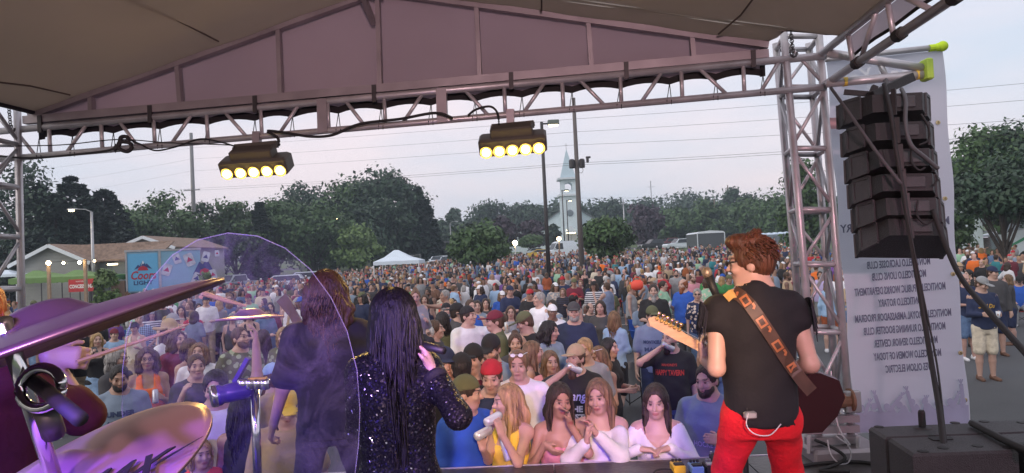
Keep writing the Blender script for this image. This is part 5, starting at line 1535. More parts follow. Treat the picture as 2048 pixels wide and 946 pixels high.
class Field:
 def __init__(s, ax, ay, az):
  s.ax, s.ay, s.az = ax, ay, az
  s.f = np.full((len(ax), len(ay), len(az)), 0.15, np.float32)
 def sub(s, lo, hi):
  r = []
  for a, l, h in zip((s.ax, s.ay, s.az), lo, hi):
   i0, i1 = max(0, np.searchsorted(a, l) - 1), min(len(a), np.searchsorted(a, h) + 2)
   if i1 - i0 < 1: return None
   r.append(slice(i0, i1))
  return tuple(r), s.ax[r[0]][:, None, None], s.ay[r[1]][None, :, None], s.az[r[2]][None, None, :]
 def put(s, d, r, k, neg=False):
  a = s.f[r]
  if neg:
   d = -d
   if k:
    h = np.maximum(k - np.abs(a - d), 0) / k
    s.f[r] = np.maximum(a, d) + h * h * k * .25
   else: s.f[r] = np.maximum(a, d)
   return
  if k:
   h = np.maximum(k - np.abs(a - d), 0) / k
   s.f[r] = np.minimum(a, d) - h * h * k * .25
  else: s.f[r] = np.minimum(a, d)
 def cone(s, a, b, ra, rb, k=.02, sq=None, neg=False):
  a, b = np.asarray(a, float), np.asarray(b, float)
  m = max(ra, rb) + k + .03
  g = s.sub(np.minimum(a, b) - m, np.maximum(a, b) + m)
  if g is None: return
  r, X, Y, Z = g
  ab = b - a
  L = max(float(ab @ ab), 1e-9)
  px_, py_, pz_ = X - a[0], Y - a[1], Z - a[2]
  t = np.clip((px_ * ab[0] + py_ * ab[1] + pz_ * ab[2]) / L, 0, 1)
  qx, qy, qz = px_ - t * ab[0], py_ - t * ab[1], pz_ - t * ab[2]
  if sq is not None:
   qx, qy, qz = qx / sq[0], qy / sq[1], qz / sq[2]
   d = (np.sqrt(qx * qx + qy * qy + qz * qz) - (ra + (rb - ra) * t)) * min(sq)
  else:
   d = np.sqrt(qx * qx + qy * qy + qz * qz) - (ra + (rb - ra) * t)
  s.put(d, r, k, neg)
 def ell(s, c, rad, k=.02, M=None, neg=False):
  c = np.asarray(c, float)
  m = max(rad) + k + .03
  g = s.sub(c - m, c + m)
  if g is None: return
  r, X, Y, Z = g
  x, y, z = X - c[0], Y - c[1], Z - c[2]
  if M is not None:
   x, y, z = (M[0, 0] * x + M[1, 0] * y + M[2, 0] * z, M[0, 1] * x + M[1, 1] * y + M[2, 1] * z, M[0, 2] * x + M[1, 2] * y + M[2, 2] * z)
  x, y, z = x / rad[0], y / rad[1], z / rad[2]
  k0 = np.sqrt(x * x + y * y + z * z)
  k1 = np.sqrt((x / rad[0]) ** 2 + (y / rad[1]) ** 2 + (z / rad[2]) ** 2) + 1e-6
  s.put(k0 * (k0 - 1) / k1, r, k, neg)
 def cut(s, nrm, off):
  """keep the side where n.p < off"""
  s.f = np.maximum(s.f, (s.ax[:, None, None] * nrm[0] + s.ay[None, :, None] * nrm[1] + s.az[None, None, :] * nrm[2] - off).astype(np.float32))
 def wrinkle(s, amp, seed=0, fx=13., fz=9.):
  X, Y, Z = s.ax[:, None, None], s.ay[None, :, None], s.az[None, None, :]
  s.f = s.f + (amp * np.sin(fx * X + 4 * np.sin(7 * Z + seed) + seed) * np.sin(fz * Z + 5 * np.sin(6 * X + 5 * Y + seed)) + amp * .6 * np.sin(31 * X + 17 * Y + 23 * Z + 3 * np.sin(11 * Z))).astype(np.float32)
 def mesh(s):
  return surface_nets(s.f, s.ax, s.ay, s.az)
ARMS = dict(down=((.20, .02, -1), (.05, .22, -1)), bent=((.18, .15, -1), (-.30, .9, .38)), drink=((.45, .42, -.75), (-.62, .36, 1.0)), cross=((.16, .30, -1), (-.95, .42, .12)),
   low=((.16, .15, -1), (-.34, .9, .02)), phone=((.22, .55, -.75), (-.25, .55, .9)), up=((.40, .1, 1), (.0, .1, 1)), hip=((.62, -.15, -.85), (-.62, .35, -.55)),
   clap=((.22, .35, -1), (-.60, .72, .35)), lean=((.16, .30, -1), (-.36, .95, -.12)), out=((.3, 1., .05), (-.05, 1, .2)), pocket=((.30, -.12, -1), (-.10, .35, -.9)),
   lap=((.14, .22, -1), (-.30, .9, -.25)), wave=((.7, .25, .1), (.1, .15, 1)), side=((1., .15, .05), (.9, .35, .1)), chin=((.18, .42, -.9), (-.30, .42, 1.0)), mic=((.55, .55, -.62), (-.78, .28, .75)),
   fret=((.42, .22, -.85), (.35, .55, .62)), pick=((.40, -.30, -.85), (-.55, .75, -.25)), bass=((.25, .05, -1), (.25, .35, -.8)), drum=((.35, .55, -.75), (.15, 1.0, .15)))
MPROF = dict(u=[0, .15, .33, .55, .72, .86, .94, 1.0], w=[.150, .168, .155, .164, .174, .156, .104, .06], d=[.095, .115, .108, .116, .122, .106, .083, .062], y=[.01, .012, 0, -.004, -.002, .006, .012, .012])
FPROF = dict(u=[0, .15, .33, .55, .72, .86, .94, 1.0], w=[.150, .172, .130, .138, .147, .134, .086, .052], d=[.100, .118, .092, .098, .102, .090, .072, .054], y=[.014, .018, .004, 0, 0, .006, .012, .012])
class Skel:
 def __init__(s, sex='m', h=1.75, girth=1.0, lean=0.0, head=(0, 0), arms=('down', 'down'), legs='stand', **kw):
  k = h / 1.75
  s.k, s.sex, s.g, s.h = k, sex, girth, h
  s.sit = legs == 'sit'
  s.drop = -.44 if s.sit else (-.15 if legs == 'crouch' else 0.0)
  s.lean = R(lean)
  s.prof = MPROF if sex == 'm' else FPROF
  cl, sn = math.cos(s.lean), math.sin(s.lean)
  s.Rl = np.array([[1, 0, 0], [0, cl, -sn], [0, sn, cl]])    # leans toward -Y
  s.piv = np.array([0, 0, .90])
  def up(p):
   p = np.asarray(p, float)
   q = s.Rl @ (p - s.piv) + s.piv
   return (q + np.array([0, 0, s.drop])) * k
  s.up = up
  sh = .178 if sex == 'm' else .150
  sh *= .9 + .1 * girth if girth > 1 else 1
  s.N = up((0, .012, 1.49))
  s.H = up((0, -.012, 1.625))
  hy, hp = R(head[0]), R(head[1])
  Rz = np.array([[math.cos(hy), -math.sin(hy), 0], [math.sin(hy), math.cos(hy), 0], [0, 0, 1]])
  Rx = np.array([[1, 0, 0], [0, math.cos(hp), -math.sin(hp)], [0, math.sin(hp), math.cos(hp)]])
  Rt = np.eye(3)
  if len(head) > 2:
   ht = R(head[2]); Rt = np.array([[math.cos(ht), 0, math.sin(ht)], [0, 1, 0], [-math.sin(ht), 0, math.cos(ht)]])
  s.HR = Rz @ Rx @ Rt
  s.arm = {}
  for nm, sd, sx in (('L', arms[0], 1), ('R', arms[1], -1)):
   spec = ARMS[sd] if isinstance(sd, str) else sd
   S = up((sx * sh, .008, 1.415))
   if sd == 'drink': spec = ('ik', s.H + s.HR @ (np.array([sx * .035, -.175, -.115]) * k), (sx * .8, -.25, -.6))
   if spec[0] == 'ik':
    a1, a2 = .285 * k, .245 * k
    v = np.asarray(spec[1], float) - S
    L = min(np.linalg.norm(v), (a1 + a2) * .985); v /= np.linalg.norm(v)
    ca = (a1 * a1 + L * L - a2 * a2) / (2 * a1 * L)
    hv = np.asarray(spec[2], float); hv = hv - v * (hv @ v); hv /= np.linalg.norm(hv)
    E = S + v * ca * a1 + hv * math.sqrt(max(0, 1 - ca * ca)) * a1
    W = S + v * L
    hd = (W - E) / np.linalg.norm(W - E)
    if len(spec) > 3: hd = np.asarray(spec[3], float); hd /= np.linalg.norm(hd)
    s.arm[nm] = dict(S=S, E=E, W=W, h=hd, T=W + hd * .17 * k, sx=sx, pose='ik')
    continue
   def vec(v):
    w = np.array([sx * v[0], -v[1], v[2]], float); return w / np.linalg.norm(w)
   u, f = vec(spec[0]), vec(spec[1])
   E = S + u * .285 * k
   W = E + f * .245 * k
   hd = vec(spec[2]) if len(spec) > 2 else f
   s.arm[nm] = dict(S=S, E=E, W=W, h=hd, T=W + hd * .17 * k, sx=sx, pose=sd if isinstance(sd, str) else 'x')
  s.leg = {}
  for nm, sx in (('L', 1), ('R', -1)):
   hip = np.array([sx * .088, .012, .885 + s.drop]) * k
   if s.sit:
    kn = np.array([sx * .12, -.42, .47]) * k; an = np.array([sx * .13, -.40, .075]) * k
   elif legs == 'wide':
    kn = np.array([sx * .16, -.02, .47]) * k; an = np.array([sx * .20, .03, .075]) * k
   elif legs == 'crouch':
    kn = np.array([sx * .15, -.16, .43]) * k; an = np.array([sx * .18, .05, .075]) * k
   elif legs == 'walk':
    kn = np.array([sx * .09, -.10 if sx > 0 else .04, .47]) * k; an = np.array([sx * .09, -.14 if sx > 0 else .24, .085 if sx > 0 else .13]) * k
   else:
    kn = np.array([sx * .098, .0, .47]) * k; an = np.array([sx * .105, .03, .075]) * k
   s.leg[nm] = (hip, kn, an, sx)
 def torso_d(s, X, Y, Z, infl=0.0, straight=False, dscale=1.0):
  k = s.k
  x, y, z = X / k, Y / k, Z / k - s.drop
  y2, z2 = y - s.piv[1], z - s.piv[2]
  c, n = math.cos(s.lean), math.sin(s.lean)
  yy = c * y2 + n * z2 + s.piv[1]
  zz = -n * y2 + c * z2 + s.piv[2]
  u = np.clip((zz - .80) / .70, 0, 1)
  P = s.prof
  g = s.g
  gw = np.interp(u, [0, .3, .6, .9], [1 + (g - 1) * .6, g, 1 + (g - 1) * .7, 1 + (g - 1) * .25])
  gd = np.interp(u, [0, .35, .6, .95], [1 + (g - 1) * .7, 1 + (g - 1) * 1.8, 1 + (g - 1) * 1.2, 1])
  wv = list(P['w']); dv = list(P['d'])
  if straight:
   mx, md = max(wv[2:5]) * .92, max(dv[2:5]) * .97
   wv = [max(wv[0], mx), max(wv[1], mx), max(wv[2], mx), max(wv[3], mx)] + wv[4:]
   dv = [max(dv[0], md), max(dv[1], md), max(dv[2], md), max(dv[3], md)] + dv[4:]
  w = np.interp(u, P['u'], wv) * gw + infl
  d = np.interp(u, P['u'], dv) * gd + infl
  yc = np.interp(u, P['u'], P['y']) - np.interp(u, [0, .35, .7, 1], [0, .05, .02, 0]) * (g - 1) * 2
  q = (np.abs(x / w) ** 2.35 + np.abs((yy - yc) / d) ** 2.35) ** (1 / 2.35)
  dist = (q - 1) * np.minimum(w, d)
  return dist * k, zz, x, yy
def torso_put(F, sk, infl=0., z0=.80, z1=1.50, straight=False, k=.03, rnd=.0, neckcut=None, armcut=None):
 g = F.sub(np.array([-.5, -.75, .2]) * sk.k, np.array([.5, .6, 1.65]) * sk.k)
 r, X, Y, Z = g
 d, zz, x, yy = sk.torso_d(X, Y, Z, infl, straight)
 d = np.maximum(d, np.maximum(z0 - zz, zz - z1) * sk.k)
 if neckcut == 'v':
  d = np.maximum(d, np.where(yy < 0.03, (zz - 1.26) - 1.5 * np.abs(x), -1) * .5 * sk.k)
 elif neckcut == 'off':
  d = np.maximum(d, (zz - 1.40 + .0 * x) * sk.k)
 elif neckcut == 'strapless':
  d = np.maximum(d, (zz - 1.285 - .25 * np.abs(x)) * sk.k)
 if armcut:
  d = np.maximum(d, np.where(zz > 1.25, (np.abs(x) - armcut), -1) * sk.k)
  d = np.maximum(d, np.where(np.abs(x) < .055, zz - 1.31 - (.06 if True else 0) * (yy > 0.02), -1) * sk.k)
 F.put(d, r, k)
def put_arm(F, sk, nm, infl=0., t_end=None, k=.02, wide=1.0):
 a = sk.arm[nm]; q = sk.k * (1.0 if sk.sex == 'm' else .84) * (.75 + .25 * sk.g)
 S, E, W = a['S'], a['E'], a['W']
 i = infl * sk.k
 if t_end is None or t_end >= 1:
  F.cone(S, E, .050 * q + i, .039 * q + i * wide, k)
  if t_end is None: F.cone(E, W, .040 * q + i, .027 * q + i, k)
  else:
   t = min(1, t_end - 1); F.cone(E, E + (W - E) * t, .040 * q + i * wide, .030 * q + i * wide, k)
 else:
  F.cone(S, S + (E - S) * t_end, .050 * q + i, .044 * q + i * wide, k)
def put_hand(F, sk, nm, det, grip=.5):
 a = sk.arm[nm]; k = sk.k * (1.0 if sk.sex == 'm' else .90)
 W, f = a['W'], a['h']
 n = np.array([-a['sx'], 0, 0], float)             # palm looks inward
 if abs(f @ n) > .8: n = np.array([0, 0, -1.])
 n = n - f * (n @ f); n /= np.linalg.norm(n)
 b = np.cross(f, n)                                 # across the palm
 if b[2] < 0: b = -b
 if det < 2:
  F.cone(W, W + f * .09 * k, .028 * k, .036 * k, .015, )
  F.cone(W + f * .09 * k, W + f * .15 * k + n * .03 * k, .030 * k, .018 * k, .012)
  F.cone(W + f * .04 * k + b * .02 * k, W + f * .09 * k + b * .05 * k + n * .02 * k, .014 * k, .010 * k, .01)
  return
 for o in (-.026, -.009, .009, .026):
  F.cone(W + f * .01 * k + b * o * .6 * k, W + f * .088 * k + b * o * k, .019 * k, .014 * k, .012)
 for o, L in ((-.029, .060), (-.010, .074), (.010, .078), (.029, .068)):
  p = W + f * .088 * k + b * o * k
  c1, s1 = math.cos(grip * .9), math.sin(grip * .9)
  q = p + (f * c1 + n * s1) * L * .52 * k
  c2, s2 = math.cos(grip * 2.0), math.sin(grip * 2.0)
  e = q + (f * c2 + n * s2) * L * .5 * k
  F.cone(p, q, .0105 * k, .0095 * k, .004); F.cone(q, e, .0095 * k, .0075 * k, .003)
 p = W + f * .03 * k + b * .028 * k + n * .006 * k
 q = W + f * .062 * k + b * .052 * k + n * .022 * k
 F.cone(p, q, .014 * k, .012 * k, .008)
 F.cone(q, q + (f * .7 + n * .6 * grip + b * .12) * .034 * k, .011 * k, .0085 * k, .003)
def body_field(sk, det, step, hstep, grip=(.5, .5)):
 k = sk.k
 P = [sk.arm[n][j] for n in 'LR' for j in ('S', 'E', 'W', 'T')] + [p for n in 'LR' for p in sk.leg[n][:3]] + [sk.H]
 P = np.array(P)
 lo, hi = P.min(0) - .17 * k, P.max(0) + .20 * k
 lo[2] = -.03; hi[2] = max(hi[2], sk.H[2] + .17 * k); lo[1] -= .09 * k
 fx, fy, fz = [(sk.H[0], .10 * k, hstep)], [(sk.H[1], .13 * k, hstep)], [(sk.H[2], .14 * k, hstep)]
 if det >= 2:
  for n in 'LR':
   c = (sk.arm[n]['W'] + sk.arm[n]['T']) / 2
   hs = .008 * k if det == 2 else .006
   fx.append((c[0], .085, hs)); fy.append((c[1], .085, hs)); fz.append((c[2], .085, hs))
 F = Field(axis(lo[0], hi[0], step, fx), axis(lo[1], hi[1], step, fy), axis(lo[2], hi[2], step, fz))
 torso_put(F, sk, 0.)
 if sk.sex == 'f':
  for sx in (-1, 1):
   F.ell(sk.up((sx * .068, -.085, 1.285)), np.array([.062, .052, .062]) * k * (.8 + .2 * sk.g), .03)
 for n in 'LR':
  put_arm(F, sk, n); put_hand(F, sk, n, det, grip[0 if n == 'L' else 1])
  F.ell(sk.arm[n]['S'] + np.array([0, 0, -.005]), np.array([.058, .056, .055]) * k * (1 if sk.sex == 'm' else .82), .035)
  hip, kn, an, sx = sk.leg[n]
  q = k * (.7 + .3 * sk.g)
  F.cone(hip, kn, .088 * q, .056 * q, .035); F.cone(kn, kn + (an - kn) * .35 + np.array([0, .012, 0]), .054 * q, .056 * q, .02); F.cone(kn + (an - kn) * .35 + np.array([0, .012, 0]), an, .055 * q, .036 * k, .02)
  F.cone(an + np.array([0, .03, -.035]) * k, an + np.array([sx * .02, -.15, -.048]) * k, .036 * k, .028 * k, .02)
 M = sk.HR
 def hd(x, y, z): return sk.H + M @ (np.array([x, y, z]) * k)
 nr = .055 if sk.sex == 'm' else .043
 for n in 'LR':
  F.cone(hd(0, .03, -.075) * .5 + sk.N * .5, sk.arm[n]['S'] + np.array([-.03 * sk.arm[n]['sx'], .01, .012]) * k, .040 * k, .036 * k, .05)
 F.cone(sk.N - np.array([0, 0, .02]) * k, hd(0, .022, -.06), (nr + .012) * k, nr * k, .03)
 kk = k
 F.ell(hd(0, .014, .035), np.array([.074, .093, .090]) * kk, .0, M)
 F.ell(hd(0, -.022, -.025), np.array([.0605, .072, .085]) * kk, .03, M)
 F.ell(hd(0, -.055, -.082), np.array([.030 if sk.sex == 'f' else .036, .034, .026]) * kk, .025, M)
 if det >= 1:
  F.ell(hd(0, -.083, .034), np.array([.045, .014, .012]) * kk, .02, M)
  for sx in (-1, 1):
   F.ell(hd(sx * .031, -.098, .014), np.array([.017, .013, .011]) * kk, .012, M, neg=True)
   F.ell(hd(sx * .031, -.080, .014), np.array([.013, .013, .012]) * kk, .002, M)
   F.ell(hd(sx * .040, -.072, -.020), np.array([.022, .020, .018]) * kk, .02, M)
   F.ell(hd(sx * .073, .012, -.006), np.array([.011, .022, .032]) * kk, .008, M)
  F.cone(hd(0, -.090, .018), hd(0, -.112, -.018), .0085 * kk, .0135 * kk, .012)
  F.ell(hd(0, -.094, -.024), np.array([.020, .012, .010]) * kk, .008, M)
  F.ell(hd(0, -.091, -.050), np.array([.024, .011, .0075]) * kk, .006, M)
  F.ell(hd(0, -.088, -.063), np.array([.020, .011, .007]) * kk, .006, M)
  F.ell(hd(0, -.103, -.0565), np.array([.024, .008, .0022]) * kk, .003, M, neg=True)
 return F
def feats(V, sk):
 L = ((V - sk.H) @ sk.HR) / sk.k
 x, y, z = np.abs(L[:, 0]), L[:, 1], L[:, 2]
 fr = y < -.055
 def blob(cx, cz, rx, rz):
  q = ((x - cx) / rx) ** 2 + ((z - cz) / rz) ** 2
  return np.clip(1.6 - q * 1.1, 0, 1) * fr
 dark = np.maximum(blob(.031, .014, .0105, .0085), .9 * blob(.033, .0375, .022, .0055))
 dark = np.maximum(dark, .5 * blob(.031, .020, .018, .004))
 white = np.clip(blob(.031, .013, .015, .0055) - dark * 2, 0, .55)
 lips = np.clip(blob(0, -.0565, .025, .0125), 0, .8) * (.9 if sk.sex == 'f' else .5)
 mouth = blob(0, -.0565, .022, .0022) * .8
 C = np.stack([np.maximum(dark, mouth), lips, white, np.ones(len(V))], 1)
 return C
def V_feat(me, C):
 a = me.color_attributes.new('feat', 'FLOAT_COLOR', 'POINT')
 a.data.foreach_set('color', C.astype(np.float32).ravel())
def cloth_axes(sk, step, lo=None, hi=None):
 P = np.array([sk.arm[n][j] for n in 'LR' for j in ('S', 'E', 'W')] + [p for n in 'LR' for p in sk.leg[n][:3]] + [sk.N])
 a, b = P.min(0) - .22 * sk.k, P.max(0) + .22 * sk.k
 if lo is not None: a[2] = lo
 if hi is not None: b[2] = hi
 return axis(a[0], b[0], step), axis(a[1], b[1], step), axis(a[2], b[2], step)
def make_top(sk, step, kind='tee', hem=.86, seed=0, fit=.016):
 """tee, long, tank, strapless, vneck, off, polo, dress, vest"""
 k = sk.k
 zl = .12 if kind == 'dress' else (hem - .2 + min(0, sk.drop)) * k
 F = Field(*cloth_axes(sk, step, zl, (1.62 + sk.drop) * k + .05))
 nc = {'vneck': 'v', 'off': 'off', 'strapless': 'strapless'}.get(kind)
 ac = .118 if kind in ('tank', 'dress') else None
 loose = kind not in ('tank', 'strapless', 'fitted', 'dress') and sk.sex == 'm' or kind in ('long', 'off', 'sweat')
 torso_put(F, sk, fit, hem, 1.475, straight=loose, k=.01, neckcut=nc, armcut=ac)
 if sk.sex == 'f' or kind == 'strapless':
  for sx in (-1, 1):
   F.ell(sk.up((sx * .068, -.088, 1.275)), np.array([.066, .058, .064]) * k * (.8 + .2 * sk.g), .04)
 if loose: # cloth hangs a bit below the waist
  pass
 te = {'tee': .80, 'polo': .80, 'vneck': 1.95, 'long': 1.95, 'sweat': 1.97, 'fitted': .55, 'off': 1.9, 'vest': None, 'rolled': 1.25, 'capsleeve': .22, 'elbow': 1.04}.get(kind)
 if te:
  for n in 'LR':
   w = 1.5 if te < 1 else 1.0
   if kind == 'off':
    a = sk.arm[n]; S, E = a['S'], a['E']
    F.cone(S + (E - S) * .30, E, .058 * k, .062 * k, .03); F.cone(E, E + (a['W'] - E) * .9, .064 * k, .040 * k, .03)
   else:
    put_arm(F, sk, n, fit * (1.1 if te < 1 else .8), te, .03, w)
 if kind == 'dress':
  c0, c1 = np.array([0, .012, .98 + sk.drop]) * k, np.array([0, .0, .62 + sk.drop]) * k
  F.cone(c0, c1, .155 * k, .20 * k, .05, sq=(1, .78, 1))
  F.cut((0, 0, -1), -(.50 + sk.drop) * k)
 if kind not in ('strapless', 'off', 'tank', 'dress', 'vneck'):
  for n in 'LR':
   F.cone(sk.N + np.array([0, .02, .012]) * k, sk.arm[n]['S'] + np.array([-.03 * sk.arm[n]['sx'], .01, .016]) * k, (.040 + fit * .6) * k, (.036 + fit * .7) * k, .04)
 F.ell(sk.N + np.array([0, -.035, .035]) * k, np.array([.075, .085, .055]) * k, .01, neg=True)
 F.wrinkle((.0045 if loose else .003) * k, seed, 15., 11.)
 return F.mesh()
def make_bottom(sk, step, kind='trousers', seed=0, fit=.014):
 k = sk.k
 F = Field(*cloth_axes(sk, step, 0.0, (1.1 + sk.drop) * k))
 torso_put(F, sk, fit * .8, .80, 1.02, k=.02)
 if kind == 'skirt':
  F.cone(np.array([0, .012, .96 + sk.drop]) * k, np.array([0, 0, .62 + sk.drop]) * k, .150 * k, .19 * k, .05, sq=(1, .8, 1))
  F.cut((0, 0, -1), -(.56 + sk.drop) * k)
 else:
  for n in 'LR':
   hip, kn, an, sx = sk.leg[n]
   q = k * (.7 + .3 * sk.g)
   w = .022 if kind == 'shorts' else fit
   if kind == 'shorts':
    F.cone(hip, hip + (kn - hip) * .88, (.090 + fit) * q, (.074 + w) * q, .03)
    d = (kn - hip) / np.linalg.norm(kn - hip)
   else:
    F.cone(hip, kn, (.089 + fit) * q, (.060 + fit) * q, .03); F.cone(kn, an, (.058 + fit) * q, (.046 + fit) * q, .02)
 F.wrinkle(.0035 * k, seed + 2, 15, 12)
 if kind == 'trousers': F.cut((0, 0, -1), -.055 * k)
 return F.mesh()
def make_shoes(sk, step):
 out = []
 for n in 'LR':
  hip, kn, an, sx = sk.leg[n]
  k = sk.k
  a = an + np.array([0, .035, -.03]) * k; b = an + np.array([sx * .02, -.165, -.045]) * k
  F = Field(axis(min(a[0], b[0]) - .08, max(a[0], b[0]) + .08, step), axis(b[1] - .08, a[1] + .08, step), axis(an[2] - .10 * k, an[2] + .06 * k, step * .8))
  F.cone(a, b, .043 * k, .036 * k, .02); F.cone(an + np.array([0, .02, .015]) * k, a, .044 * k, .044 * k, .02)
  F.cut((0, 0, -1), -(an[2] - .073 * k)); F.cut((0, 0, 1), an[2] + .03 * k)
  out.append(F.mesh())
 return out
def strand(sk, a, el, Lh, ph, wv, puff=0.0):
 """a lock that follows the skull down from elevation el, then hangs"""
 k = sk.k; M = sk.HR
 pts = []
 rr = np.array([.084, .104, .100]) + puff
 for j in range(4):
  e = el * (1 - j / 3.2)
  q = np.array([rr[0] * math.cos(e) * math.cos(a), .014 + rr[1] * math.cos(e) * math.sin(a), .035 + rr[2] * math.sin(e)])
  pts.append(sk.H + M @ (q * k))
 o_ = M @ np.array([math.cos(a), math.sin(a), 0])
 p = pts[-1].copy()
 for j in range(7):
  p = p + np.array([0, 0, -Lh / 7]) + o_ * (.008 * (1 - j / 3.)) * k + np.array([wv * math.sin(ph + j * 1.8), wv * math.cos(ph + j * 1.3), 0])
  pts.append(p.copy())
 return [tuple(q) for q in pts]
def make_hair(sk, step, style, seed=0, strands=0):
 k = sk.k; M = sk.HR
 def hd(x, y, z): return sk.H + M @ (np.array([x, y, z]) * k)
 low = {'long': .48, 'vlong': .64, 'mid': .26, 'curly': .30, 'pony': .42, 'braid': .4}.get(style, .16)
 F = Field(axis(sk.H[0] - .22 * k, sk.H[0] + .22 * k, step), axis(sk.H[1] - .26 * k, sk.H[1] + .28 * k, step), axis(sk.H[2] - low * k, sk.H[2] + .19 * k, step))
 th = dict(short=.009, buzz=.004, fringe=.013, quiff=.013).get(style, .014)
 F.ell(hd(0, .014 + .002, .035), (np.array([.074, .093, .090]) + th) * k, 0, M)
 if style in ('short', 'buzz', 'fringe', 'quiff'):
  F.ell(hd(0, .05, -.03 if style != 'quiff' else -.008), np.array([.070, .055, .062]) * k, .02, M)
 if style == 'balding':
  F.ell(hd(0, -.01, .10), np.array([.066, .10, .07]) * k, .01, M, neg=True)
  F.ell(hd(0, .05, -.03), np.array([.074, .055, .06]) * k, .02, M)
 if style == 'quiff':
  F.ell(hd(.01, -.062, .118), np.array([.060, .048, .034]) * k, .03, M); F.ell(hd(0, .0, .115), np.array([.07, .08, .035]) * k, .03, M)
 face = (.060, .085, .112)
 F.ell(hd(0, -.088, -.026), np.array(face) * k, .008, M, neg=True)
 if style in ('long', 'vlong', 'mid'):
  F.cone(hd(.012, -.09, .105), hd(.012, .02, .142), .006 * k, .004 * k, .008, neg=True)
 if style in ('long', 'vlong', 'mid', 'curly'):
  L = {'long': .30, 'vlong': .46, 'mid': .14, 'curly': .17}[style]
  w = .020 if style == 'curly' else 0
  for sx in (-1, 1):
   F.cone(hd(sx * .068, .0, .03), hd(sx * .078, -.005, -.10), .027 * k + w, .026 * k + w, .03)
   if L > .2: F.cone(hd(sx * .078, -.005, -.10), sk.H + M @ (np.array([sx * .085, -.06, -.16]) * k) + np.array([0, 0, -(L - .20)]) * k, .028 * k, .016 * k, .03)
  F.cone(hd(0, .055, .0), hd(0, .075, -.10), .062 * k + w, .060 * k + w, .04, sq=(1.25, .75, 1))
  if L > .1: F.cone(hd(0, .075, -.10), hd(0, .085, -.14) + np.array([0, 0, -(L - .12)]) * k, .062 * k + w, .042 * k + w, .04, sq=(1.4, .65, 1))
 if style == 'pony':
  F.ell(hd(0, .115, .05), np.array([.03, .03, .03]) * k, .02)
  F.cone(hd(0, .12, .05), hd(0, .13, -.20), .030 * k, .012 * k, .02)
 if style == 'bun':
  F.ell(hd(0, .05, .135), np.array([.042, .042, .036]) * k, .015); F.ell(hd(0, .06, -.02), np.array([.065, .045, .06]) * k, .02, M)
 X, Y, Z = F.ax[:, None, None], F.ay[None, :, None], F.az[None, None, :]
 a_ = .005 if style == 'curly' else .0028
 ang = np.arctan2(Y - sk.H[1], X - sk.H[0])
 F.f += (a_ * k * np.sin(ang * 26 + 3 * np.sin(Z * 22 + seed)) + (a_ * np.sin(60 * Z + 5 * np.sin(ang * 5)) if style == 'curly' else 0) * k).astype(np.float32)
 V, Fa = F.mesh()
 if strands and style == 'quiff':
  r_ = np.random.RandomState(4); m = MB()
  for q in range(520):
   a, e = r_.uniform(0, 2 * PI), r_.uniform(-.1, 1.45)
   if math.sin(a) < -.3 and e < .55: continue
   rr = np.array([.083, .103, .099])
   n_ = np.array([math.cos(e) * math.cos(a), math.cos(e) * math.sin(a), math.sin(e)])
   p = np.array([0, .014, .035]) + rr * n_
   top_ = max(0, math.sin(e)) * (1.4 if math.sin(a) < 0 else .8)
   t_ = np.array([.35, .75, -.1 - .8 * (1 - math.sin(e))]) + n_ * (.04 + .34 * top_ * (math.sin(a) < 0)) + r_.normal(size=3) * .09
   t_ -= n_ * min(0, t_ @ n_); t_ /= np.linalg.norm(t_)
   L_ = .034 + .022 * top_
   pts = [p, p + t_ * L_ * .5 + n_ * .004, p + t_ * L_ + n_ * .001]
   m.path([tuple(sk.H + M @ (w * k)) for w in pts], [.0046, .0036, .001], 4)
  f4 = np.array([f for f in m.f if len(f) == 4], np.int32)
  Fa = np.concatenate([Fa, f4 + len(V)]); V = np.concatenate([V, np.array(m.v)])
 if strands and style in ('long', 'vlong', 'curly', 'mid'):
  r_ = np.random.RandomState(int(seed * 100) % 999)
  m = MB()
  for q in range(strands):
   a, ph, u_ = r_.uniform(-.14 * PI, 1.14 * PI), r_.uniform(0, 6), r_.uniform(.0, 1)
   Lh = {'vlong': .46, 'long': .32, 'curly': .25, 'mid': .17}[style] * r_.uniform(.75, 1.1) * k
   pts = strand(sk, a, .55 + .9 * u_, Lh, ph, .010 if style == 'curly' else .003 + .006 * (seed % 1))
   m.path(pts, [.0055 * (1 - .7 * j / (len(pts) - 1)) + .001 for j in range(len(pts))], 4)
  f4 = np.array([f for f in m.f if len(f) == 4], np.int32)
  Fa = np.concatenate([Fa, f4 + len(V)]); V = np.concatenate([V, np.array(m.v)])
 return V, Fa
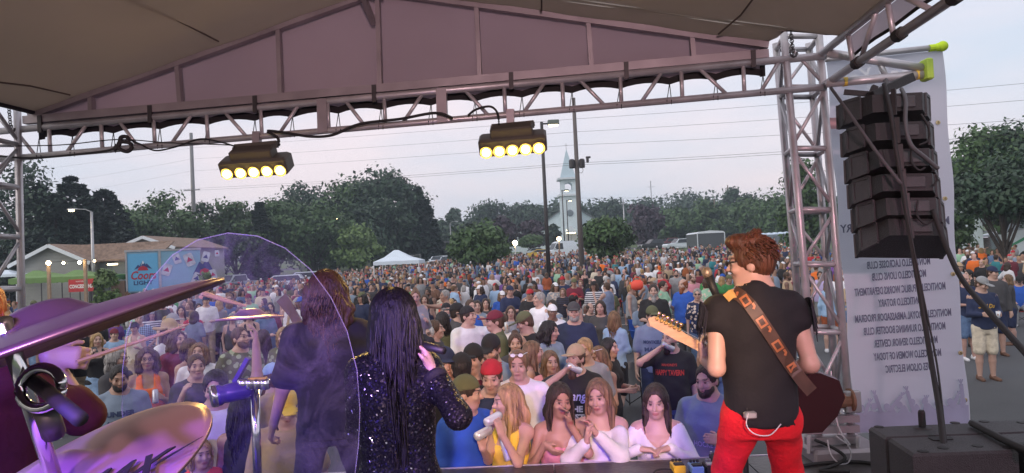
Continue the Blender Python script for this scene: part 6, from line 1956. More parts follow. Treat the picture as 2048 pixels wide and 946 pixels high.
def make_cap(sk, step, kind):
 k = sk.k; M = sk.HR
 sg = 1 if kind == 'back' else -1
 def hd(x, y, z): return sk.H + M @ (np.array([x, y, z]) * k)
 wb = .26 if kind in ('hat', 'cowboy') else .23
 F = Field(axis(sk.H[0] - wb * k, sk.H[0] + wb * k, step), axis(sk.H[1] - wb * k, sk.H[1] + wb * k, step), axis(sk.H[2] - .06 * k, sk.H[2] + .2 * k, step))
 if kind in ('hat', 'cowboy'):
  F.ell(hd(0, .01, .075), np.array([.088, .105, .095]) * k, 0, M)
  F.ell(hd(0, .01, .125), np.array([.068, .085, .055]) * k, .03, M)
  F.ell(hd(0, .005, .050), np.array([.175, .19, .012]) * k, .015, M)
  if kind == 'cowboy':
   for sx in (-1, 1): F.cone(hd(sx * .165, -.10, .075), hd(sx * .165, .10, .075), .012 * k, .012 * k, .03)
 else:
  F.ell(hd(0, .012, .045), np.array([.086, .104, .098]) * k, 0, M)
  nrm = M @ np.array([0, sg * -.18, -1.]); nrm /= np.linalg.norm(nrm)
  F.cut(nrm, float(nrm @ hd(0, 0, .038)))
  F.ell(hd(0, sg * .135, .046), np.array([.072, .080, .008]) * k, .012, M)
  F.cone(hd(0, .012, .140), hd(0, .012, .143), .008 * k, .008 * k, .004)
 return F.mesh()
def make_beard(sk, step, L=1.0):
 k = sk.k; M = sk.HR
 def hd(x, y, z): return sk.H + M @ (np.array([x, y, z]) * k)
 F = Field(axis(sk.H[0] - .12 * k, sk.H[0] + .12 * k, step), axis(sk.H[1] - .18 * k, sk.H[1] + .14 * k, step), axis(sk.H[2] - .26 * k, sk.H[2] + .06 * k, step))
 F.ell(hd(0, -.026, -.055), np.array([.066, .074, .062]) * k, 0, M)
 F.ell(hd(0, -.065, -.092 - .02 * (L - 1) * 3), np.array([.042, .040, .030 * L]) * k, .03, M)
 F.ell(hd(0, -.105, -.012), np.array([.060, .05, .034]) * k, .005, M, neg=True)
 F.ell(hd(0, -.118, -.0565), np.array([.022, .03, .008]) * k, .004, M, neg=True)
 F.ell(hd(0, .06, -.05), np.array([.10, .075, .12]) * k, .01, M, neg=True)
 X, Y, Z = F.ax[:, None, None], F.ay[None, :, None], F.az[None, None, :]
 F.f += (.003 * np.sin(70 * X + 40 * Y) * np.sin(60 * Z + 30 * X)).astype(np.float32)
 return F.mesh()
# ------------------------------------------------------------------ people: materials, assembly
def objmat(name, **kw): return mat(name, objcol=True, **kw)
skin_m = objmat('skin', rough=.5, var=.08, scale=9, feat=True)
skin_m.node_tree.nodes['Principled BSDF'].inputs['Subsurface Weight'].default_value = 0.0
cloth_m = objmat('cloth', rough=.85, var=.12, scale=10, bump=.35, bscale=16)
denim_m = objmat('denim', rough=.85, var=.28, scale=14, bump=.3, bscale=60)
hair_m = objmat('hair', rough=.55, var=.6, scale=38, stretch=(1, 1, .08), bump=.8, bscale=70)
shoe_m = objmat('shoe', rough=.6, var=.15)
def pattern_mat(name, kind, c2, sc):
 m = objmat(name, rough=.85, var=.05)
 t = m.node_tree; b = t.nodes['Principled BSDF']
 src = b.inputs['Base Color'].links[0].from_socket
 tcn = t.nodes.new('ShaderNodeTexCoord')
 def wave(dirn):
  w = t.nodes.new('ShaderNodeTexWave'); w.wave_type = 'BANDS'; w.bands_direction = dirn
  w.inputs['Scale'].default_value = sc; w.inputs['Distortion'].default_value = .4
  t.links.new(tcn.outputs['Object'], w.inputs[0])
  r = t.nodes.new('ShaderNodeMath'); r.operation = 'GREATER_THAN'; r.inputs[1].default_value = .55
  t.links.new(w.outputs['Fac'], r.inputs[0]); return r.outputs[0]
 if kind == 'stripe': fac = wave('X')
 elif kind == 'hstripe': fac = wave('Z')
 elif kind == 'plaid':
  a, c = wave('X'), wave('Z'); ad = t.nodes.new('ShaderNodeMath'); ad.operation = 'ADD'; t.links.new(a, ad.inputs[0]); t.links.new(c, ad.inputs[1])
  mu = t.nodes.new('ShaderNodeMath'); mu.operation = 'MULTIPLY'; mu.inputs[1].default_value = .45; t.links.new(ad.outputs[0], mu.inputs[0]); fac = mu.outputs[0]
 else:
  v = t.nodes.new('ShaderNodeTexVoronoi'); v.inputs['Scale'].default_value = sc; t.links.new(tcn.outputs['Object'], v.inputs['Vector'])
  r = t.nodes.new('ShaderNodeMath'); r.operation = 'LESS_THAN'; r.inputs[1].default_value = .42; t.links.new(v.outputs['Distance'], r.inputs[0]); fac = r.outputs[0]
 mx = t.nodes.new('ShaderNodeMix'); mx.data_type = 'RGBA'
 t.links.new(fac, mx.inputs[0]); t.links.new(src, mx.inputs[6]); mx.inputs[7].default_value = (*c2, 1)
 t.links.new(mx.outputs[2], b.inputs['Base Color'])
 return m
PAT = dict(stripe=pattern_mat('cloth_stripe', 'stripe', (.02, .02, .025), 7), hstripe=pattern_mat('cloth_hstripe', 'hstripe', (.03, .03, .06), 6), plaid=pattern_mat('cloth_plaid', 'plaid', (.05, .05, .07), 8),
           floral=pattern_mat('cloth_floral', 'floral', (.6, .5, .42), 16), leaf=pattern_mat('cloth_leaf', 'floral', (.30, .36, .24), 14), camo=pattern_mat('cloth_camo', 'floral', (.20, .17, .11), 22))
CC = dict(white=(.72, .73, .76), grey=(.27, .28, .29), charcoal=(.055, .055, .06), black=(.016, .016, .018), navy=(.018, .028, .075), royal=(.02, .09, .42), lightblue=(.28, .42, .60), teal=(.025, .20, .23), red=(.42, .02, .03),
          maroon=(.15, .018, .035), orange=(.80, .17, .02), coral=(.85, .10, .06), pink=(.62, .27, .33), lavender=(.42, .36, .58), purple=(.15, .06, .26), green=(.04, .21, .06), olive=(.105, .115, .055), mint=(.30, .52, .36),
          yellow=(.72, .52, .07), tan=(.42, .31, .20), brown=(.13, .065, .04), cream=(.58, .52, .41), denim=(.09, .15, .27), bluegrey=(.16, .20, .30), rust=(.34, .085, .03), khaki=(.36, .28, .18), greyblue=(.20, .26, .34))
SKIN = dict(fair=(.47, .30, .24), tan=(.36, .215, .155), deep=(.19, .105, .075), pink=(.47, .285, .24))
HC = dict(black=(.012, .010, .010), dark=(.030, .018, .012), brown=(.075, .040, .022), light=(.17, .10, .05), blond=(.36, .235, .10), red=(.24, .07, .02), grey=(.30, .29, .28), white=(.58, .57, .55), ginger=(.50, .12, .025))
SETS = {}
def person_set(det, **sp):
 key = (det, repr(sorted(sp.items())))
 if key in SETS: return SETS[key]
 sk = Skel(**{k: v for k, v in sp.items() if k in ('sex', 'h', 'girth', 'lean', 'head', 'arms', 'legs')})
 step, hstep, cst, hst = {0: (.045, .03, .045, .035), 1: (.026, .0135, .024, .017), 2: (.020, .0085, .0165, .0105), 3: (.018, .0068, .013, .0085)}[det]
 out = {}
 F = body_field(sk, det, step, hstep, sp.get('grip', (.5, .5)))
 V, Fa = F.mesh()
 me = np_mesh('body', V, Fa, skin_m)
 V_feat(me, feats(V, sk))
 out['body'] = me
 seed = (len(SETS) * 1.7) % 6.28
 top = sp.get('top', 'tee')
 if top:
  V, Fa = make_top(sk, cst, top, sp.get('hem', .87), seed, sp.get('fit', .016))
  out['dress' if top == 'dress' else ('vest' if top == 'vest' else 'shirt')] = np_mesh('shirt', V, Fa, cloth_m)
 if sp.get('under'):
  V, Fa = make_top(sk, cst, 'strapless', .9, seed, .009)
  out['tank_top'] = np_mesh('tank_top', V, Fa, mat('under_navy', (.012, .015, .035), .85, var=.1))
 bt = sp.get('bottom', 'trousers')
 if bt:
  V, Fa = make_bottom(sk, cst * 1.1, bt, seed)
  out[bt] = np_mesh(bt, V, Fa, denim_m)
 if sp.get('hair') and sp['hair'] != 'bald':
  V, Fa = make_hair(sk, hst, sp['hair'], seed, 0 if det < 2 else sp.get('strands', 90))
  out['hair'] = np_mesh('hair', V, Fa, hair_m)
 if sp.get('cap'):
  V, Fa = make_cap(sk, hst, sp['cap'])
  out['hat' if sp['cap'] in ('hat', 'cowboy') else 'cap'] = np_mesh('cap', V, Fa, cloth_m)
 if sp.get('beard'):
  V, Fa = make_beard(sk, hst, sp['beard'])
  out['beard'] = np_mesh('beard', V, Fa, hair_m)
 if sp.get('shoes', True):
  for i, (V, Fa) in enumerate(make_shoes(sk, .02 if det else .03)):
   out['shoe%d' % i] = np_mesh('shoe', V, Fa, shoe_m)
 if sp.get('glasses') and det:
  m = MB(); k = sk.k
  def hd(x, y, z): return Vector(sk.H + sk.HR @ (np.array([x, y, z]) * k))
  yy, zz = ((-.107, .014) if sp['glasses'] != 'up' else (-.085, .105))
  for sx in (-1, 1):
   if sp['glasses'] in ('dark', 'up'):
    m.prism([hd(sx * (.032 + .021 * math.cos(a)), yy, zz + .015 * math.sin(a)) for a in np.linspace(0, 2 * PI, 10)[:-1]], hd(0, -.004, 0) - hd(0, 0, 0))
   else:
    m.path([hd(sx * (.032 + .021 * math.cos(a)), yy, zz + .016 * math.sin(a)) for a in np.linspace(0, 2 * PI, 11)], .0022, 4)
   m.bar(hd(sx * .053, yy, zz + .006), hd(sx * .078, .01, zz + .006), .003, .004)
  m.bar(hd(-.012, yy, zz + .004), hd(.012, yy, zz + .004), .003, .003)
  me = D.meshes.new('glasses'); me.from_pydata([tuple(v) for v in m.v], [], m.f); me.materials.append(white_pl if sp['glasses'] == 'up' else black)
  out['glasses'] = me
 SETS[key] = (out, sk)
 return SETS[key]
def rgb(c, table, jit=0.0, rng=random):
 v = table[c] if isinstance(c, str) else c
 j = 1 + rng.uniform(-jit, jit)
 return tuple(max(0, min(1, x * j)) for x in v)
def set_col(o, c): o.color = (*c, 1)
def spawn(ms, loc, yaw, cols, label, group='people watching the stage', pats=None, scale=1.0):
 """cols: skin, hair, shirt, bottom, shoe, cap"""
 b = D.objects.new('person', ms['body'])
 COL.objects.link(b)
 b.location = loc; b.rotation_euler.z = yaw; b.scale = (scale,) * 3
 ORG[b.name] = Vector(loc)
 set_col(b, cols['skin'])
 props(b, label, 'person', group)
 for nm, me in ms.items():
  if nm == 'body': continue
  base = 'shoe' if nm.startswith('shoe') else nm
  o = D.objects.new(base, me); COL.objects.link(o); o.parent = b
  key = {'shirt': 'shirt', 'vest': 'shirt', 'dress': 'shirt', 'trousers': 'bottom', 'shorts': 'bottom', 'skirt': 'bottom', 'hair': 'hair', 'beard': 'hair', 'cap': 'cap', 'hat': 'cap', 'shoe': 'shoe'}.get(base)
  if key: set_col(o, cols.get(key + '_beard' if base == 'beard' and 'hair_beard' in cols else key, (.1, .1, .1)))
  if pats and base in pats:
   o.material_slots[0].link = 'OBJECT'; o.material_slots[0].material = PAT[pats[base]]
 return b
def face_cam(p, extra=0.0):
 return math.atan2(-p.x, p.y) + R(extra)
def print_on(person, txt, z, size, color, width=None, x=0.0, bold=.02, shear=0., front=True, part='shirt', yoff=0.0):
 """flat lettering laid onto the chest of the shirt"""
 sh = next((c for c in person.children if c.name.split('.')[0] in (part, 'vest', 'dress')), None)
 if sh is None: return
 me = sh.data
 co = np.zeros(len(me.vertices) * 3, np.float32); me.vertices.foreach_get('co', co); co = co.reshape(-1, 3)
 bv = BVHTree.FromPolygons([tuple(v) for v in co], [tuple(p.vertices) for p in me.polygons])
 t = text_mesh(txt, size, bold, shear, 0)
 n = len(t.vertices); c = np.zeros(n * 3, np.float32); t.vertices.foreach_get('co', c); c = c.reshape(-1, 3)
 if width: c[:, 0] *= width / (c[:, 0].max() - c[:, 0].min() + 1e-6)
 out = []
 for vx, vy, _ in c:
  sgn = -1 if front else 1
  o = Vector(((-1 if not front else 1) * vx + x, sgn * 1.2, z + vy))
  h = bv.ray_cast(o, Vector((0, -sgn, 0)))
  y = h[0].y if h[0] else sgn * .12
  out.append((o.x, y + sgn * .005, o.z))
 t.vertices.foreach_set('co', np.array(out, np.float32).ravel())
 t.materials.clear(); t.materials.append(mat('print_' + color, {'dark': (.03, .04, .07), 'red': (.55, .05, .03), 'white': (.7, .7, .72), 'gold': (.60, .36, .05), 'navy': (.03, .05, .12), 'lavender': (.5, .5, .75), 'blue': (.25, .45, .75)}[color], .7, var=0))
 o = D.objects.new('lettering', t); COL.objects.link(o); o.parent = person
 return o
# ------------------------------------------------------------------ musicians
sequin = objmat('sequin_cloth', rough=.35, var=.3, scale=40)
_t = sequin.node_tree; _b = _t.nodes['Principled BSDF']; _b.inputs['Metallic'].default_value = .55
_v = _t.nodes.new('ShaderNodeTexVoronoi'); _v.inputs['Scale'].default_value = 190
_tc = _t.nodes.new('ShaderNodeTexCoord'); _t.links.new(_tc.outputs['Object'], _v.inputs['Vector'])
_g = _t.nodes.new('ShaderNodeNewGeometry')
_m1 = _t.nodes.new('ShaderNodeVectorMath'); _m1.operation = 'SUBTRACT'; _m1.inputs[1].default_value = (.5, .5, .5); _t.links.new(_v.outputs['Color'], _m1.inputs[0])
_m2 = _t.nodes.new('ShaderNodeVectorMath'); _m2.operation = 'SCALE'; _m2.inputs['Scale'].default_value = .95; _t.links.new(_m1.outputs[0], _m2.inputs[0])
_m3 = _t.nodes.new('ShaderNodeVectorMath'); _m3.operation = 'ADD'; _t.links.new(_m2.outputs[0], _m3.inputs[0]); _t.links.new(_g.outputs['Normal'], _m3.inputs[1])
_m4 = _t.nodes.new('ShaderNodeVectorMath'); _m4.operation = 'NORMALIZE'; _t.links.new(_m3.outputs[0], _m4.inputs[0]); _t.links.new(_m4.outputs[0], _b.inputs['Normal'])
_s = _t.nodes.new('ShaderNodeSeparateColor'); _t.links.new(_v.outputs['Color'], _s.inputs[0])
_k = _t.nodes.new('ShaderNodeMath'); _k.operation = 'GREATER_THAN'; _k.inputs[1].default_value = .985; _t.links.new(_s.outputs[0], _k.inputs[0]); _t.links.new(_k.outputs[0], _b.inputs['Metallic'])
_x = _t.nodes.new('ShaderNodeMix'); _x.data_type = 'RGBA'; _t.links.new(_k.outputs[0], _x.inputs[0]); _x.inputs[6].default_value = (.009, .009, .011, 1); _x.inputs[7].default_value = (.55, .55, .6, 1); _t.links.new(_x.outputs[2], _b.inputs['Base Color'])
_b.inputs['Roughness'].default_value = .38; _b.inputs['Specular IOR Level'].default_value = .12
def performer(label, x, y, d, yaw, cols, **sp):
 c = px(x, y, d)
 drop = {'crouch': .15, 'sit': .44}.get(sp.get('legs', ''), 0) / 1.75
 h = (c.z - DECK - .003) / (1 - drop - sp.pop('hfix', 0))
 loc = Vector((c.x, c.y, DECK + .003))
 sk0 = Skel(h=h, **{k: v for k, v in sp.items() if k in ('sex', 'girth', 'lean', 'head', 'legs')})
 Rz = Matrix.Rotation(yaw, 3, 'Z')
 loc -= Rz @ Vector((float(sk0.H[0]), float(sk0.H[1]), 0))
 inv = (Matrix.Translation(loc) @ Matrix.Rotation(yaw, 4, 'Z')).inverted()
 ar = []
 for a in sp['arms']:
  if not isinstance(a, str) and a[0] == 'px':   # wrist and elbow side given in the photograph
   tgt = inv @ px(*a[1])
   a = ('ik', tuple(tgt), tuple(inv.to_3x3() @ Vector(a[2]))) + ((tuple(inv.to_3x3() @ Vector(a[3])),) if len(a) > 3 else ())
  ar.append(a)
 sp['arms'] = tuple(ar)
 ms, sk = person_set(3, h=h, **sp)
 o = spawn(ms, loc, yaw, cols, label, 'musicians on the stage')
 bpy.context.view_layer.update()
 return o, sk, Matrix.Translation(loc) @ Matrix.Rotation(yaw, 4, 'Z')
def surf_hit(obj, x, y):
 """where the camera ray through a pixel meets a built mesh (world space)"""
 me = obj.data
 M = obj.matrix_world
 key = obj.name
 if key not in surf_hit.c:
  surf_hit.c[key] = BVHTree.FromPolygons([M @ v.co for v in me.vertices], [tuple(p.vertices) for p in me.polygons])
 r = ray(x, y).normalized()
 h = surf_hit.c[key].ray_cast(CPOS, r)
 return (h[0] - r * .008) if h[0] else None
surf_hit.c = {}
def child(o, nm): return next((c for c in o.children if c.name.split('.')[0] == nm), None)
gt, gsk, gM = performer('guitarist seen from behind in a sleeveless black fringed vest and red trousers', 1500, 477, 3.0, PI - R(6),
 dict(skin=SKIN['fair'], hair=(.10, .036, .014), shirt=(.005, .0055, .009), bottom=(.62, .006, .016), shoe=CC['black']),
 sex='m', girth=.92, head=(66, 4), arms=(('px', (1410, 722, 3.15), (-.12, -.1, -1), (-.15, .2, 1)), ((.20, -.12, -1), (-.45, .8, -.25))), legs='crouch', top='capsleeve', hem=.86, fit=.019, bottom='trousers', hair='quiff', glasses='dark', grip=(.8, .8))
vest = child(gt, 'shirt')
m = MB()
N = gM @ Vector(gsk.N)
for k in range(20):
 a0, a1 = 2 * PI * k / 20, 2 * PI * (k + 1) / 20
 if math.sin((a0 + a1) / 2 - gt.rotation_euler.z) < -.6: continue
 P = [N + Vector((.082 * math.cos(a), .075 * math.sin(a), z)) for a, z in ((a0, -.035), (a1, -.035))] + [N + Vector((.070 * math.cos(a), .066 * math.sin(a) + .01, .028)) for a in (a1, a0)]
 m.prism(P, Vector((0, 0, .002)))
V_ = [((v[0], v[1], v[2])) for v in m.v]
ORG[gt.name] = Vector((0, 0, 0))
col_o = m.build('collar', cloth_m, gt); col_o.matrix_parent_inverse = gt.matrix_world.inverted(); set_col(col_o, (.012, .013, .022))
m = MB()
rf = np.random.RandomState(2)
for sx in (-1, 1):
 S = gsk.arm['L' if sx > 0 else 'R']['S']
 for k in range(26):
  a = -1.2 + 2.4 * k / 25
  p = gM @ Vector((S[0] + sx * (.046 + .02 * math.cos(a)), S[1] + .080 * math.sin(a), S[2] + .055 * math.cos(a) - .02))
  L = rf.uniform(.09, .16)
  q = p + (gM.to_3x3() @ Vector((sx * .014, 0, 0))) + Vector((rf.uniform(-.01, .01), rf.uniform(-.01, .01), -L))
  m.tube(p, q, .0035, .002, 4)
fr = m.build('fringe', cloth_m, gt); fr.matrix_parent_inverse = gt.matrix_world.inverted(); set_col(fr, (.012, .013, .022)); fr['kind'] = 'stuff'
leather = mat('strap_leather', (.055, .028, .018), .55, var=.3, scale=20)
tooled = mat('strap_orange', (.36, .13, .05), .5, var=.25, scale=30)
strap = thing('guitar_strap', 'dark leather guitar strap with orange tooled squares across the black vest', 'guitar strap', gt.location)
path = [(1466, 583), (1482, 592), (1500, 610), (1516, 632), (1532, 656), (1548, 680), (1563, 703), (1578, 726), (1594, 748), (1610, 768), (1624, 784)]
def ribbon(pts, w, name, material, parent, lift=0.0, last=None):
 V, F = [], []
 for k, (x, y) in enumerate(pts):
  x0, y0_ = pts[max(0, k - 1)]; x1, y1_ = pts[min(len(pts) - 1, k + 1)]
  dx, dy = x1 - x0, y1_ - y0_; L = math.hypot(dx, dy)
  nx, ny = -dy / L, dx / L
  hits = [surf_hit(vest, x + nx * w * s, y + ny * w * s) for s in (-1, 0, 1)]
  c = hits[1] or last
  if c is None: continue
  last = c
  dd = (c - CPOS).dot(fwd)
  for s in (-1, 1):
   h = hits[s + 1]
   q = px(x + nx * w * s, y + ny * w * s, dd) if h is None or abs((h - c).length) > .06 else h
   V.append(q - ray(x, y).normalized() * (.004 + lift))
  n = len(V)
  if n > 2: F.append((n - 4, n - 3, n - 1, n - 2))
 m = MB(); m.add(V, F)
 n0 = len(m.v)
 m.add([Vector(v) + ray(*pts[0]).normalized() * .004 for v in V], [tuple(reversed(f)) for f in F])
 return m.build(name, material, parent)
ribbon(path, 13, 'strap_band', leather, strap)
for k in range(0, 9, 2):
 (x0, y0_), (x1, y1_) = path[k + 1], path[min(k + 2, 10)]
 cx_, cy_ = (x0 + x1) / 2, (y0_ + y1_) / 2
 ribbon([(cx_ - 6, cy_ - 9), (cx_, cy_), (cx_ + 6, cy_ + 9)], 9, 'tooled_square', tooled, strap, .004)
 ribbon([(cx_ - 3.5, cy_ - 5.5), (cx_, cy_), (cx_ + 3.5, cy_ + 5.5)], 5, 'tooled_square', leather, strap, .006)
 (x0, y0_) = path[k]
 ribbon([(x0 + 5, y0_ - 4), (x0 + 9, y0_ + 2), (x0 + 7, y0_ + 8)], 2.5, 'tooled_figure', tooled, strap, .004)
ribbon([(1452, 597), (1462, 588), (1472, 586)], 9, 'shoulder_tab', mat('strap_tan', (.5, .32, .10), .6, var=.1), strap, .004)
gb = px(1575, 782, 3.17); gh = px(1312, 650, 3.16)
gx = (gh - gb).normalized()
hl = (gh - gb).length / .9
gn = Vector((.10, 1, .12)); gn = (gn - gx * gn.dot(gx)).normalized()
gy = gn.cross(gx);
if gy.z < 0: gy = -gy
gtr = thing('electric_guitar', 'dark red electric guitar with a pale neck and six gold tuners', 'guitar', gb)
def gp(u, v, w=0): return gb + (gx * u + gy * v + gn * w) * .9
out = [(.20, .05), (.27, .13), (.21, .165), (.10, .12), (0, .115), (-.10, .155), (-.20, .165), (-.27, .10), (-.285, 0), (-.26, -.11), (-.17, -.165), (-.06, -.145), (.04, -.115), (.13, -.14), (.22, -.13), (.24, -.09), (.19, -.04)]
m = MB(); m.prism([gp(u, v, -.0) for u, v in out], gn * .045); m.build('body', mat('guitar_red', (.028, .006, .008), .18, var=.1, coat=.6), gtr)
maple = mat('maple_neck', (.60, .40, .24), .35, var=.15, scale=12, stretch=(1, 6, 6))
m = MB(); m.prism([gp(.12, -.030, .012), gp(hl - .17, -.023, .012), gp(hl - .17, .023, .012), gp(.12, .030, .012)], gn * .03); m.build('neck', maple, gtr)
m = MB(); m.prism([gp(hl - .17, -.023, .016), gp(hl - .13, -.026, .016), gp(hl + .02, -.018, .016), gp(hl + .045, .008, .016), gp(hl + .02, .032, .016), gp(hl - .10, .036, .016), gp(hl - .14, .028, .016), gp(hl - .17, .023, .016)], gn * .016); m.build('headstock', maple, gtr)
gold = mat('gold_hardware', (.72, .50, .18), .25, .9, var=0)
for k in range(6):
 u = hl - .115 + .125 * k / 5
 m = MB(); m.bbox(gp(u, .032, .006), (.016, .02, .016), .003); m.tube(gp(u, .035, .01), gp(u, .052, .01), .004, n=6); m.sphere(gp(u, .058, .01), (.009, .007, .009), 8, 6); m.build('tuner', gold, gtr)
m = MB(); m.bar(gp(-.02, .0, .05), gp(-.02, .08, .05), .03, .012); m.bar(gp(-.16, -.04, .05), gp(-.16, .04, .05), .03, .012); m.build('bridge', chrome, gtr)
m = MB()
for k in range(6): m.tube(gp(-.16, -.02 + .008 * k, .056), gp(hl, -.015 + .009 * k, .05), .0012, n=4, caps=False)
o = m.build('strings', chrome, gtr); o['kind'] = 'stuff'
cable('thin white in-ear cable looping over the red trousers', [px(1497, 826, 2.82), px(1493, 850, 2.81), px(1510, 868, 2.80), px(1540, 870, 2.80), px(1562, 848, 2.81)], .0025, white_c)
t = thing('belt_pack', 'small pale radio pack clipped at the back of the red trousers', 'radio pack', px(1500, 828, 2.83))
m = MB(); m.bbox(px(1500, 830, 2.83), (.05, .025, .03), .006); m.build('case', galv, t)
m = MB(); m.tube(px(1494, 826, 2.83), px(1494, 816, 2.83), .003); m.build('antenna', rubber, t)
ms_ = thing('microphone_stand', 'black microphone stand holding a microphone at the guitarist face', 'mic stand', (px(1476, 640, 3.55).x, px(1476, 640, 3.55).y, DECK))
mp0, mp1, mp2 = px(1414, 546, 3.38), px(1424, 570, 3.38), px(1476, 648, 3.55)
m = MB(); m.sphere(mp0, (.026, .026, .030), 12, 8); mic_m = mat('mic_mesh', (.30, .24, .18), .5, .6, var=.3, scale=90); m.build('mic_grille', mic_m, ms_, smooth=True)
m = MB(); m.tube(mp0 + (mp1 - mp0) * .25, mp0 + (mp1 - mp0) * 2.6, .022, .015, 10); m.build('mic_body', black, ms_, smooth=True)
m = MB(); m.tube(px(1432, 588, 3.385), mp2, .010, n=8); m.build('boom', black, ms_)
m = MB(); m.tube(mp2, (mp2.x, mp2.y, DECK + .03), .014, n=8); m.build('stand_pole', black, ms_)
m = MB(); m.lathe((mp2.x, mp2.y, DECK + .004), [(.14, 0), (.14, .012), (.03, .03), (.015, .05)], 18); m.build('stand_base', black, ms_)
sg, ssk, sM = performer('singer seen from behind with long black hair and a black sequined jacket', 782, 586, 2.45, PI + R(10),
 dict(skin=SKIN['fair'], hair=(.010, .008, .010), shirt=(.012, .012, .014), bottom=CC['black'], shoe=CC['black']),
 sex='f', girth=1.05, head=(24, 0), arms=(((.04, .25, -1), (-.25, .6, -1)), ('px', (862, 738, 2.40), (.55, -.2, -1), (-.3, .1, 1))), legs='crouch', top='elbow', hem=.84, fit=.026, bottom='trousers', hair='vlong', grip=(1.0, .6))
js = child(sg, 'shirt'); js.material_slots[0].link = 'OBJECT'; js.material_slots[0].material = sequin
hb = ssk
m = MB(); rl = np.random.RandomState(8)
for k in range(520):
 a, el = rl.uniform(-.34 * PI, 1.34 * PI), rl.uniform(.3, 1.5)
 pts = strand(hb, a, el, rl.uniform(.22, .40) + (.30 if math.cos(a) > .2 else 0), rl.uniform(0, 6), .006, .012)
 m.path([sM @ Vector(q) for q in pts], [.0052 * (1 - .75 * j / 10) + .001 for j in range(11)], 4)
ORG[sg.name] = Vector((0, 0, 0))
lk = m.build('hair', hair_m, sg, smooth=True); lk.matrix_parent_inverse = sg.matrix_world.inverted(); set_col(lk, (.010, .008, .010)); lk['kind'] = 'stuff'
m = MB()
E = sM @ Vector(ssk.arm['R']['E']); W = sM @ Vector(ssk.arm['R']['W']); T = sM @ Vector(ssk.arm['R']['T'])
m.tube(W + (E - W) * .10, W + (E - W) * .22, .040, .042, 12)
sc = m.build('wrist_band', cloth_m, sg, smooth=True); sc.matrix_parent_inverse = sg.matrix_world.inverted(); set_col(sc, (.012, .012, .014))
mt_ = thing('microphone', 'black microphone held up to the mouth of the singer', 'microphone', T)
mouth = sM @ Vector(ssk.H + ssk.HR @ np.array([0, -.15, -.055]))
pm = W.lerp(T, .62)
dm_ = (mouth - pm).normalized()
m = MB(); m.tube(pm - dm_ * .10, pm + dm_ * .07, .013, .018, 10); m.build('mic_body', black, mt_, smooth=True)
m = MB(); m.sphere(pm + dm_ * .09, .027, 12, 8); m.build('mic_grille', mic_m, mt_, smooth=True)
bs, bsk, bM = performer('musician seen from behind through the clear shield with long curly hair and black tee', 650, 549, 3.33, PI + R(14),
 dict(skin=SKIN['fair'], hair=(.06, .027, .012), shirt=(.014, .014, .016), bottom=(.018, .018, .025), shoe=CC['black']),
 sex='m', girth=.93, head=(10, 4), arms=('bass', 'pick'), legs='crouch', top='tee', hem=.84, fit=.022, bottom='trousers', hair='curly', grip=(.7, .7))
m = MB()
for k in range(460):
 a, el = rl.uniform(-.36 * PI, 1.36 * PI), rl.uniform(.2, 1.5)
 pts = strand(bsk, a, el, rl.uniform(.20, .34), rl.uniform(0, 6), .014, .016)
 m.path([bM @ Vector(q) for q in pts], [.0048 * (1 - .6 * j / 10) + .001 for j in range(11)], 4)
ORG[bs.name] = Vector((0, 0, 0))
lk = m.build('hair', hair_m, bs, smooth=True); lk.matrix_parent_inverse = bs.matrix_world.inverted(); set_col(lk, (.075, .033, .014)); lk['kind'] = 'stuff'
bb = bM @ Vector((0.02, -.18, .83)); bh = bM @ Vector((.20, -.78, 1.10))
bgx = (bh - bb).normalized(); bgn = (bM.to_3x3() @ Vector((0, -1, 0))); bgn = (bgn - bgx * bgn.dot(bgx)).normalized(); bgy = bgn.cross(bgx)
bg_ = thing('bass_guitar', 'dark bass guitar slung low on the long haired musician', 'guitar', bb)
m = MB(); m.prism([bb + bgx * u * 1.1 + bgy * v for u, v in out], bgn * .04); m.build('body', mat('bass_black', (.015, .013, .02), .2, var=.1), bg_)
m = MB(); m.prism([bb + bgx * .15 - bgy * .03, bb + bgx * .74 - bgy * .024, bb + bgx * .74 + bgy * .024, bb + bgx * .15 + bgy * .03], bgn * .03); m.build('neck', mat('rosewood', (.10, .05, .05), .4, var=.2), bg_)
m = MB(); m.prism([bb + bgx * .74 - bgy * .03, bb + bgx * .93 - bgy * .05, bb + bgx * .95 + bgy * .02, bb + bgx * .74 + bgy * .03], bgn * .018); m.build('headstock', mat('rosewood', (.1, .05, .05)), bg_)
dr_, dsk, dM = performer('drummer at the left edge in a dark red shirt with one arm reaching right', -52, 560, 2.03, PI - R(20),
 dict(skin=SKIN['fair'], hair=HC['ginger'], shirt=(.085, .006, .010), bottom=CC['black'], shoe=CC['black']),
 sex='m', girth=1.12, head=(0, 4), arms=('bent', ('px', (96, 712, 2.07), (.2, 0, -1), (1, .3, -.15))), legs='crouch', top='rolled', hem=.84, fit=.028, bottom='trousers', hair='mid', grip=(.9, 1.0))
hnd = dM @ Vector(dsk.arm['R']['T'])
t = thing('drumstick', 'blurred wooden drumstick in the hand of the drummer', 'drumstick', hnd)
m = MB(); m.path([hnd + Vector((-.05, -.05, 0)), hnd + Vector((.08, .2, .05)), hnd + Vector((.12, .30, .07))], [.007, .006, .003], 6); m.build('stick', mat('stick_wood', (.55, .38, .2), .5, var=.1), t)
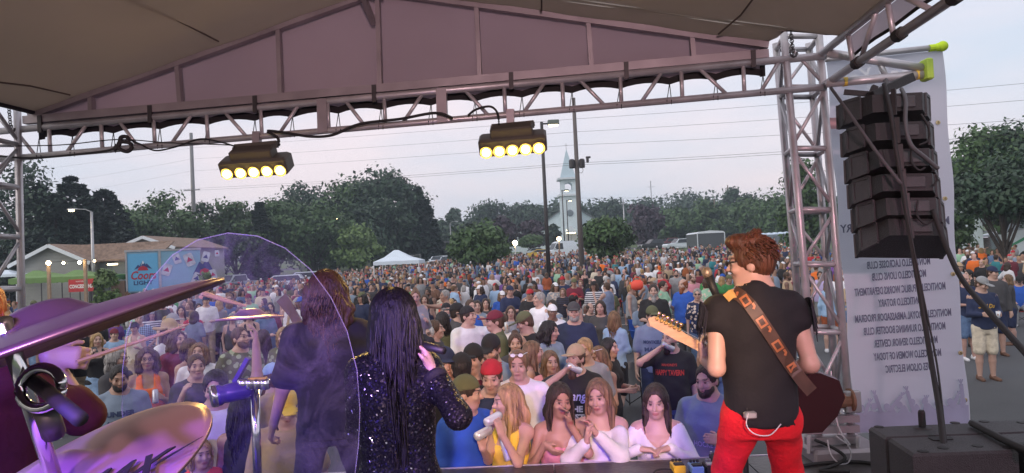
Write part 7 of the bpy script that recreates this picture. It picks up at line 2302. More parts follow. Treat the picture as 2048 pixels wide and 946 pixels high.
# ------------------------------------------------------------------ drum kit
bronze = mat('cymbal_bronze', (.52, .31, .32), .40, .5, var=.10, scale=2.5)
_t = bronze.node_tree; _b = _t.nodes['Principled BSDF']
_b.inputs['Anisotropic'].default_value = .6
dark_bronze = mat('cymbal_dark', (.20, .13, .12), .36, .75, var=.1)
def cymbal(label, c, nrm, r, bow=.03, text=None, wing=False, bz=None):
 c = Vector(c); nrm = Vector(nrm).normalized()
 ux = Vector((1, 0, 0)); ux = (ux - nrm * ux.dot(nrm)).normalized(); uy = nrm.cross(ux)
 M = Matrix((ux, uy, nrm)).transposed()
 t = thing('cymbal', label, 'cymbal', c, 'cymbals of the drum kit')
 prof = [(.006, .030), (.020, .030), (.038, .024), (.055, .010), (.066, .004)] + [(.066 + (r - .066) * k / 9, .004 - bow * (k / 9) ** 1.6) for k in range(1, 10)]
 prof += [(r - .001, -bow - .0025)] + [(.066 + (r - .066) * k / 9, .0015 - bow * (k / 9) ** 1.6) for k in range(8, -1, -1)] + [(.01, .02)]
 m = MB(); m.lathe(c, prof, 56, M); m.build('bronze_disc', bz or bronze, t, smooth=True)
 if wing:
  m = MB(); m.lathe(c + nrm * .03, [(.018, 0), (.018, .012), (.008, .014), (.008, .035), (.012, .037), (.012, .05)], 12, M); m.build('wing_nut', rubber, t)
 if text:
  tx, ang, rad, sz = text
  o = c + (ux * math.cos(ang) + uy * math.sin(ang)) * rad + nrm * (.0105 - bow * ((rad - .066) / (r - .066)) ** 1.6)
  tdx = ux * -math.sin(ang) + uy * math.cos(ang); rdx = ux * math.cos(ang) + uy * math.sin(ang)
  nn = (nrm + rdx * .24).normalized()
  tdx = ux.copy(); tdy = nn.cross(tdx).normalized()
  text_at('lettering', tx, o, tdx, tdy, sz, mat('cymbal_ink', (.02, .015, .015), .5, var=0), t, bold=.03, shear=.45, width=sz * 2.3)
  m = MB(); m.prism([o + tdx * sz * 1.0 - tdy * sz * .1, o + tdx * sz * 1.9 + tdy * sz * .42, o + tdx * sz * 1.95 + tdy * sz * .46, o + tdx * sz * 1.1 + tdy * sz * .08], nn * .0006); m.build('logo_stroke', mat('cymbal_ink', (.02, .015, .015)), t)
 return t
cymbal('large bronze cymbal with black lettering at the bottom left', px(112, 962, .98), (-.30, -.30, .92), .212, .022, ('AAX', -.42, .140, .060))
cymbal('tilted cymbal seen nearly edge on sweeping up from the left edge', px(88, 655, .86), (-.31, -.085, .95), .212, .022, bz=dark_bronze)
cymbal('small cymbal seen edge on as a thin gold line behind the clear shield', px(500, 634, 2.5), (-.02, .072, 1), .115, .006)
std = thing('cymbal_stand', 'grey cymbal stand tube with a round clamp and black boom end', 'stand', px(110, 940, .95))
m = MB(); m.tube(px(6, 640, .80), px(118, 985, .92), .0095, n=12); m.build('tube', chrome, std, smooth=True)
ringc = px(82, 776, .82)
m = MB(); m.path([ringc + (rgt * math.cos(a) * .024 + upv * math.sin(a) * .023 + fwd * .004 * math.sin(a)) for a in np.linspace(0, 2 * PI, 22)], .0065, 8); m.build('clamp_ring', chrome, std, smooth=True)
m = MB(); m.tube(px(70, 764, .83), px(160, 838, .74), .0085, .0085, 12); m.build('boom_end', rubber, std, smooth=True)
m = MB(); m.tube(px(92, 822, .85), px(108, 868, .87), .0135, n=12); m.build('sleeve', dark_steel, std, smooth=True)
dmc = thing('drum_hardware', 'shiny chrome clamp and post of the drum kit behind the clear shield', 'drum hardware', px(512, 930, 2.05))
m = MB(); m.tube(px(510, 775, 2.1), px(516, 990, 2.1), .013, n=12); m.build('post', chrome, dmc, smooth=True)
ax_ = (px(500, 776, 2.1) - px(430, 792, 2.05)).normalized()
u_, w_ = frame_of(ax_)
m = MB(); m.lathe(px(432, 792, 2.05), [(.026, -.004), (.031, 0), (.031, .012), (.026, .02), (.028, .03), (.030, .085), (.022, .10), (.012, .11)], 16, Matrix((u_, ax_.cross(u_), ax_)).transposed()); m.build('barrel', mat('drum_purple', (.10, .06, .30), .25, .4, var=.2), dmc, smooth=True)
m = MB(); m.lathe(px(430, 792, 2.05), [(.030, -.012), (.033, -.006), (.033, .004), (.028, .006)], 16, Matrix((u_, ax_.cross(u_), ax_)).transposed()); m.build('end_cap', chrome, dmc, smooth=True)
for x in (486, 500, 516, 530):
 m = MB(); m.lathe(px(x, 768, 2.08), [(.012, -.016), (.016, -.012), (.016, .012), (.012, .016)], 10); m.build('lug', chrome, dmc, smooth=True)
m = MB(); m.bar(px(497, 716, 2.1), px(470, 764, 2.1), .022, .012); m.build('wing_bolt', mat('drum_purple', (.1, .06, .3)), dmc)
m = MB(); m.bbox(px(515, 757, 2.08), (.055, .02, .006), .002); m.build('yellow_strip', ylw, dmc)
t = thing('drumstick', 'drumstick caught in violet light behind the clear shield', 'drumstick', px(450, 600, 2.2))
m = MB(); m.path([px(404, 586, 2.15), px(450, 600, 2.2), px(492, 612, 2.25)], [.009, .0075, .004], 8); m.build('stick', mat('stick_wood', (.55, .38, .2)), t)
acr = D.materials.new('clear_acrylic'); acr.use_nodes = True
t_ = acr.node_tree; t_.nodes.clear()
o_ = t_.nodes.new('ShaderNodeOutputMaterial'); tr = t_.nodes.new('ShaderNodeBsdfTransparent'); tr.inputs[0].default_value = (.93, .92, .95, 1)
gl = t_.nodes.new('ShaderNodeBsdfGlossy'); gl.inputs['Roughness'].default_value = .12; gl.inputs[0].default_value = (.9, .88, .95, 1)
df = t_.nodes.new('ShaderNodeBsdfDiffuse'); df.inputs[0].default_value = (.55, .50, .58, 1)
fr_ = t_.nodes.new('ShaderNodeFresnel'); fr_.inputs[0].default_value = 1.08
n1 = t_.nodes.new('ShaderNodeTexNoise'); n1.inputs['Scale'].default_value = 7; n1.inputs['Detail'].default_value = 9; n1.inputs['Roughness'].default_value = .68; n1.inputs['Distortion'].default_value = 1.2
tcn = t_.nodes.new('ShaderNodeTexCoord'); t_.links.new(tcn.outputs['Object'], n1.inputs['Vector'])
mr_ = t_.nodes.new('ShaderNodeMapRange'); mr_.inputs[1].default_value, mr_.inputs[2].default_value, mr_.inputs[3].default_value, mr_.inputs[4].default_value = .42, .72, .015, .14
t_.links.new(n1.outputs[0], mr_.inputs[0])
m1 = t_.nodes.new('ShaderNodeMixShader'); t_.links.new(fr_.outputs[0], m1.inputs[0]); t_.links.new(tr.outputs[0], m1.inputs[1]); t_.links.new(gl.outputs[0], m1.inputs[2])
m2 = t_.nodes.new('ShaderNodeMixShader'); t_.links.new(mr_.outputs[0], m2.inputs[0]); t_.links.new(m1.outputs[0], m2.inputs[1]); t_.links.new(df.outputs[0], m2.inputs[2])
t_.links.new(m2.outputs[0], o_.inputs[0])
SHP = [(268, 980), (252, 900), (244, 820), (245, 740), (254, 670), (275, 605), (305, 555), (345, 510), (395, 480), (455, 466), (515, 472), (570, 496), (620, 538), (662, 595), (694, 662), (714, 740), (720, 820), (717, 890), (706, 980)]
shd = thing('drum_shield', 'large clear smudged acrylic shield with a rounded top behind the drums', 'shield', px(480, 960, 2.0))
P = [px(x, y, 1.92 + .12 * ((x - 480) / 240) ** 2) for x, y in SHP]
cen = px(480, 760, 1.92)
m = MB()
V = [cen]
for rr in (.35, .7, 1.0):
 for (x, y) in SHP:
  xx, yy = 480 + (x - 480) * rr, 760 + (y - 760) * rr
  V.append(px(xx, yy, 1.92 + .12 * ((xx - 480) / 240) ** 2))
n = len(SHP)
F = [(0, 1 + i, 1 + i + 1) for i in range(n - 1)] + [(0, n, 1)]
for q in range(2):
 for i in range(n):
  j = (i + 1) % n
  F.append((1 + q * n + i, 1 + (q + 1) * n + i, 1 + (q + 1) * n + j, 1 + q * n + j))
m.add(V, F); m.build('acrylic_panel', acr, shd, smooth=True)
rim = D.materials.new('acrylic_edge'); rim.use_nodes = True
b_ = rim.node_tree.nodes['Principled BSDF']; b_.inputs['Base Color'].default_value = (.7, .66, .72, 1); b_.inputs['Roughness'].default_value = .2; b_.inputs['Alpha'].default_value = .22
m = MB(); m.path(P, .0015, 6); m.build('panel_edge', rim, shd, smooth=True)
# ------------------------------------------------------------------ the crowd
PPL = []          # (x, y) spots taken, with the depth
can_mats = {c: mat('can_' + c, v, .3, .5, var=.05) for c, v in dict(white=(.70, .71, .74), gold=(.62, .42, .06), silver=(.5, .52, .55), blue=(.12, .22, .45), green=(.1, .4, .08)).items()}
phone_m = mat('phone_glass', (.015, .015, .02), .15, var=0)
def hold(kind, o, sk, nm, label, color='white'):
 """an object of its own in a person's hand"""
 a = sk.arm[nm]
 M = Matrix.Translation(o.location) @ Matrix.Rotation(o.rotation_euler.z, 4, 'Z')
 p = M @ Vector(a['W'] * .35 + a['T'] * .65)
 f = M.to_3x3() @ Vector(a['h'])
 inn = M.to_3x3() @ Vector((-a['sx'], 0, 0))
 inn = (inn - f * inn.dot(f)).normalized()
 c = p + inn * .036
 ax = f.cross(inn)
 if ax.z < 0: ax = -ax
 if kind == 'mouthcan':
  mo = M @ Vector(sk.H + sk.HR @ np.array([0, -.13, -.055]))
  ax = ((mo - c).normalized() * .8 + ax * .3).normalized()
 u, w = frame_of(ax)
 Mx = Matrix((u, ax.cross(u), ax)).transposed()
 if kind in ('can', 'mouthcan'):
  t = thing('drink_can', label, 'can', c, 'drink cans')
  m = MB(); m.lathe(c - ax * .07, [(.024, 0), (.030, .008), (.030, .128), (.025, .142)], 14, Mx); m.build('can_body', can_mats[color], t, smooth=True)
  m = MB(); m.lathe(c + ax * .0725, [(.0255, 0), (.0255, .003), (.02, .003)], 14, Mx); m.build('can_lid', galv, t)
 elif kind == 'cup':
  t = thing('plastic_cup', label, 'cup', c, 'plastic cups')
  m = MB(); m.lathe(c - ax * .055, [(.026, 0), (.036, .11), (.034, .11), (.025, .005)], 14, Mx); m.build('cup', white_pl, t, smooth=True)
 elif kind == 'phone':
  t = thing('mobile_phone', label, 'phone', c, 'mobile phones')
  m = MB(); m.bbox(c + ax * .03, (.074, .009, .15), .004, Mx); m.build('case', phone_m, t)
 return t
def parse(v, dflt):
 return (v.split(':') + [dflt])[:2] if v else (None, dflt)
def P(x, y, label, sex='m', h=None, hair='short:dark', top='tee:black', bot='trousers:denim', arms='down,down', head=(0, 0), cap=None, yaw=0, legs='stand', skin='fair', girth=1.0, lean=0, beard=None, glasses=None,
      d=None, det=None, pat=None, shoe='white', carry=None, group='people watching the stage', prt=None, away=False, lift=0.0, grip=None, beardcol=None, under=0):
 h0 = h or (1.78 if sex == 'm' else 1.66)
 fac = (1 - .44 / 1.75) if legs == 'sit' else 1.0
 fac -= (1 - math.cos(R(lean))) * .5
 if d is not None and d > 5.95:      # a plausible height for the distance first read off the photograph
  c = px(x, y, d)
  lo, hi = (1.70, 1.88) if sex == 'm' else (1.58, 1.74)
  h0 = min(hi, max(lo, (c.z - float(gz(c.x, c.y))) / fac))
  d = None
 if d is not None:
  c = px(x, y, d); g = float(gz(c.x, c.y)) + lift
  h0 = (c.z - g) / fac
  loc = Vector((c.x, c.y, g))
 else:
  loc = head_pos(x, y, h0 * fac)
 dist = loc.length
 det = det if det is not None else (2 if dist < 15 else 1)
 ha, hc = parse(hair, 'dark'); ta, tcx_ = parse(top, 'black'); ba, bc = parse(bot, 'denim'); ca, cc_ = parse(cap, 'black')
 aa = arms.split(',') if isinstance(arms, str) else arms
 sp = dict(sex=sex, h=round(h0, 3), girth=girth, lean=lean, head=head, arms=tuple(aa), legs=legs, top=ta, bottom=ba, hair=ha)
 if ca: sp['cap'] = ca
 if under: sp['under'] = 1
 if beard: sp['beard'] = beard
 if glasses: sp['glasses'] = glasses
 if grip: sp['grip'] = grip
 yw = face_cam(loc, yaw + (180 if away else 0))
 if any(a[0] == 'px' for a in aa):      # wrists read off the photograph
  s0 = Skel(**{k: v for k, v in sp.items() if k in ('sex', 'h', 'girth', 'lean', 'head', 'legs')})
  inv = (Matrix.Translation(loc - Matrix.Rotation(yw, 3, 'Z') @ Vector((float(s0.H[0]), float(s0.H[1]), 0))) @ Matrix.Rotation(yw, 4, 'Z')).inverted()
  sp['arms'] = tuple(('ik', tuple(inv @ px(*a[1])), tuple(inv.to_3x3() @ Vector(a[2])), tuple(inv.to_3x3() @ Vector(a[3]))) if a[0] == 'px' else a for a in aa)
 ms, sk = person_set(det, **sp)
 if d is not None:       # keep the crown under the pixel
  off = Matrix.Rotation(yw, 3, 'Z') @ Vector((float(sk.H[0]), float(sk.H[1]), 0))
  loc = loc - off
 cols = dict(skin=rgb(skin, SKIN, .06), hair=rgb(hc, HC, .1), shirt=rgb(tcx_, CC, .08), bottom=rgb(bc, CC, .1), shoe=rgb(shoe, CC), cap=rgb(cc_, CC))
 if beardcol: cols['hair_beard'] = 1; cols['hair_beard'] = HC[beardcol]
 o = spawn(ms, loc, yw, cols, label, group, {('dress' if ta == 'dress' else 'vest' if ta == 'vest' else 'shirt'): pat} if pat else None)
 if beardcol:
  bo = next((c for c in o.children if c.name.startswith('beard')), None)
  if bo: set_col(bo, HC[beardcol])
 PPL.append((loc.x, loc.y))
 if prt:
  for q in prt: print_on(o, *q[:4], **(q[4] if len(q) > 4 else {}))
 if carry:
  for q in carry: hold(q[0], o, sk, q[1], q[2], *(q[3:4]))
 if legs == 'sit': chair_under(loc, yw, h0 / 1.75, label)
 return o, sk
CH = {}
chair_n = [0]
frame_c = mat('chair_frame', (.03, .03, .032), .5, .4, var=.1)
def chair_under(loc, yaw, k, who):
 cols = ['black', 'navy', 'grey', 'green', 'red', 'royal', 'charcoal', 'teal']
 cname = cols[(chair_n[0] * 5 + 1) % len(cols)]
 chair_n[0] += 1
 if 'proto' not in CH:
  t = thing('camp_chair', 'x', 'chair', (0, 0, 0), 'folding camp chairs')
  cm = objmat('chair_cloth', rough=.8, var=.15)
  m = MB(); m.prism([(-.26, -.40, .40), (.26, -.40, .40), (.24, .06, .36), (-.24, .06, .36)], (0, 0, .012)); m.build('seat', cm, t)
  m = MB(); m.prism([(-.25, .08, .36), (.25, .08, .36), (.27, .22, .84), (-.27, .22, .84)], (0, .012, .004)); m.build('backrest', cm, t)
  for sx in (-1, 1):
   m = MB(); m.tube((sx * .27, .20, .84), (sx * .27, .14, .02), .011, n=6); m.build('back_leg', frame_c, t)
   m = MB(); m.tube((sx * .28, -.42, .58), (sx * .28, -.42, .02), .011, n=6); m.build('front_leg', frame_c, t)
   m = MB(); m.bar((sx * .28, -.45, .60), (sx * .275, .16, .60), .05, .014, up=(0, 0, 1)); m.build('armrest', cm, t)
   m = MB(); m.tube((sx * .28, -.42, .05), (sx * .26, .12, .44), .009, n=6); m.build('brace', frame_c, t)
   m = MB(); m.tube((sx * .27, -.42, .05), (-sx * .26, -.41, .40), .009, n=6); m.build('brace', frame_c, t)
  CH['proto'] = t; CH['used'] = False
 t = CH['proto']
 if CH['used']: t = copy_tree(t)
 CH['used'] = True
 t.location = loc; t.rotation_euler.z = yaw
 what = who.split(' in ', 1)[1] if ' in ' in who else who
 t['label'] = ' '.join((f'{cname} camp chair under the seated person in ' + what).split()[:16])
 for c in t.children: set_col(c, CC[cname])
 return t
def empty_chair(x, ybase_top, dd, yaw, cname, label):
 p = px(x, ybase_top, dd); g = float(gz(p.x, p.y))
 t = chair_under(Vector((p.x, p.y, g)), face_cam(p, yaw), 1, 'x')
 t['label'] = label
 for c in t.children: set_col(c, CC[cname])
# ---- front row and everyone the photograph shows close up
D0 = 4.84
P(1118, 768, 'woman in a strapless pink dress with long dark wavy hair, hand by her cheek', 'f', d=D0, hair='vlong:dark', top='strapless:pink', bot='skirt:lavender', arms=(('px', (1140, 848, 4.60), (.5, -.3, -1), (-.15, 0, 1)), ('px', (1090, 888, 4.62), (-.5, .2, -1), (.6, -.4, -.5))), head=(8, 8, 4), skin='tan', yaw=8)
P(1196, 760, 'woman in a white off-shoulder top with hands joined at the stage edge', 'f', d=D0 + .02, hair='vlong:light', top='off:white', bot='trousers:white', arms=(('px', (1192, 868, 4.58), (.7, 0, -1), (-.45, .1, 1)), ('px', (1174, 884, 4.56), (-.6, 0, -1), (.1, .1, 1))), head=(-16, 8, -4), skin='fair')
P(1310, 770, 'woman in a white cardigan with long dark hair leaning on the stage edge', 'f', d=D0 - .02, hair='vlong:dark', top='vneck:white', bot='trousers:denim', arms=(('px', (1340, 896, 4.62), (.8, .2, -.6), (-.9, -.25, -.05)), ('px', (1280, 898, 4.62), (-.8, .2, -.6), (.9, -.25, -.05))), head=(-6, 10), skin='fair', lean=5, under=1)
P(1014, 770, 'blonde woman in a yellow tank top turned left with a can in each hand', 'f', d=D0 + .05, hair='vlong:blond', top='tank:yellow', bot='trousers:denim', arms=(('px', (1003, 868, 4.55), (.3, -.1, -1), (-.25, 0, 1)), ('px', (966, 898, 4.58), (-.1, -.1, -1), (-.2, 0, 1))), head=(-38, 4), yaw=-38, skin='fair', carry=[('can', 'L', 'white can in the upper hand of the blonde woman in yellow', 'white'), ('can', 'R', 'white slim can in the lower hand of the blonde woman in yellow', 'white')])
P(932, 753, 'young man in a blue tee and camouflage cap turned right at the stage edge', 'm', d=D0 + .1, hair='short:dark', top='tee:royal', bot='trousers:black', arms=('bent', 'down'), head=(48, 6), yaw=34, cap='back:olive', carry=[('can', 'L', 'white slim can held low by the man in the blue tee', 'white')], grip=(.9, .5))
P(982, 722, 'man in a backward red cap and dark navy shirt leaning in to talk', 'm', d=D0 + .55, hair='short:brown', top='tee:navy', bot='trousers:black', arms=('down', ('px', (985, 850, 4.95), (-.3, 0, -1), (0, 0, 1))), head=(-10, 14), cap='back:red', lean=6, carry=[('can', 'R', 'yellow tall can held by the man in the red cap', 'gold')], prt=None)
P(1036, 702, 'young man in a white tee with brown hair and sunglasses on his head', 'm', d=D0 + 1.0, hair='fringe:light', top='tee:white', bot='shorts:khaki', glasses='up', head=(-8, 2))
P(945, 690, 'young man in a maroon shirt and black white mesh cap beside the singer', 'm', d=D0 + 1.1, hair='short:dark', top='tee:maroon', cap='cap:black', head=(-14, 0))
P(889, 697, 'man with a dark flat cap and moustache just right of the singer hand', 'm', d=D0 + 1.0, hair='mid:dark', top='tee:charcoal', cap='cap:navy', head=(12, 2))
P(922, 708, 'person in a black cap with a round white badge behind the maroon shirt', 'm', d=D0 + .9, hair='short:black', top='tee:black', cap='cap:black', away=True)
P(981, 670, 'bearded young man in a black cap and blue grey shirt looking down', 'm', d=D0 + 1.7, hair='short:brown', top='tee:greyblue', cap='cap:black', head=(-20, 16), beard=.8)
P(1412, 728, 'man in a blue grey hockey tee with clasped hand, head behind the fretting hand', 'm', d=D0 + .35, hair='short:dark', top='tee:greyblue', bot='trousers:black', arms=('bent', 'pocket'), beard=1.0, head=(-10, 10), yaw=-18, prt=[('HOCKEY', 1.12, .055, 'lavender', dict(width=.17))])
P(1340, 655, 'big bald bearded man in a black tavern tee drinking from a can', 'm', d=7.6, hair='bald', top='tee:black', bot='trousers:denim', arms=('down', 'drink'), head=(-26, -4), yaw=-12, girth=1.18, beard=1.6, beardcol='dark',
  prt=[('HAPPY TAVERN', 1.24, .075, 'red', dict(width=.30, bold=.04)), ('MAHONEYS', 1.32, .035, 'red', dict(width=.16))], carry=[('mouthcan', 'R', 'silver can tipped to the mouth of the bald bearded man', 'silver')])
P(1150, 690, 'heavy man with a big beard and tan cap drinking from a can, black tee', 'm', d=6.9, hair='short:brown', top='tee:black', bot='trousers:black', arms=('down', 'drink'), head=(-24, -2), yaw=-8, girth=1.25, cap='cap:tan', beard=1.9,
  prt=[('Bang', 1.26, .11, 'lavender', dict(width=.20, shear=.3)), ('THE', 1.15, .07, 'white', dict(width=.14, bold=.05)), ('BEST', 1.08, .07, 'white', dict(width=.16, bold=.05))], carry=[('mouthcan', 'R', 'gold white can tipped to the mouth of the man in the tan cap', 'white')])
P(1168, 676, 'man with short blond hair behind the tan cap of the drinking man', 'm', d=8.0, hair='short:blond', top='tee:grey', head=(-20, 6))
P(1196, 694, 'woman with white sunglasses pushed up in highlighted hair, black tank', 'f', d=7.3, hair='vlong:light', top='tank:black', glasses='up', arms=('low', 'low'), head=(-20, 8), yaw=-25, skin='tan')
P(1217, 676, 'dark haired woman in a black tee seen in profile facing right', 'f', d=8.1, hair='long:black', top='tee:black', bot='shorts:black', yaw=62, arms=('low', 'low'))
P(1100, 702, 'smiling woman with light brown hair peeking left of the drinking man', 'f', d=7.2, hair='long:light', top='tee:pink', head=(18, 0), arms=('bent', 'down'))
P(1064, 682, 'woman with very long brown hair and black sleeveless top facing right', 'f', d=7.3, hair='vlong:light', top='tank:black', bot='trousers:black', yaw=75, head=(10, 0), arms=('bent', 'down'))
P(1098, 642, 'woman in a pale denim jacket with curly black hair turned right', 'f', d=8.6, hair='curly:black', top='long:greyblue', bot='trousers:denim', yaw=38, arms=('bent', 'pocket'), head=(30, 8))
P(1030, 667, 'round faced woman with tied brown hair beside the cap wearing men', 'f', d=8.0, hair='bun:brown', top='tee:charcoal', arms=('bent', 'bent'), carry=[('can', 'L', 'white can held by the round faced woman', 'white')])
P(1050, 624, 'man in an army cap and black tee with a gold badge looking down left', 'm', d=9.0, hair='short:brown', top='tee:black', cap='cap:olive', head=(-50, 22), yaw=-35, arms=('phone', 'phone'), prt=[('BUFFALO', 1.32, .03, 'gold', dict(width=.08, x=.08))])
P(990, 622, 'man in an olive tee and maroon cap with a gold M facing left', 'm', d=8.8, hair='short:brown', top='tee:olive', cap='cap:maroon', yaw=-75, arms=('low', 'pocket'))
P(1002, 626, 'dark haired man in a white tee seen from behind next to the maroon cap', 'm', d=9.6, hair='short:brown', top='tee:white', away=True, yaw=-30)
P(935, 613, 'laughing man in a white tee and backward black cap pointing right', 'm', d=9.2, hair='short:dark', top='tee:white', bot='shorts:grey', cap='back:black', head=(28, -4), yaw=28, arms=('out', 'low'), carry=[('can', 'L', 'can in the outstretched hand of the laughing man', 'silver')])
P(854, 650, 'older person with short white hair and glasses in a blue shirt', 'f', d=8.3, hair='short:white', top='tee:denim', glasses='clear', head=(-10, -4))
P(868, 640, 'young man in profile with brown hair and a dark shirt', 'm', d=9.0, hair='fringe:brown', top='tee:charcoal', yaw=72, head=(10, -6))
P(884, 624, 'person in an olive jacket with a dark hood seen from behind', 'm', d=9.8, hair='long:black', top='long:olive', away=True, yaw=25)
P(913, 607, 'person in a backward black cap and dark tee facing right', 'm', d=10.4, hair='short:dark', top='tee:charcoal', cap='back:black', yaw=95)
P(822, 660, 'adult carrying a child on the shoulders behind the singer', 'm', d=9.4, hair='short:brown', top='tee:grey')
cc_ = px(830, 580, 7.6)
ms, sk = person_set(2, sex='f', h=1.12, arms=('bent', 'bent'), legs='sit', top='long', bottom='trousers', hair='bun', head=(-10, 6))
cz = cc_.z - 1.12 * (1 - .44 / 1.75)
spawn(ms, Vector((cc_.x, cc_.y, cz)), face_cam(cc_, 12), dict(skin=SKIN['fair'], hair=HC['light'], shirt=CC['grey'], bottom=CC['black'], shoe=CC['white']), 'child in a pale grey hoodie sitting on an adult behind the singer')
P(890, 580, 'grey haired man in an orange red tank top stretching both arms left', 'm', d=12.2, hair='short:grey', top='tank:coral', bot='shorts:grey', yaw=-62, arms=('out', 'out'), skin='tan')
P(1078, 584, 'man with grey hair in a white button shirt turned left', 'm', d=10.4, hair='short:grey', top='rolled:white', bot='trousers:khaki', yaw=-48, arms=('pocket', 'down'), head=(-10, -4))
P(1058, 574, 'woman in a white dress with dark diagonal stripes and hair up', 'f', d=10.9, hair='bun:brown', top='tank:white', bot='trousers:white', pat='hstripe', yaw=-12, head=(-20, -10), skin='tan', arms=('down', 'hip'))
P(1147, 605, 'heavy man in a navy tee with a round blue emblem and grey cap', 'm', d=8.9, hair='short:grey', top='tee:navy', bot='shorts:charcoal', girth=1.28, cap='cap:charcoal', beard=.9, beardcol='grey', prt=[('O', 1.20, .16, 'blue', dict(bold=.01)), ('DDDD', 1.20, .05, 'blue', dict(width=.11))])
P(1228, 622, 'woman in a pale blue sweatshirt with long brown hair walking away', 'f', h=1.66, hair='vlong:light', top='sweat:lightblue', bot='shorts:black', yaw=155, legs='walk', shoe='black', arms=('low', 'low'))
P(1306, 569, 'man in a black tee with a long grey beard and folded hands', 'm', d=10.6, hair='short:dark', top='tee:black', bot='shorts:khaki', girth=1.15, beard=1.9, beardcol='grey', arms=('low', 'low'))
P(1304, 613, 'man in a grey local team tee and camouflage cap with sunglasses', 'm', d=9.6, hair='short:dark', top='tee:bluegrey', bot='shorts:navy', cap='cap:olive', glasses='dark', head=(14, 4), prt=[('MONTICELLO', 1.30, .06, 'navy', dict(width=.28, bold=.04)), ('MAGIC', 1.20, .07, 'navy', dict(width=.26, bold=.05)), ('A', 1.10, .06, 'navy')])
P(1366, 558, 'bald man with a red beard in a royal blue tee holding a can', 'm', d=10.0, hair='balding:red', top='tee:royal', bot='trousers:charcoal', girth=1.14, beard=1.7, yaw=-38, arms=('down', 'bent'), carry=[('can', 'R', 'pale can in the hand of the man in the royal blue tee', 'silver')])
P(1420, 628, 'woman with long straight light hair and a black tank top', 'f', d=9.4, hair='vlong:light', top='tank:black', yaw=28, skin='tan', away=True)
P(1394, 577, 'older person with short grey hair and dark sunglasses', 'f', d=12.5, hair='short:grey', top='tee:navy', pat='floral', glasses='dark')
P(1412, 556, 'person in a green and cream patterned shirt seen from behind', 'm', d=13.2, hair='short:brown', top='tee:mint', pat='floral', away=True)
P(238, 730, 'bearded man in a pale grey sport tee looking down, left of the shield', 'm', d=6.6, hair='short:black', top='tee:greyblue', bot='trousers:charcoal', girth=1.15, beard=.9, beardcol='black', head=(4, 14), skin='tan', prt=[('UNDER', 1.27, .06, 'navy', dict(width=.24, bold=.06)), ('ARMOUR', 1.19, .05, 'navy', dict(width=.24, bold=.05))])
P(232, 697, 'older man with grey hair and glasses in a charcoal tee facing right', 'm', d=7.7, hair='mid:grey', top='tee:charcoal', bot='trousers:denim', girth=1.1, glasses='clear', yaw=55, arms=('low', 'low'))
P(193, 666, 'blonde woman in a black tank and pale denim skirt holding a phone', 'f', h=1.62, hair='mid:blond', top='tank:black', bot='skirt:lightblue', arms=('bent', 'phone'), girth=1.12, yaw=12, carry=[('phone', 'R', 'phone in the hand of the blonde woman in the black tank')])
P(158, 641, 'man in a black sleeveless shirt and black cap drinking from a white can', 'm', h=1.82, hair='short:dark', top='vest:black', bot='shorts:khaki', arms=('drink', 'down'), cap='cap:black', girth=1.1, glasses='clear', shoe='black', head=(14, -4), yaw=14, carry=[('mouthcan', 'L', 'white can at the mouth of the man in the black sleeveless shirt', 'white')])
P(125, 663, 'woman with bright orange hair, black vest top and wide grey trousers', 'f', h=1.68, hair='mid:ginger', top='tank:black', bot='trousers:grey', arms=('bent', 'bent'), head=(14, 14), yaw=18)
P(118, 628, 'person in a pale pink blouse seen left of the black cap', 'f', h=1.66, hair='short:grey', top='long:pink', bot='trousers:grey', yaw=20, arms=('bent', 'low'))
P(145, 624, 'blonde woman with sunglasses in a white blouse', 'f', h=1.62, hair='mid:blond', top='long:white', glasses='dark', legs='sit')
P(163, 634, 'person in a turquoise top behind the black cap', 'f', h=1.62, hair='short:grey', top='tee:teal', legs='sit')
P(178, 620, 'woman with long red hair in a green top', 'f', h=1.68, hair='vlong:red', top='tank:green', legs='sit')
P(204, 634, 'man in a black tee and cap seated sideways at the table', 'm', h=1.8, hair='short:dark', top='tee:black', cap='cap:charcoal', legs='sit', yaw=70)
P(231, 636, 'woman with long brown hair in a purple top seated behind the table', 'f', h=1.66, hair='vlong:red', top='tee:purple', legs='sit', yaw=-10)
P(228, 658, 'man in a white shirt and dark red cap sitting back', 'm', h=1.8, hair='short:dark', top='tee:lightblue', cap='cap:maroon', legs='sit', arms=('hip', 'hip'), yaw=20)
P(252, 603, 'woman in a grey sleeveless blouse and black skirt seated on the left', 'f', h=1.66, hair='mid:brown', top='tank:grey', bot='skirt:black', legs='sit', yaw=25)
P(294, 696, 'woman in an orange tank top with a can, seen through the shield', 'f', d=7.6, hair='curly:brown', top='tank:orange', bot='trousers:denim', arms=('bent', 'down'), girth=1.12, glasses='clear', skin='tan', carry=[('can', 'L', 'silver can held by the woman in the orange tank', 'silver')])
P(338, 645, 'long haired man in a pale straw cowboy hat turned right', 'm', d=9.3, hair='vlong:brown', top='tee:white', cap='cowboy:tan', yaw=48, beard=.9)
P(354, 661, 'person with shaggy brown hair in a maroon tee right of the straw hat', 'm', d=8.9, hair='curly:brown', top='tee:maroon', yaw=35, head=(0, -6))
P(377, 678, 'woman in a teal tank top seen from behind through the shield', 'f', d=8.1, hair='mid:brown', top='tank:teal', bot='trousers:charcoal', away=True, yaw=40)
P(397, 686, 'young man with wavy hair in a white tee with a dark shoulder strap', 'm', d=8.4, hair='curly:light', top='tee:white', yaw=-10, head=(0, -10))
P(392, 708, 'man in a dark checked shirt raising a fist beside the shield', 'm', d=7.0, hair='short:brown', top='tee:charcoal', pat='plaid', arms=('low', 'chin'), yaw=8, girth=1.1)
P(362, 612, 'woman with long dark hair in a dark sleeveless top holding a can', 'f', d=12.0, hair='vlong:dark', top='tank:charcoal', bot='trousers:black', arms=('bent', 'hip'))
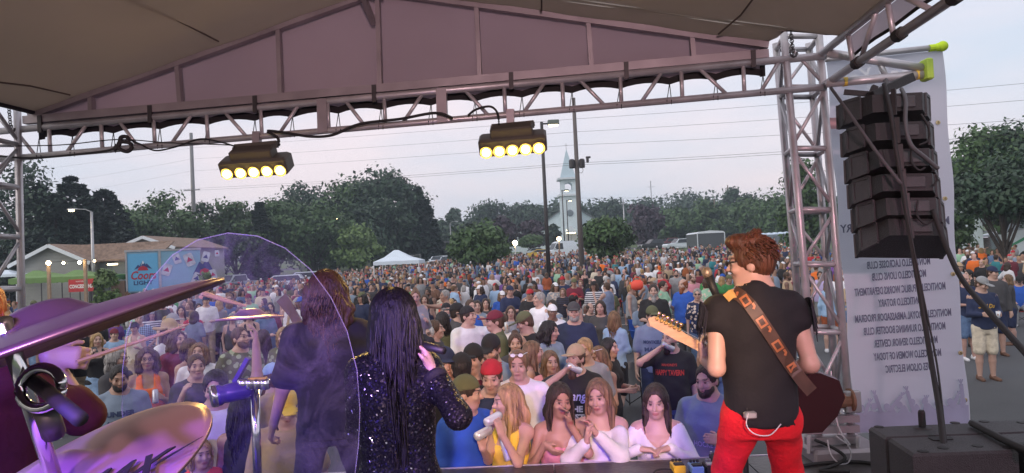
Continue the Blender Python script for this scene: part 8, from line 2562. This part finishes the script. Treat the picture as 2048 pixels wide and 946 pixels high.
P(345, 628, 'person holding a bright green can in a patterned shirt', 'm', d=11.2, hair='short:grey', top='tee:grey', pat='floral', cap='cap:grey', yaw=40, arms=('bent', 'bent'), carry=[('can', 'L', 'bright green can held up left of the dark haired woman', 'green')])
P(385, 620, 'person in a shiny red top bending forward', 'f', d=12.6, hair='short:light', top='tee:red', lean=28)
P(480, 654, 'bearded man with glasses in a green leaf print shirt', 'm', d=8.3, hair='short:brown', top='tee:olive', pat='leaf', beard=.9, glasses='clear', head=(18, -8), yaw=22, arms=('low', 'pocket'))
P(497, 618, 'woman in a black tank top standing with folded arms behind the leaf shirt', 'f', d=11.0, hair='mid:dark', top='tank:black', arms=('cross', 'cross'), yaw=12)
P(545, 728, 'person in a pale blue white cap seen from behind in the shield', 'm', d=6.7, hair='short:brown', top='tee:tan', cap='cap:lightblue', away=True, yaw=40)
P(570, 780, 'man in a grey tee and yellow front cap under the long haired musician', 'm', d=4.85, hair='short:dark', top='tee:tan', cap='cap:yellow', arms=('down', 'down'), head=(8, 18), prt=[('O', 1.60, .01, 'red')])
P(430, 742, 'young man in a white tee with sunglasses at his collar, raising his hands', 'm', d=5.2, hair='fringe:black', top='tee:white', bot='trousers:black', arms=('up', 'chin'), head=(-10, 12))
P(486, 790, 'person in black with a bare arm and wristband at the stage edge', 'f', d=4.95, hair='vlong:black', top='tank:black', arms=('down', 'down'), skin='tan', away=True, yaw=-30)
P(400, 880, 'person with blond hair low at the stage edge behind the cymbal', 'f', d=4.8, hair='mid:blond', top='tee:coral', yaw=20)
P(412, 592, 'man in a white shirt and blue cap standing on the open asphalt', 'm', d=13.5, hair='short:dark', top='tee:white', cap='cap:navy', bot='trousers:khaki', arms=('low', 'low'))
P(438, 600, 'woman in grey with black leggings and white shoes on the open asphalt', 'f', d=13.2, hair='long:blond', top='long:grey', bot='trousers:black', yaw=160)
P(458, 596, 'person in jeans and blue top standing right of the white shoes', 'f', d=13.6, hair='vlong:light', top='tee:denim', away=True)
P(525, 660, 'woman with very long dark hair and bare shoulders turned away', 'f', d=9.4, hair='vlong:dark', top='tank:brown', away=True, yaw=20, skin='tan')
P(567, 655, 'young blonde woman with a floral top beside the long dark hair', 'f', d=9.0, hair='mid:blond', top='tee:olive', pat='leaf', yaw=-10)
P(577, 596, 'blonde woman in a white sundress seen from behind', 'f', d=12.4, hair='vlong:blond', top='dress:white', bot=None, away=True)
P(540, 605, 'person in a maroon jersey with dark bobbed hair', 'f', d=12.6, hair='mid:black', top='tee:maroon', prt=[('V', 1.35, .12, 'white')])
P(555, 568, 'man in a pale grey sweater standing with his back turned', 'm', d=16.0, hair='short:dark', top='long:grey', yaw=150)
P(1962, 554, 'man in a navy sweatshirt with gold script, pale shorts and a grey cap', 'm', h=1.80, hair='short:brown', top='sweat:navy', bot='shorts:cream', cap='cap:grey', head=(30, 22), yaw=24, arms=('low', 'low'), shoe='brown', prt=[('Sod Du', 1.30, .10, 'gold', dict(width=.26, shear=.25, bold=.03))], carry=[('cup', 'L', 'white plastic cup held by the man in the navy sweatshirt')])
P(1984, 533, 'man in a dark hoodie, dark shorts and a navy cap', 'm', h=1.86, hair='short:brown', top='sweat:charcoal', bot='shorts:navy', cap='cap:navy', girth=1.1, head=(35, 4), yaw=18, shoe='brown', arms=('down', 'pocket'))
P(2038, 552, 'man in a royal blue tee and black cap seated at the right edge', 'm', h=1.8, hair='short:dark', top='tee:royal', bot='trousers:grey', cap='cap:black', legs='sit', head=(0, 25), arms=('lap', 'lap'))
P(2042, 512, 'older woman in a pale blue top at the right edge', 'f', h=1.65, hair='short:white', top='tank:lightblue', legs='sit')
P(1936, 493, 'woman in a long navy dress with brown hair seen from behind', 'f', h=1.70, hair='long:light', top='dress:navy', bot=None, away=True, yaw=-20)
P(1955, 488, 'woman in a beige top reaching right beside the navy dress', 'f', h=1.66, hair='mid:light', top='tee:cream', arms=('out', 'bent'), yaw=40)
P(1962, 466, 'woman in a pink blouse holding her phone far right', 'f', h=1.66, hair='vlong:red', top='long:pink', arms=('bent', 'bent'))
P(1926, 472, 'person in black with a cap left of the pink blouse', 'm', h=1.78, hair='short:dark', top='tee:black', cap='cap:black', yaw=60)
P(2010, 464, 'person in a white top and purple shorts standing far right', 'f', h=1.68, hair='mid:brown', top='long:white', bot='shorts:purple', arms=('bent', 'phone'))
P(2034, 466, 'person in a dark brown jacket and jeans at the far right', 'f', h=1.68, hair='long:light', top='long:brown', arms=('bent', 'pocket'), yaw=-30)
P(1988, 522, 'person in a black tee seated at a table on the right', 'm', h=1.76, hair='short:black', top='tee:black', legs='sit', yaw=30)
P(1974, 527, 'woman with dark hair seated left of the black tee', 'f', h=1.64, hair='long:black', top='tank:charcoal', legs='sit')
P(1870, 520, 'person in a faded purple tee at the banner edge', 'm', h=1.78, hair='short:brown', top='tee:purple', arms=('low', 'low'))
P(1600, 585, 'blonde child in a black and white top inside the truss tower view', 'f', h=1.45, hair='mid:blond', top='tee:black', pat='stripe', arms=('chin', 'bent'), yaw=40)
P(1655, 560, 'woman in a pale sweatshirt and shorts behind the truss tower', 'f', h=1.66, hair='long:light', top='sweat:lightblue', bot='shorts:rust', away=True)
MID = [
 (842, 549, 'man in a black and white striped referee shirt and cap', 'm', 'short:grey', 'tee:white', 'trousers:black', 'down,bent', dict(pat='stripe', cap='cap:white')),
 (965, 553, 'person in an orange tie dye shirt and straw hat', 'm', 'short:grey', 'tee:orange', 'trousers:denim', 'lap,lap', dict(cap='hat:tan', legs='sit')),
 (925, 582, 'grey haired man in a navy polo sitting sideways', 'm', 'balding:grey', 'tee:navy', 'trousers:khaki', 'lap,lap', dict(legs='sit', yaw=-20)),
 (971, 597, 'woman with long straight dark hair in a dark top', 'f', 'vlong:dark', 'tee:charcoal', 'trousers:denim', 'bent,down', {}),
 (908, 569, 'woman in a black floral top with short grey curls', 'f', 'short:grey', 'tee:black', 'trousers:denim', 'lap,lap', dict(pat='floral', yaw=150, legs='sit')),
 (909, 568, 'woman in an orange floral blouse left of the grey curls', 'f', 'mid:brown', 'tee:rust', 'trousers:black', 'low,low', dict(pat='floral')),
 (897, 561, 'dark haired man in a black tee standing by the floral blouse', 'm', 'short:dark', 'tee:black', 'trousers:black', 'low,down', {}),
 (922, 559, 'man in a pale blue shirt seated with grey hair', 'm', 'short:grey', 'tee:lightblue', 'trousers:khaki', 'lap,lap', dict(legs='sit')),
 (859, 552, 'person in a yellow top with blond hair seen from behind', 'f', 'mid:blond', 'tee:yellow', 'trousers:denim', 'down,down', dict(yaw=170)),
 (803, 560, 'blonde child in a pale blue dress by the ponytail', 'f', 'pony:blond', 'tank:lightblue', 'skirt:teal', 'down,down', {}),
 (817, 556, 'man with a dark tee and muscular arms left of the referee shirt', 'm', 'short:dark', 'vest:charcoal', 'shorts:grey', 'cross,cross', dict(skin='tan')),
 (1002, 548, 'grey haired person in a white tee seated under the left crowd tree', 'm', 'balding:grey', 'tee:white', 'shorts:grey', 'lap,lap', dict(legs='sit')),
 (985, 537, 'man in a bright blue tee and teal cap raising his hands', 'm', 'short:brown', 'tee:royal', 'trousers:khaki', 'clap,clap', dict(cap='cap:teal')),
 (1031, 532, 'man in a maroon tee with folded arms below the tall lamp', 'm', 'short:brown', 'tee:maroon', 'shorts:charcoal', 'cross,cross', dict(yaw=50, cap='cap:charcoal')),
 (1093, 545, 'large person in a rust red top seen from behind', 'f', 'long:brown', 'tee:rust', 'trousers:denim', 'down,down', dict(yaw=180, girth=1.3)),
 (1053, 540, 'woman with long brown hair in a brown top seen from behind', 'f', 'vlong:brown', 'long:brown', 'trousers:black', 'down,down', dict(yaw=170)),
 (1203, 521, 'person in a bright orange tee turned away by the right crowd tree', 'm', 'short:dark', 'tee:orange', 'trousers:black', 'down,down', dict(yaw=165)),
 (1156, 524, 'bald man in a charcoal tee holding out his hand', 'm', 'balding:grey', 'tee:charcoal', 'shorts:khaki', 'bent,low', dict(yaw=-70)),
 (1178, 523, 'person in a dark jacket left of the bright orange tee', 'f', 'mid:dark', 'long:charcoal', 'trousers:black', 'down,down', dict(yaw=120)),
 (1140, 546, 'woman in a black tee with dark hair standing by the picnic seats', 'f', 'mid:dark', 'tee:black', 'trousers:black', 'low,low', dict(yaw=-40)),
 (1002, 575, 'woman with long white blond hair in a teal patterned shirt', 'f', 'vlong:blond', 'tee:teal', 'trousers:denim', 'lap,lap', dict(pat='leaf', legs='sit')),
 (1005, 595, 'man in a blue grey polo seated in front of the teal pattern', 'm', 'short:grey', 'tee:greyblue', 'trousers:khaki', 'lap,lap', dict(legs='sit')),
 (1021, 612, 'woman with glasses and brown hair in a grey top', 'f', 'long:brown', 'tee:grey', 'trousers:denim', 'down,down', dict(glasses='clear')),
 (1103, 577, 'woman with dark wavy hair in a pale grey top seated', 'f', 'long:dark', 'tee:cream', 'trousers:black', 'lap,lap', dict(legs='sit')),
 (1135, 584, 'woman in a dark red hoodie with long hair, hands together', 'f', 'vlong:brown', 'long:maroon', 'trousers:denim', 'clap,clap', dict(legs='sit', yaw=20)),
 (1152, 585, 'person in a navy hood seated beside the red hoodie', 'f', 'mid:black', 'long:navy', 'trousers:black', 'lap,lap', dict(legs='sit', head=(0, 20))),
 (1183, 570, 'blonde woman in a denim jacket seated with crossed legs', 'f', 'mid:blond', 'long:denim', 'trousers:denim', 'lap,lap', dict(legs='sit')),
 (1207, 588, 'woman with long dark hair and pale bare arms in a black top', 'f', 'vlong:dark', 'tank:black', 'shorts:grey', 'lap,lap', dict(legs='sit')),
 (1227, 565, 'man in a grey tee and pale blue cap seated', 'm', 'short:grey', 'tee:charcoal', 'shorts:khaki', 'lap,lap', dict(legs='sit', cap='cap:lightblue')),
 (1181, 556, 'older man in a black tee and glasses seated behind the denim jacket', 'm', 'balding:grey', 'tee:black', 'trousers:denim', 'lap,lap', dict(legs='sit', glasses='clear')),
 (1221, 547, 'person in a wide white hat seated', 'f', 'mid:grey', 'tee:cream', 'trousers:khaki', 'lap,lap', dict(cap='hat:white', legs='sit')),
 (1244, 553, 'person in a checked shirt seated near the coral bag', 'f', 'mid:brown', 'tee:white', 'trousers:denim', 'lap,lap', dict(pat='plaid', legs='sit')),
 (1272, 556, 'person in a brown top and pale cap holding a bright coral bag', 'f', 'long:brown', 'tee:brown', 'trousers:denim', 'lap,lap', dict(cap='cap:cream', legs='sit')),
 (1293, 542, 'man in a pale blue shirt seated with short dark hair', 'm', 'short:dark', 'polo:lightblue', 'trousers:charcoal', 'lap,lap', dict(legs='sit')),
 (1312, 538, 'man in a navy tee and white cap seated', 'm', 'short:grey', 'tee:bluegrey', 'trousers:denim', 'lap,lap', dict(cap='cap:white', legs='sit')),
 (1332, 538, 'man in a denim shirt with crossed legs seated', 'm', 'short:grey', 'tee:denim', 'trousers:charcoal', 'lap,lap', dict(legs='sit', cap='cap:grey')),
 (1345, 500, 'man in an olive tee and pale shorts with folded arms', 'm', 'long:dark', 'tee:olive', 'shorts:mint', 'cross,cross', {}),
 (1363, 505, 'woman in a black top with long brown hair seen from behind', 'f', 'vlong:brown', 'long:black', 'trousers:denim', 'down,down', dict(yaw=175)),
 (1396, 507, 'large man in a black tee with a white number', 'm', 'short:brown', 'tee:black', 'trousers:denim', 'low,low', dict(girth=1.2, prt=[('III', 1.26, .16, 'white', dict(width=.2, bold=.05))])),
 (1405, 492, 'big man in a navy tee with a teal print and grey beard', 'm', 'balding:grey', 'tee:navy', 'shorts:khaki', 'cross,cross', dict(girth=1.25, beard=1.2, prt=[('OO', 1.30, .10, 'blue')])),
 (1428, 508, 'dark bearded man in a grey tee beside the black tee', 'm', 'short:black', 'tee:greyblue', 'trousers:denim', 'low,low', dict(beard=1.2, yaw=60)),
 (1437, 512, 'dark haired man in a black tee left of the guitarist', 'm', 'short:black', 'tee:black', 'trousers:black', 'cross,cross', dict(yaw=20)),
 (1443, 553, 'woman with long grey blond hair in a navy hoodie', 'f', 'vlong:blond', 'long:navy', 'trousers:denim', 'down,down', dict(yaw=160)),
 (1298, 513, 'blonde woman in a black tank top by the man in olive', 'f', 'long:blond', 'tank:black', 'trousers:black', 'bent,down', dict(yaw=60)),
 (1314, 516, 'person in a black tee with a white circle print', 'f', 'long:dark', 'tee:black', 'trousers:black', 'bent,bent', dict(prt=[('O', 1.28, .15, 'white', dict(bold=.06))], yaw=30)),
 (1275, 525, 'person in a black tee with a white printed back', 'm', 'short:dark', 'tee:black', 'trousers:denim', 'lap,lap', dict(legs='sit', yaw=150)),
 (1232, 516, 'man in a bright mint tee with a white cap', 'm', 'short:dark', 'tee:mint', 'shorts:grey', 'lap,lap', dict(cap='cap:white', legs='sit')),
 (1258, 526, 'person in a light blue tee seated with blond hair', 'm', 'short:blond', 'tee:lightblue', 'shorts:grey', 'lap,lap', dict(legs='sit', yaw=170)),
 (1352, 540, 'bearded man behind the royal blue tee in a grey top', 'm', 'short:dark', 'tee:grey', 'trousers:denim', 'down,down', dict(beard=1.0)),
 (1550, 492, 'man in a bright blue tee with folded arms by the tower', 'm', 'balding:grey', 'tee:royal', 'trousers:denim', 'cross,cross', {}),
 (1545, 520, 'woman in a grey top and jeans holding a drink by the tower', 'f', 'mid:dark', 'tee:greyblue', 'trousers:lightblue', 'bent,bent', dict(yaw=40)),
 (1568, 515, 'woman in a pale pink top with dark hair by the tower', 'f', 'long:dark', 'tank:pink', 'trousers:denim', 'hip,down', dict(yaw=60)),
 (1548, 475, 'man in a grey blue tee walking past the portable toilets', 'm', 'short:dark', 'tee:greyblue', 'trousers:black', 'down,down', dict(yaw=60)),
 (1632, 497, 'man in a royal blue shirt behind the truss tower', 'm', 'short:dark', 'tee:royal', 'shorts:grey', 'hip,down', {}),
 (1612, 535, 'man in a dark grey tee between the tower tubes', 'm', 'short:dark', 'tee:charcoal', 'trousers:black', 'low,low', dict(yaw=30)),
 (742, 568, 'person in a dark hoodie with black hair near the singer', 'm', 'short:black', 'long:charcoal', 'trousers:denim', 'pocket,pocket', {}),
 (722, 540, 'woman in a red dress with long dark hair near the fence side', 'f', 'vlong:dark', 'dress:red', None, 'low,low', {}),
 (768, 540, 'woman in a navy dress left of the strong arms', 'f', 'long:dark', 'dress:navy', None, 'down,down', {}),
 (783, 545, 'tall man in a grey tee with short hair behind the singer', 'm', 'short:dark', 'tee:grey', 'trousers:charcoal', 'down,bent', {}),
 (700, 575, 'person in a grey blue tee close to the shield rim', 'm', 'short:grey', 'tee:greyblue', 'trousers:denim', 'down,down', dict(yaw=150)),
]
for x, y, lab, sx, ha, ta, ba, ar, ex in MID:
 P(x, y, lab, sx, hair=ha, top=ta, bot=ba, arms=ar, det=1, **ex)
empty_chair(1255, 640, 11.0, 150, 'grey', 'empty grey and black camp chair left of the man with the long grey beard')
empty_chair(1335, 600, 11.6, 160, 'bluegrey', 'empty blue grey camp chair between the bearded men')
empty_chair(1349, 620, 11.2, 170, 'pink', 'empty pink camp chair beside the royal blue tee')
empty_chair(1172, 630, 12.0, 170, 'yellow', 'empty yellow green camp chair on the asphalt right of the red hoodie')
p = px(1274, 570, 17.5)
t = thing('carrier_bag', 'bright coral bag on the lap of the person in brown', 'bag', p)
m = MB(); m.bbox(p, (.30, .16, .26), .06); m.build('bag', mat('coral_bag', CC['coral'], .6, var=.1), t, smooth=True)
m = MB(); m.path([p + Vector((.09 * math.cos(a), 0, .12 + .08 * math.sin(a))) for a in np.linspace(0, PI, 9)], .01, 5); m.build('handle', mat('coral_bag', CC['coral']), t)
# ---- generic crowd, sampled over the lot
rng = random.Random(42)
TOPW = dict(tee='tee', long='long sleeved top', tank='tank top', polo='polo shirt', vest='sleeveless shirt', sweat='sweatshirt', dress='dress')
HAIRW = dict(short='short', long='long', vlong='very long', mid='bobbed', curly='curly', pony='ponytail', bun='tied up', balding='thinning', bald='no')
ARMW = {('down', 'down'): 'arms down', ('bent', 'down'): 'one hand raised', ('cross', 'cross'): 'arms folded', ('low', 'low'): 'hands joined', ('hip', 'down'): 'hand on hip', ('clap', 'clap'): 'clapping', ('up', 'down'): 'one arm up', ('up', 'up'): 'both arms up', ('pocket', 'pocket'): 'hands in pockets', ('lap', 'lap'): 'seated', ('phone', 'down'): 'holding up a phone', ('drink', 'down'): 'drinking'}
def specs():
 out = []
 for sex in 'mf':
  for ar in (('down', 'down'), ('bent', 'down'), ('cross', 'cross'), ('low', 'low'), ('hip', 'down'), ('pocket', 'pocket'), ('phone', 'down'), ('clap', 'clap'), ('bent', 'down')):
   for v in range(2):
    r = random.Random(len(out) * 7 + 3)
    top = r.choice(['tee', 'tee', 'tee', 'polo', 'vest', 'long'] if sex == 'm' else ['tee', 'tank', 'tank', 'tee', 'long', 'dress'])
    bot = None if top == 'dress' else r.choice(['trousers', 'shorts', 'shorts'] if sex == 'm' else ['trousers', 'shorts', 'skirt'])
    hair = r.choice(['short', 'short', 'short', 'balding', 'curly'] if sex == 'm' else ['long', 'vlong', 'mid', 'pony', 'bun', 'long'])
    cap = r.choice([None, 'cap', None, 'cap', 'back']) if sex == 'm' else r.choice([None] * 7 + ['cap'])
    out.append(dict(sex=sex, arms=ar, legs='stand', top=top, bottom=bot, hair=hair, **({'cap': cap} if cap else {}), girth=r.choice([1.0, 1.0, 1.12, 1.22]), h=1.76 if sex == 'm' else 1.65,
        **({'beard': 1.0} if sex == 'm' and r.random() < .35 else {})))
  for v in range(3):
   out.append(dict(sex=sex, arms=('lap', 'lap'), legs='sit', top='tee' if v else 'tank' if sex == 'f' else 'polo', bottom='shorts' if v == 1 else 'trousers', hair=['short', 'balding', 'short'][v] if sex == 'm' else ['mid', 'long', 'bun'][v], h=1.76 if sex == 'm' else 1.65, girth=[1.0, 1.15, 1.05][v], **({'cap': 'cap'} if v == 2 and sex == 'm' else {})))
 return out
SP = specs()
TOPC = ['black'] * 9 + ['charcoal'] * 6 + ['navy'] * 7 + ['grey'] * 5 + ['white'] * 5 + ['bluegrey'] * 2 + ['royal', 'royal', 'lightblue', 'lightblue', 'teal', 'red', 'maroon', 'maroon', 'orange', 'pink', 'lavender', 'purple', 'green', 'olive', 'olive', 'mint', 'tan', 'brown', 'cream', 'denim', 'denim', 'greyblue', 'greyblue']
BOTC = ['denim'] * 6 + ['black'] * 4 + ['charcoal', 'charcoal', 'khaki', 'khaki', 'grey', 'navy', 'white', 'olive', 'lightblue']
HAIRC = ['dark'] * 7 + ['brown'] * 7 + ['light'] * 4 + ['blond'] * 3 + ['black'] * 2 + ['grey'] * 4 + ['white', 'red']
LAND = [(790, 515, 'near the white canopy tent'), (955, 505, 'below the left crowd tree'), (1090, 515, 'by the tall lamp post'), (1128, 500, 'near the white van'), (1209, 505, 'below the right crowd tree'),
  (1330, 495, 'before the parked trucks'), (1404, 495, 'near the grey cargo trailer'), (1520, 500, 'near the portable toilets'), (330, 580, 'by the beer trailer'), (480, 570, 'behind the top of the shield'),
  (560, 575, 'left of the long haired musician'), (680, 560, 'right of the shield rim'), (740, 590, 'left of the singer'), (880, 600, 'right of the singer'), (1020, 580, 'in the middle seats'), (1160, 570, 'in the seats below the church'),
  (1260, 560, 'around the coral bag'), (1400, 560, 'left of the guitarist'), (1600, 540, 'behind the truss tower'), (1950, 520, 'at the right of the banner'), (120, 600, 'at the far left'), (230, 620, 'by the left tables'), (420, 620, 'on the open asphalt')]
def place_of(x, y):
 return min(LAND, key=lambda l: (l[0] - x) ** 2 + 4 * (l[1] - y) ** 2)[2]
def density(xp, d):
 if 640 <= xp <= 1250:
  if d < 11.5: return 0
  if 11.5 < d < 17 and xp > 1180: return .2
  return 1.0 if d < 76 else 0
 if 1250 < xp < 1580:
  if d < 17: return 0
  return .95 if d < 70 else 0
 if 250 <= xp < 640:
  if d < 13 or (xp < 500 and xp > 370 and d < 15): return 0
  return .9 if d < 36 + (xp - 250) * .06 else 0
 if 0 <= xp < 250: return .20 if 16 < d < 32 else 0
 if 1580 <= xp < 1720: return .7 if 16 < d < 50 else 0
 if 1850 <= xp < 2080: return .6 if 14 < d < 42 else 0
 return 0
spots = []
cell = {}
def free(x, y, r):
 i, j = int(x // 1), int(y // 1)
 for a in (i - 1, i, i + 1):
  for b in (j - 1, j, j + 1):
   for q in cell.get((a, b), ()):
    if (q[0] - x) ** 2 + (q[1] - y) ** 2 < r * r: return False
 return True
for q in PPL: cell.setdefault((int(q[0] // 1), int(q[1] // 1)), []).append(q)
tries = 0
while tries < 120000 and len(spots) < 1500:
 tries += 1
 xp = rng.uniform(0, 2070); d = math.sqrt(rng.uniform(11.5 ** 2, 76 ** 2))
 w = density(xp, d)
 if rng.random() > w: continue
 q = px(xp, 480, d)
 if 20 < xp < 210 and d > 30: continue
 r = .58 if d < 30 else .60
 if not free(q.x, q.y, r): continue
 cell.setdefault((int(q.x // 1), int(q.y // 1)), []).append((q.x, q.y))
 spots.append((d, xp, q.x, q.y))
spots.sort()
N_HERO = len(PPL) + 6
LIM = 300 - N_HERO
used = set()
def gen_attrs(d, xp):
 sit_p = .38 if 12 < d < 26 and 640 < xp < 1560 else (.2 if d < 32 else .05)
 if rng.random() < sit_p: sp = rng.choice([s for s in SP if s['legs'] == 'sit'])
 else: sp = rng.choice([s for s in SP if s['legs'] != 'sit'])
 return sp
for i, (d, xp, X, Y) in enumerate(spots[:LIM]):
 g = float(gz(X, Y))
 for _ in range(60):
  sp = gen_attrs(d, xp)
  tcol, bcol, hcol = rng.choice(TOPC), rng.choice(BOTC), rng.choice(HAIRC)
  capc = rng.choice(['black', 'navy', 'grey', 'white', 'red', 'tan', 'maroon', 'royal', 'olive'])
  fac = .75 if sp['legs'] == 'sit' else 1
  sx, sy, _ = proj((X, Y, g + sp['h'] * fac))
  bot = '' if not sp['bottom'] else f" and {bcol} {sp['bottom']}"
  hair = f"{capc} {'backward cap' if sp['cap'] == 'back' else 'cap'}" if sp.get('cap') else f"{HAIRW[sp['hair']]} {hcol} hair"
  lab = f"person in {tcol} {TOPW[sp['top']]}{bot}, {hair}, {ARMW[sp['arms']]}, {place_of(sx, sy)}"
  lab = lab.replace('greyblue', 'grey-blue').replace('bluegrey', 'slate').replace('lightblue', 'pale-blue')
  if len(lab.split()) > 16: lab = lab.replace(', ' + ARMW[sp['arms']], '')
  if len(lab.split()) > 16: lab = lab.replace('long sleeved top', 'longsleeve')
  if lab not in used and len(lab.split()) <= 16: break
 used.add(lab)
 ms, sk = person_set(1 if d < 34 else 0, **sp)
 away = rng.random() < .16
 yaw = face_cam(Vector((X, Y, 0)), rng.gauss(0, 24) + (rng.choice([110, 180, -120]) if away else 0))
 cols = dict(skin=rgb(rng.choice(['fair', 'fair', 'pink', 'tan', 'fair', 'deep'] if rng.random() < .5 else ['fair', 'pink', 'tan']), SKIN, .12, rng), hair=rgb(hcol, HC, .25, rng), shirt=rgb(tcol, CC, .15, rng), bottom=rgb(bcol, CC, .2, rng), shoe=rgb(rng.choice(['white', 'black', 'grey', 'brown']), CC), cap=rgb(capc, CC))
 sc = rng.uniform(.94, 1.06)
 pat = None
 if rng.random() < .12 and sp['top'] in ('tee', 'polo', 'tank', 'dress'):
  pat = {('dress' if sp['top'] == 'dress' else 'shirt'): rng.choice(['plaid', 'hstripe', 'floral', 'floral', 'leaf'])}
 o = spawn(ms, Vector((X, Y, g)), yaw, cols, lab, 'people in the crowd', pat, sc)
 if sp['legs'] == 'sit' and d < 30: chair_under(Vector((X, Y, g)), yaw, 1, lab)
VV, FF, CCOL = [], [], []
nv = 0
cache = {}
def flat_arrays(sp, q_=1.0):
 k = repr(sp) + str(q_)
 if k not in cache:
  sk = Skel(**{q: v for q, v in sp.items() if q in ('sex', 'h', 'girth', 'lean', 'head', 'arms', 'legs')})
  parts = []
  V, F = body_field(sk, 0, .066 * q_, .05 * q_).mesh(); parts.append(('skin', V, F))
  V, F = make_top(sk, .066 * q_, sp['top'], .87, 0, .022); parts.append(('shirt', V, F))
  if sp['bottom']:
   V, F = make_bottom(sk, .075 * q_, sp['bottom'], 0, .02); parts.append(('bottom', V, F))
  V, F = make_hair(sk, .045 * q_, sp['hair'] if sp['hair'] != 'bald' else 'short', 0); parts.append(('hair', V, F))
  if sp.get('cap'):
   V, F = make_cap(sk, .04, 'cap'); parts.append(('cap', V, F))
  cache[k] = parts
 return cache[k]
for d, xp, X, Y in spots[LIM:]:
 sp = rng.choice(SP[:18] + SP[21:39] if len(SP) > 40 else SP)
 g = float(gz(X, Y)); s = rng.uniform(.93, 1.06)
 yaw = face_cam(Vector((X, Y, 0)), rng.gauss(0, 30) + (180 if rng.random() < .2 else 0))
 sleeved = rng.random() < .6
 c, n = math.cos(yaw) * s, math.sin(yaw) * s
 cl = dict(skin=rgb(rng.choice(['tan', 'pink', 'tan']), SKIN, .2, rng), hair=rgb(rng.choice(HAIRC), HC, .25, rng), shirt=rgb(rng.choice(TOPC), CC, .15, rng), bottom=rgb(rng.choice(BOTC), CC, .2, rng), cap=rgb(rng.choice(['black', 'navy', 'white', 'grey', 'red']), CC))
 for nm, V, F in flat_arrays(sp, 1.0 if d < 45 else 1.35):
  W = np.stack([V[:, 0] * c - V[:, 1] * n + X, V[:, 0] * n + V[:, 1] * c + Y, V[:, 2] * s + g], 1)
  VV.append(W); FF.append(F + nv); nv += len(V)
  T = np.tile([*cl[nm], 1], (len(V), 1))
  if nm == 'skin' and sleeved: T[(V[:, 2] < 1.4) & (V[:, 2] > .75), :3] = cl['shirt']
  CCOL.append(T)
if VV:
 me = np_mesh('distant_crowd', np.concatenate(VV), np.concatenate(FF), mat('crowd_cloth', rough=.8, var=.08, vcol='tint'))
 a = me.color_attributes.new('tint', 'FLOAT_COLOR', 'POINT')
 a.data.foreach_set('color', np.concatenate(CCOL).astype(np.float32).ravel())
 props(link('distant_crowd', me), 'dense far part of the crowd packed between the tent and the parked vehicles', 'crowd', kind='stuff')
print('CROWD', len(PPL), len(spots), LIM)
# ------------------------------------------------------------------ evening haze
hz = MB(); hz.box((0, 190, 10), (900, 420, 48))
hzm = D.materials.new('haze'); hzm.use_nodes = True
t_ = hzm.node_tree; t_.nodes.clear()
o_ = t_.nodes.new('ShaderNodeOutputMaterial'); pv = t_.nodes.new('ShaderNodeVolumePrincipled')
pv.inputs['Color'].default_value = (.72, .87, 1.0, 1); pv.inputs['Density'].default_value = .0009; pv.inputs['Anisotropy'].default_value = .2
t_.links.new(pv.outputs[0], o_.inputs['Volume'])
ho = hz.build('haze', hzm)
ho['kind'] = 'stuff'; ho['label'] = 'thin evening haze over the whole lot'; ho['category'] = 'haze'
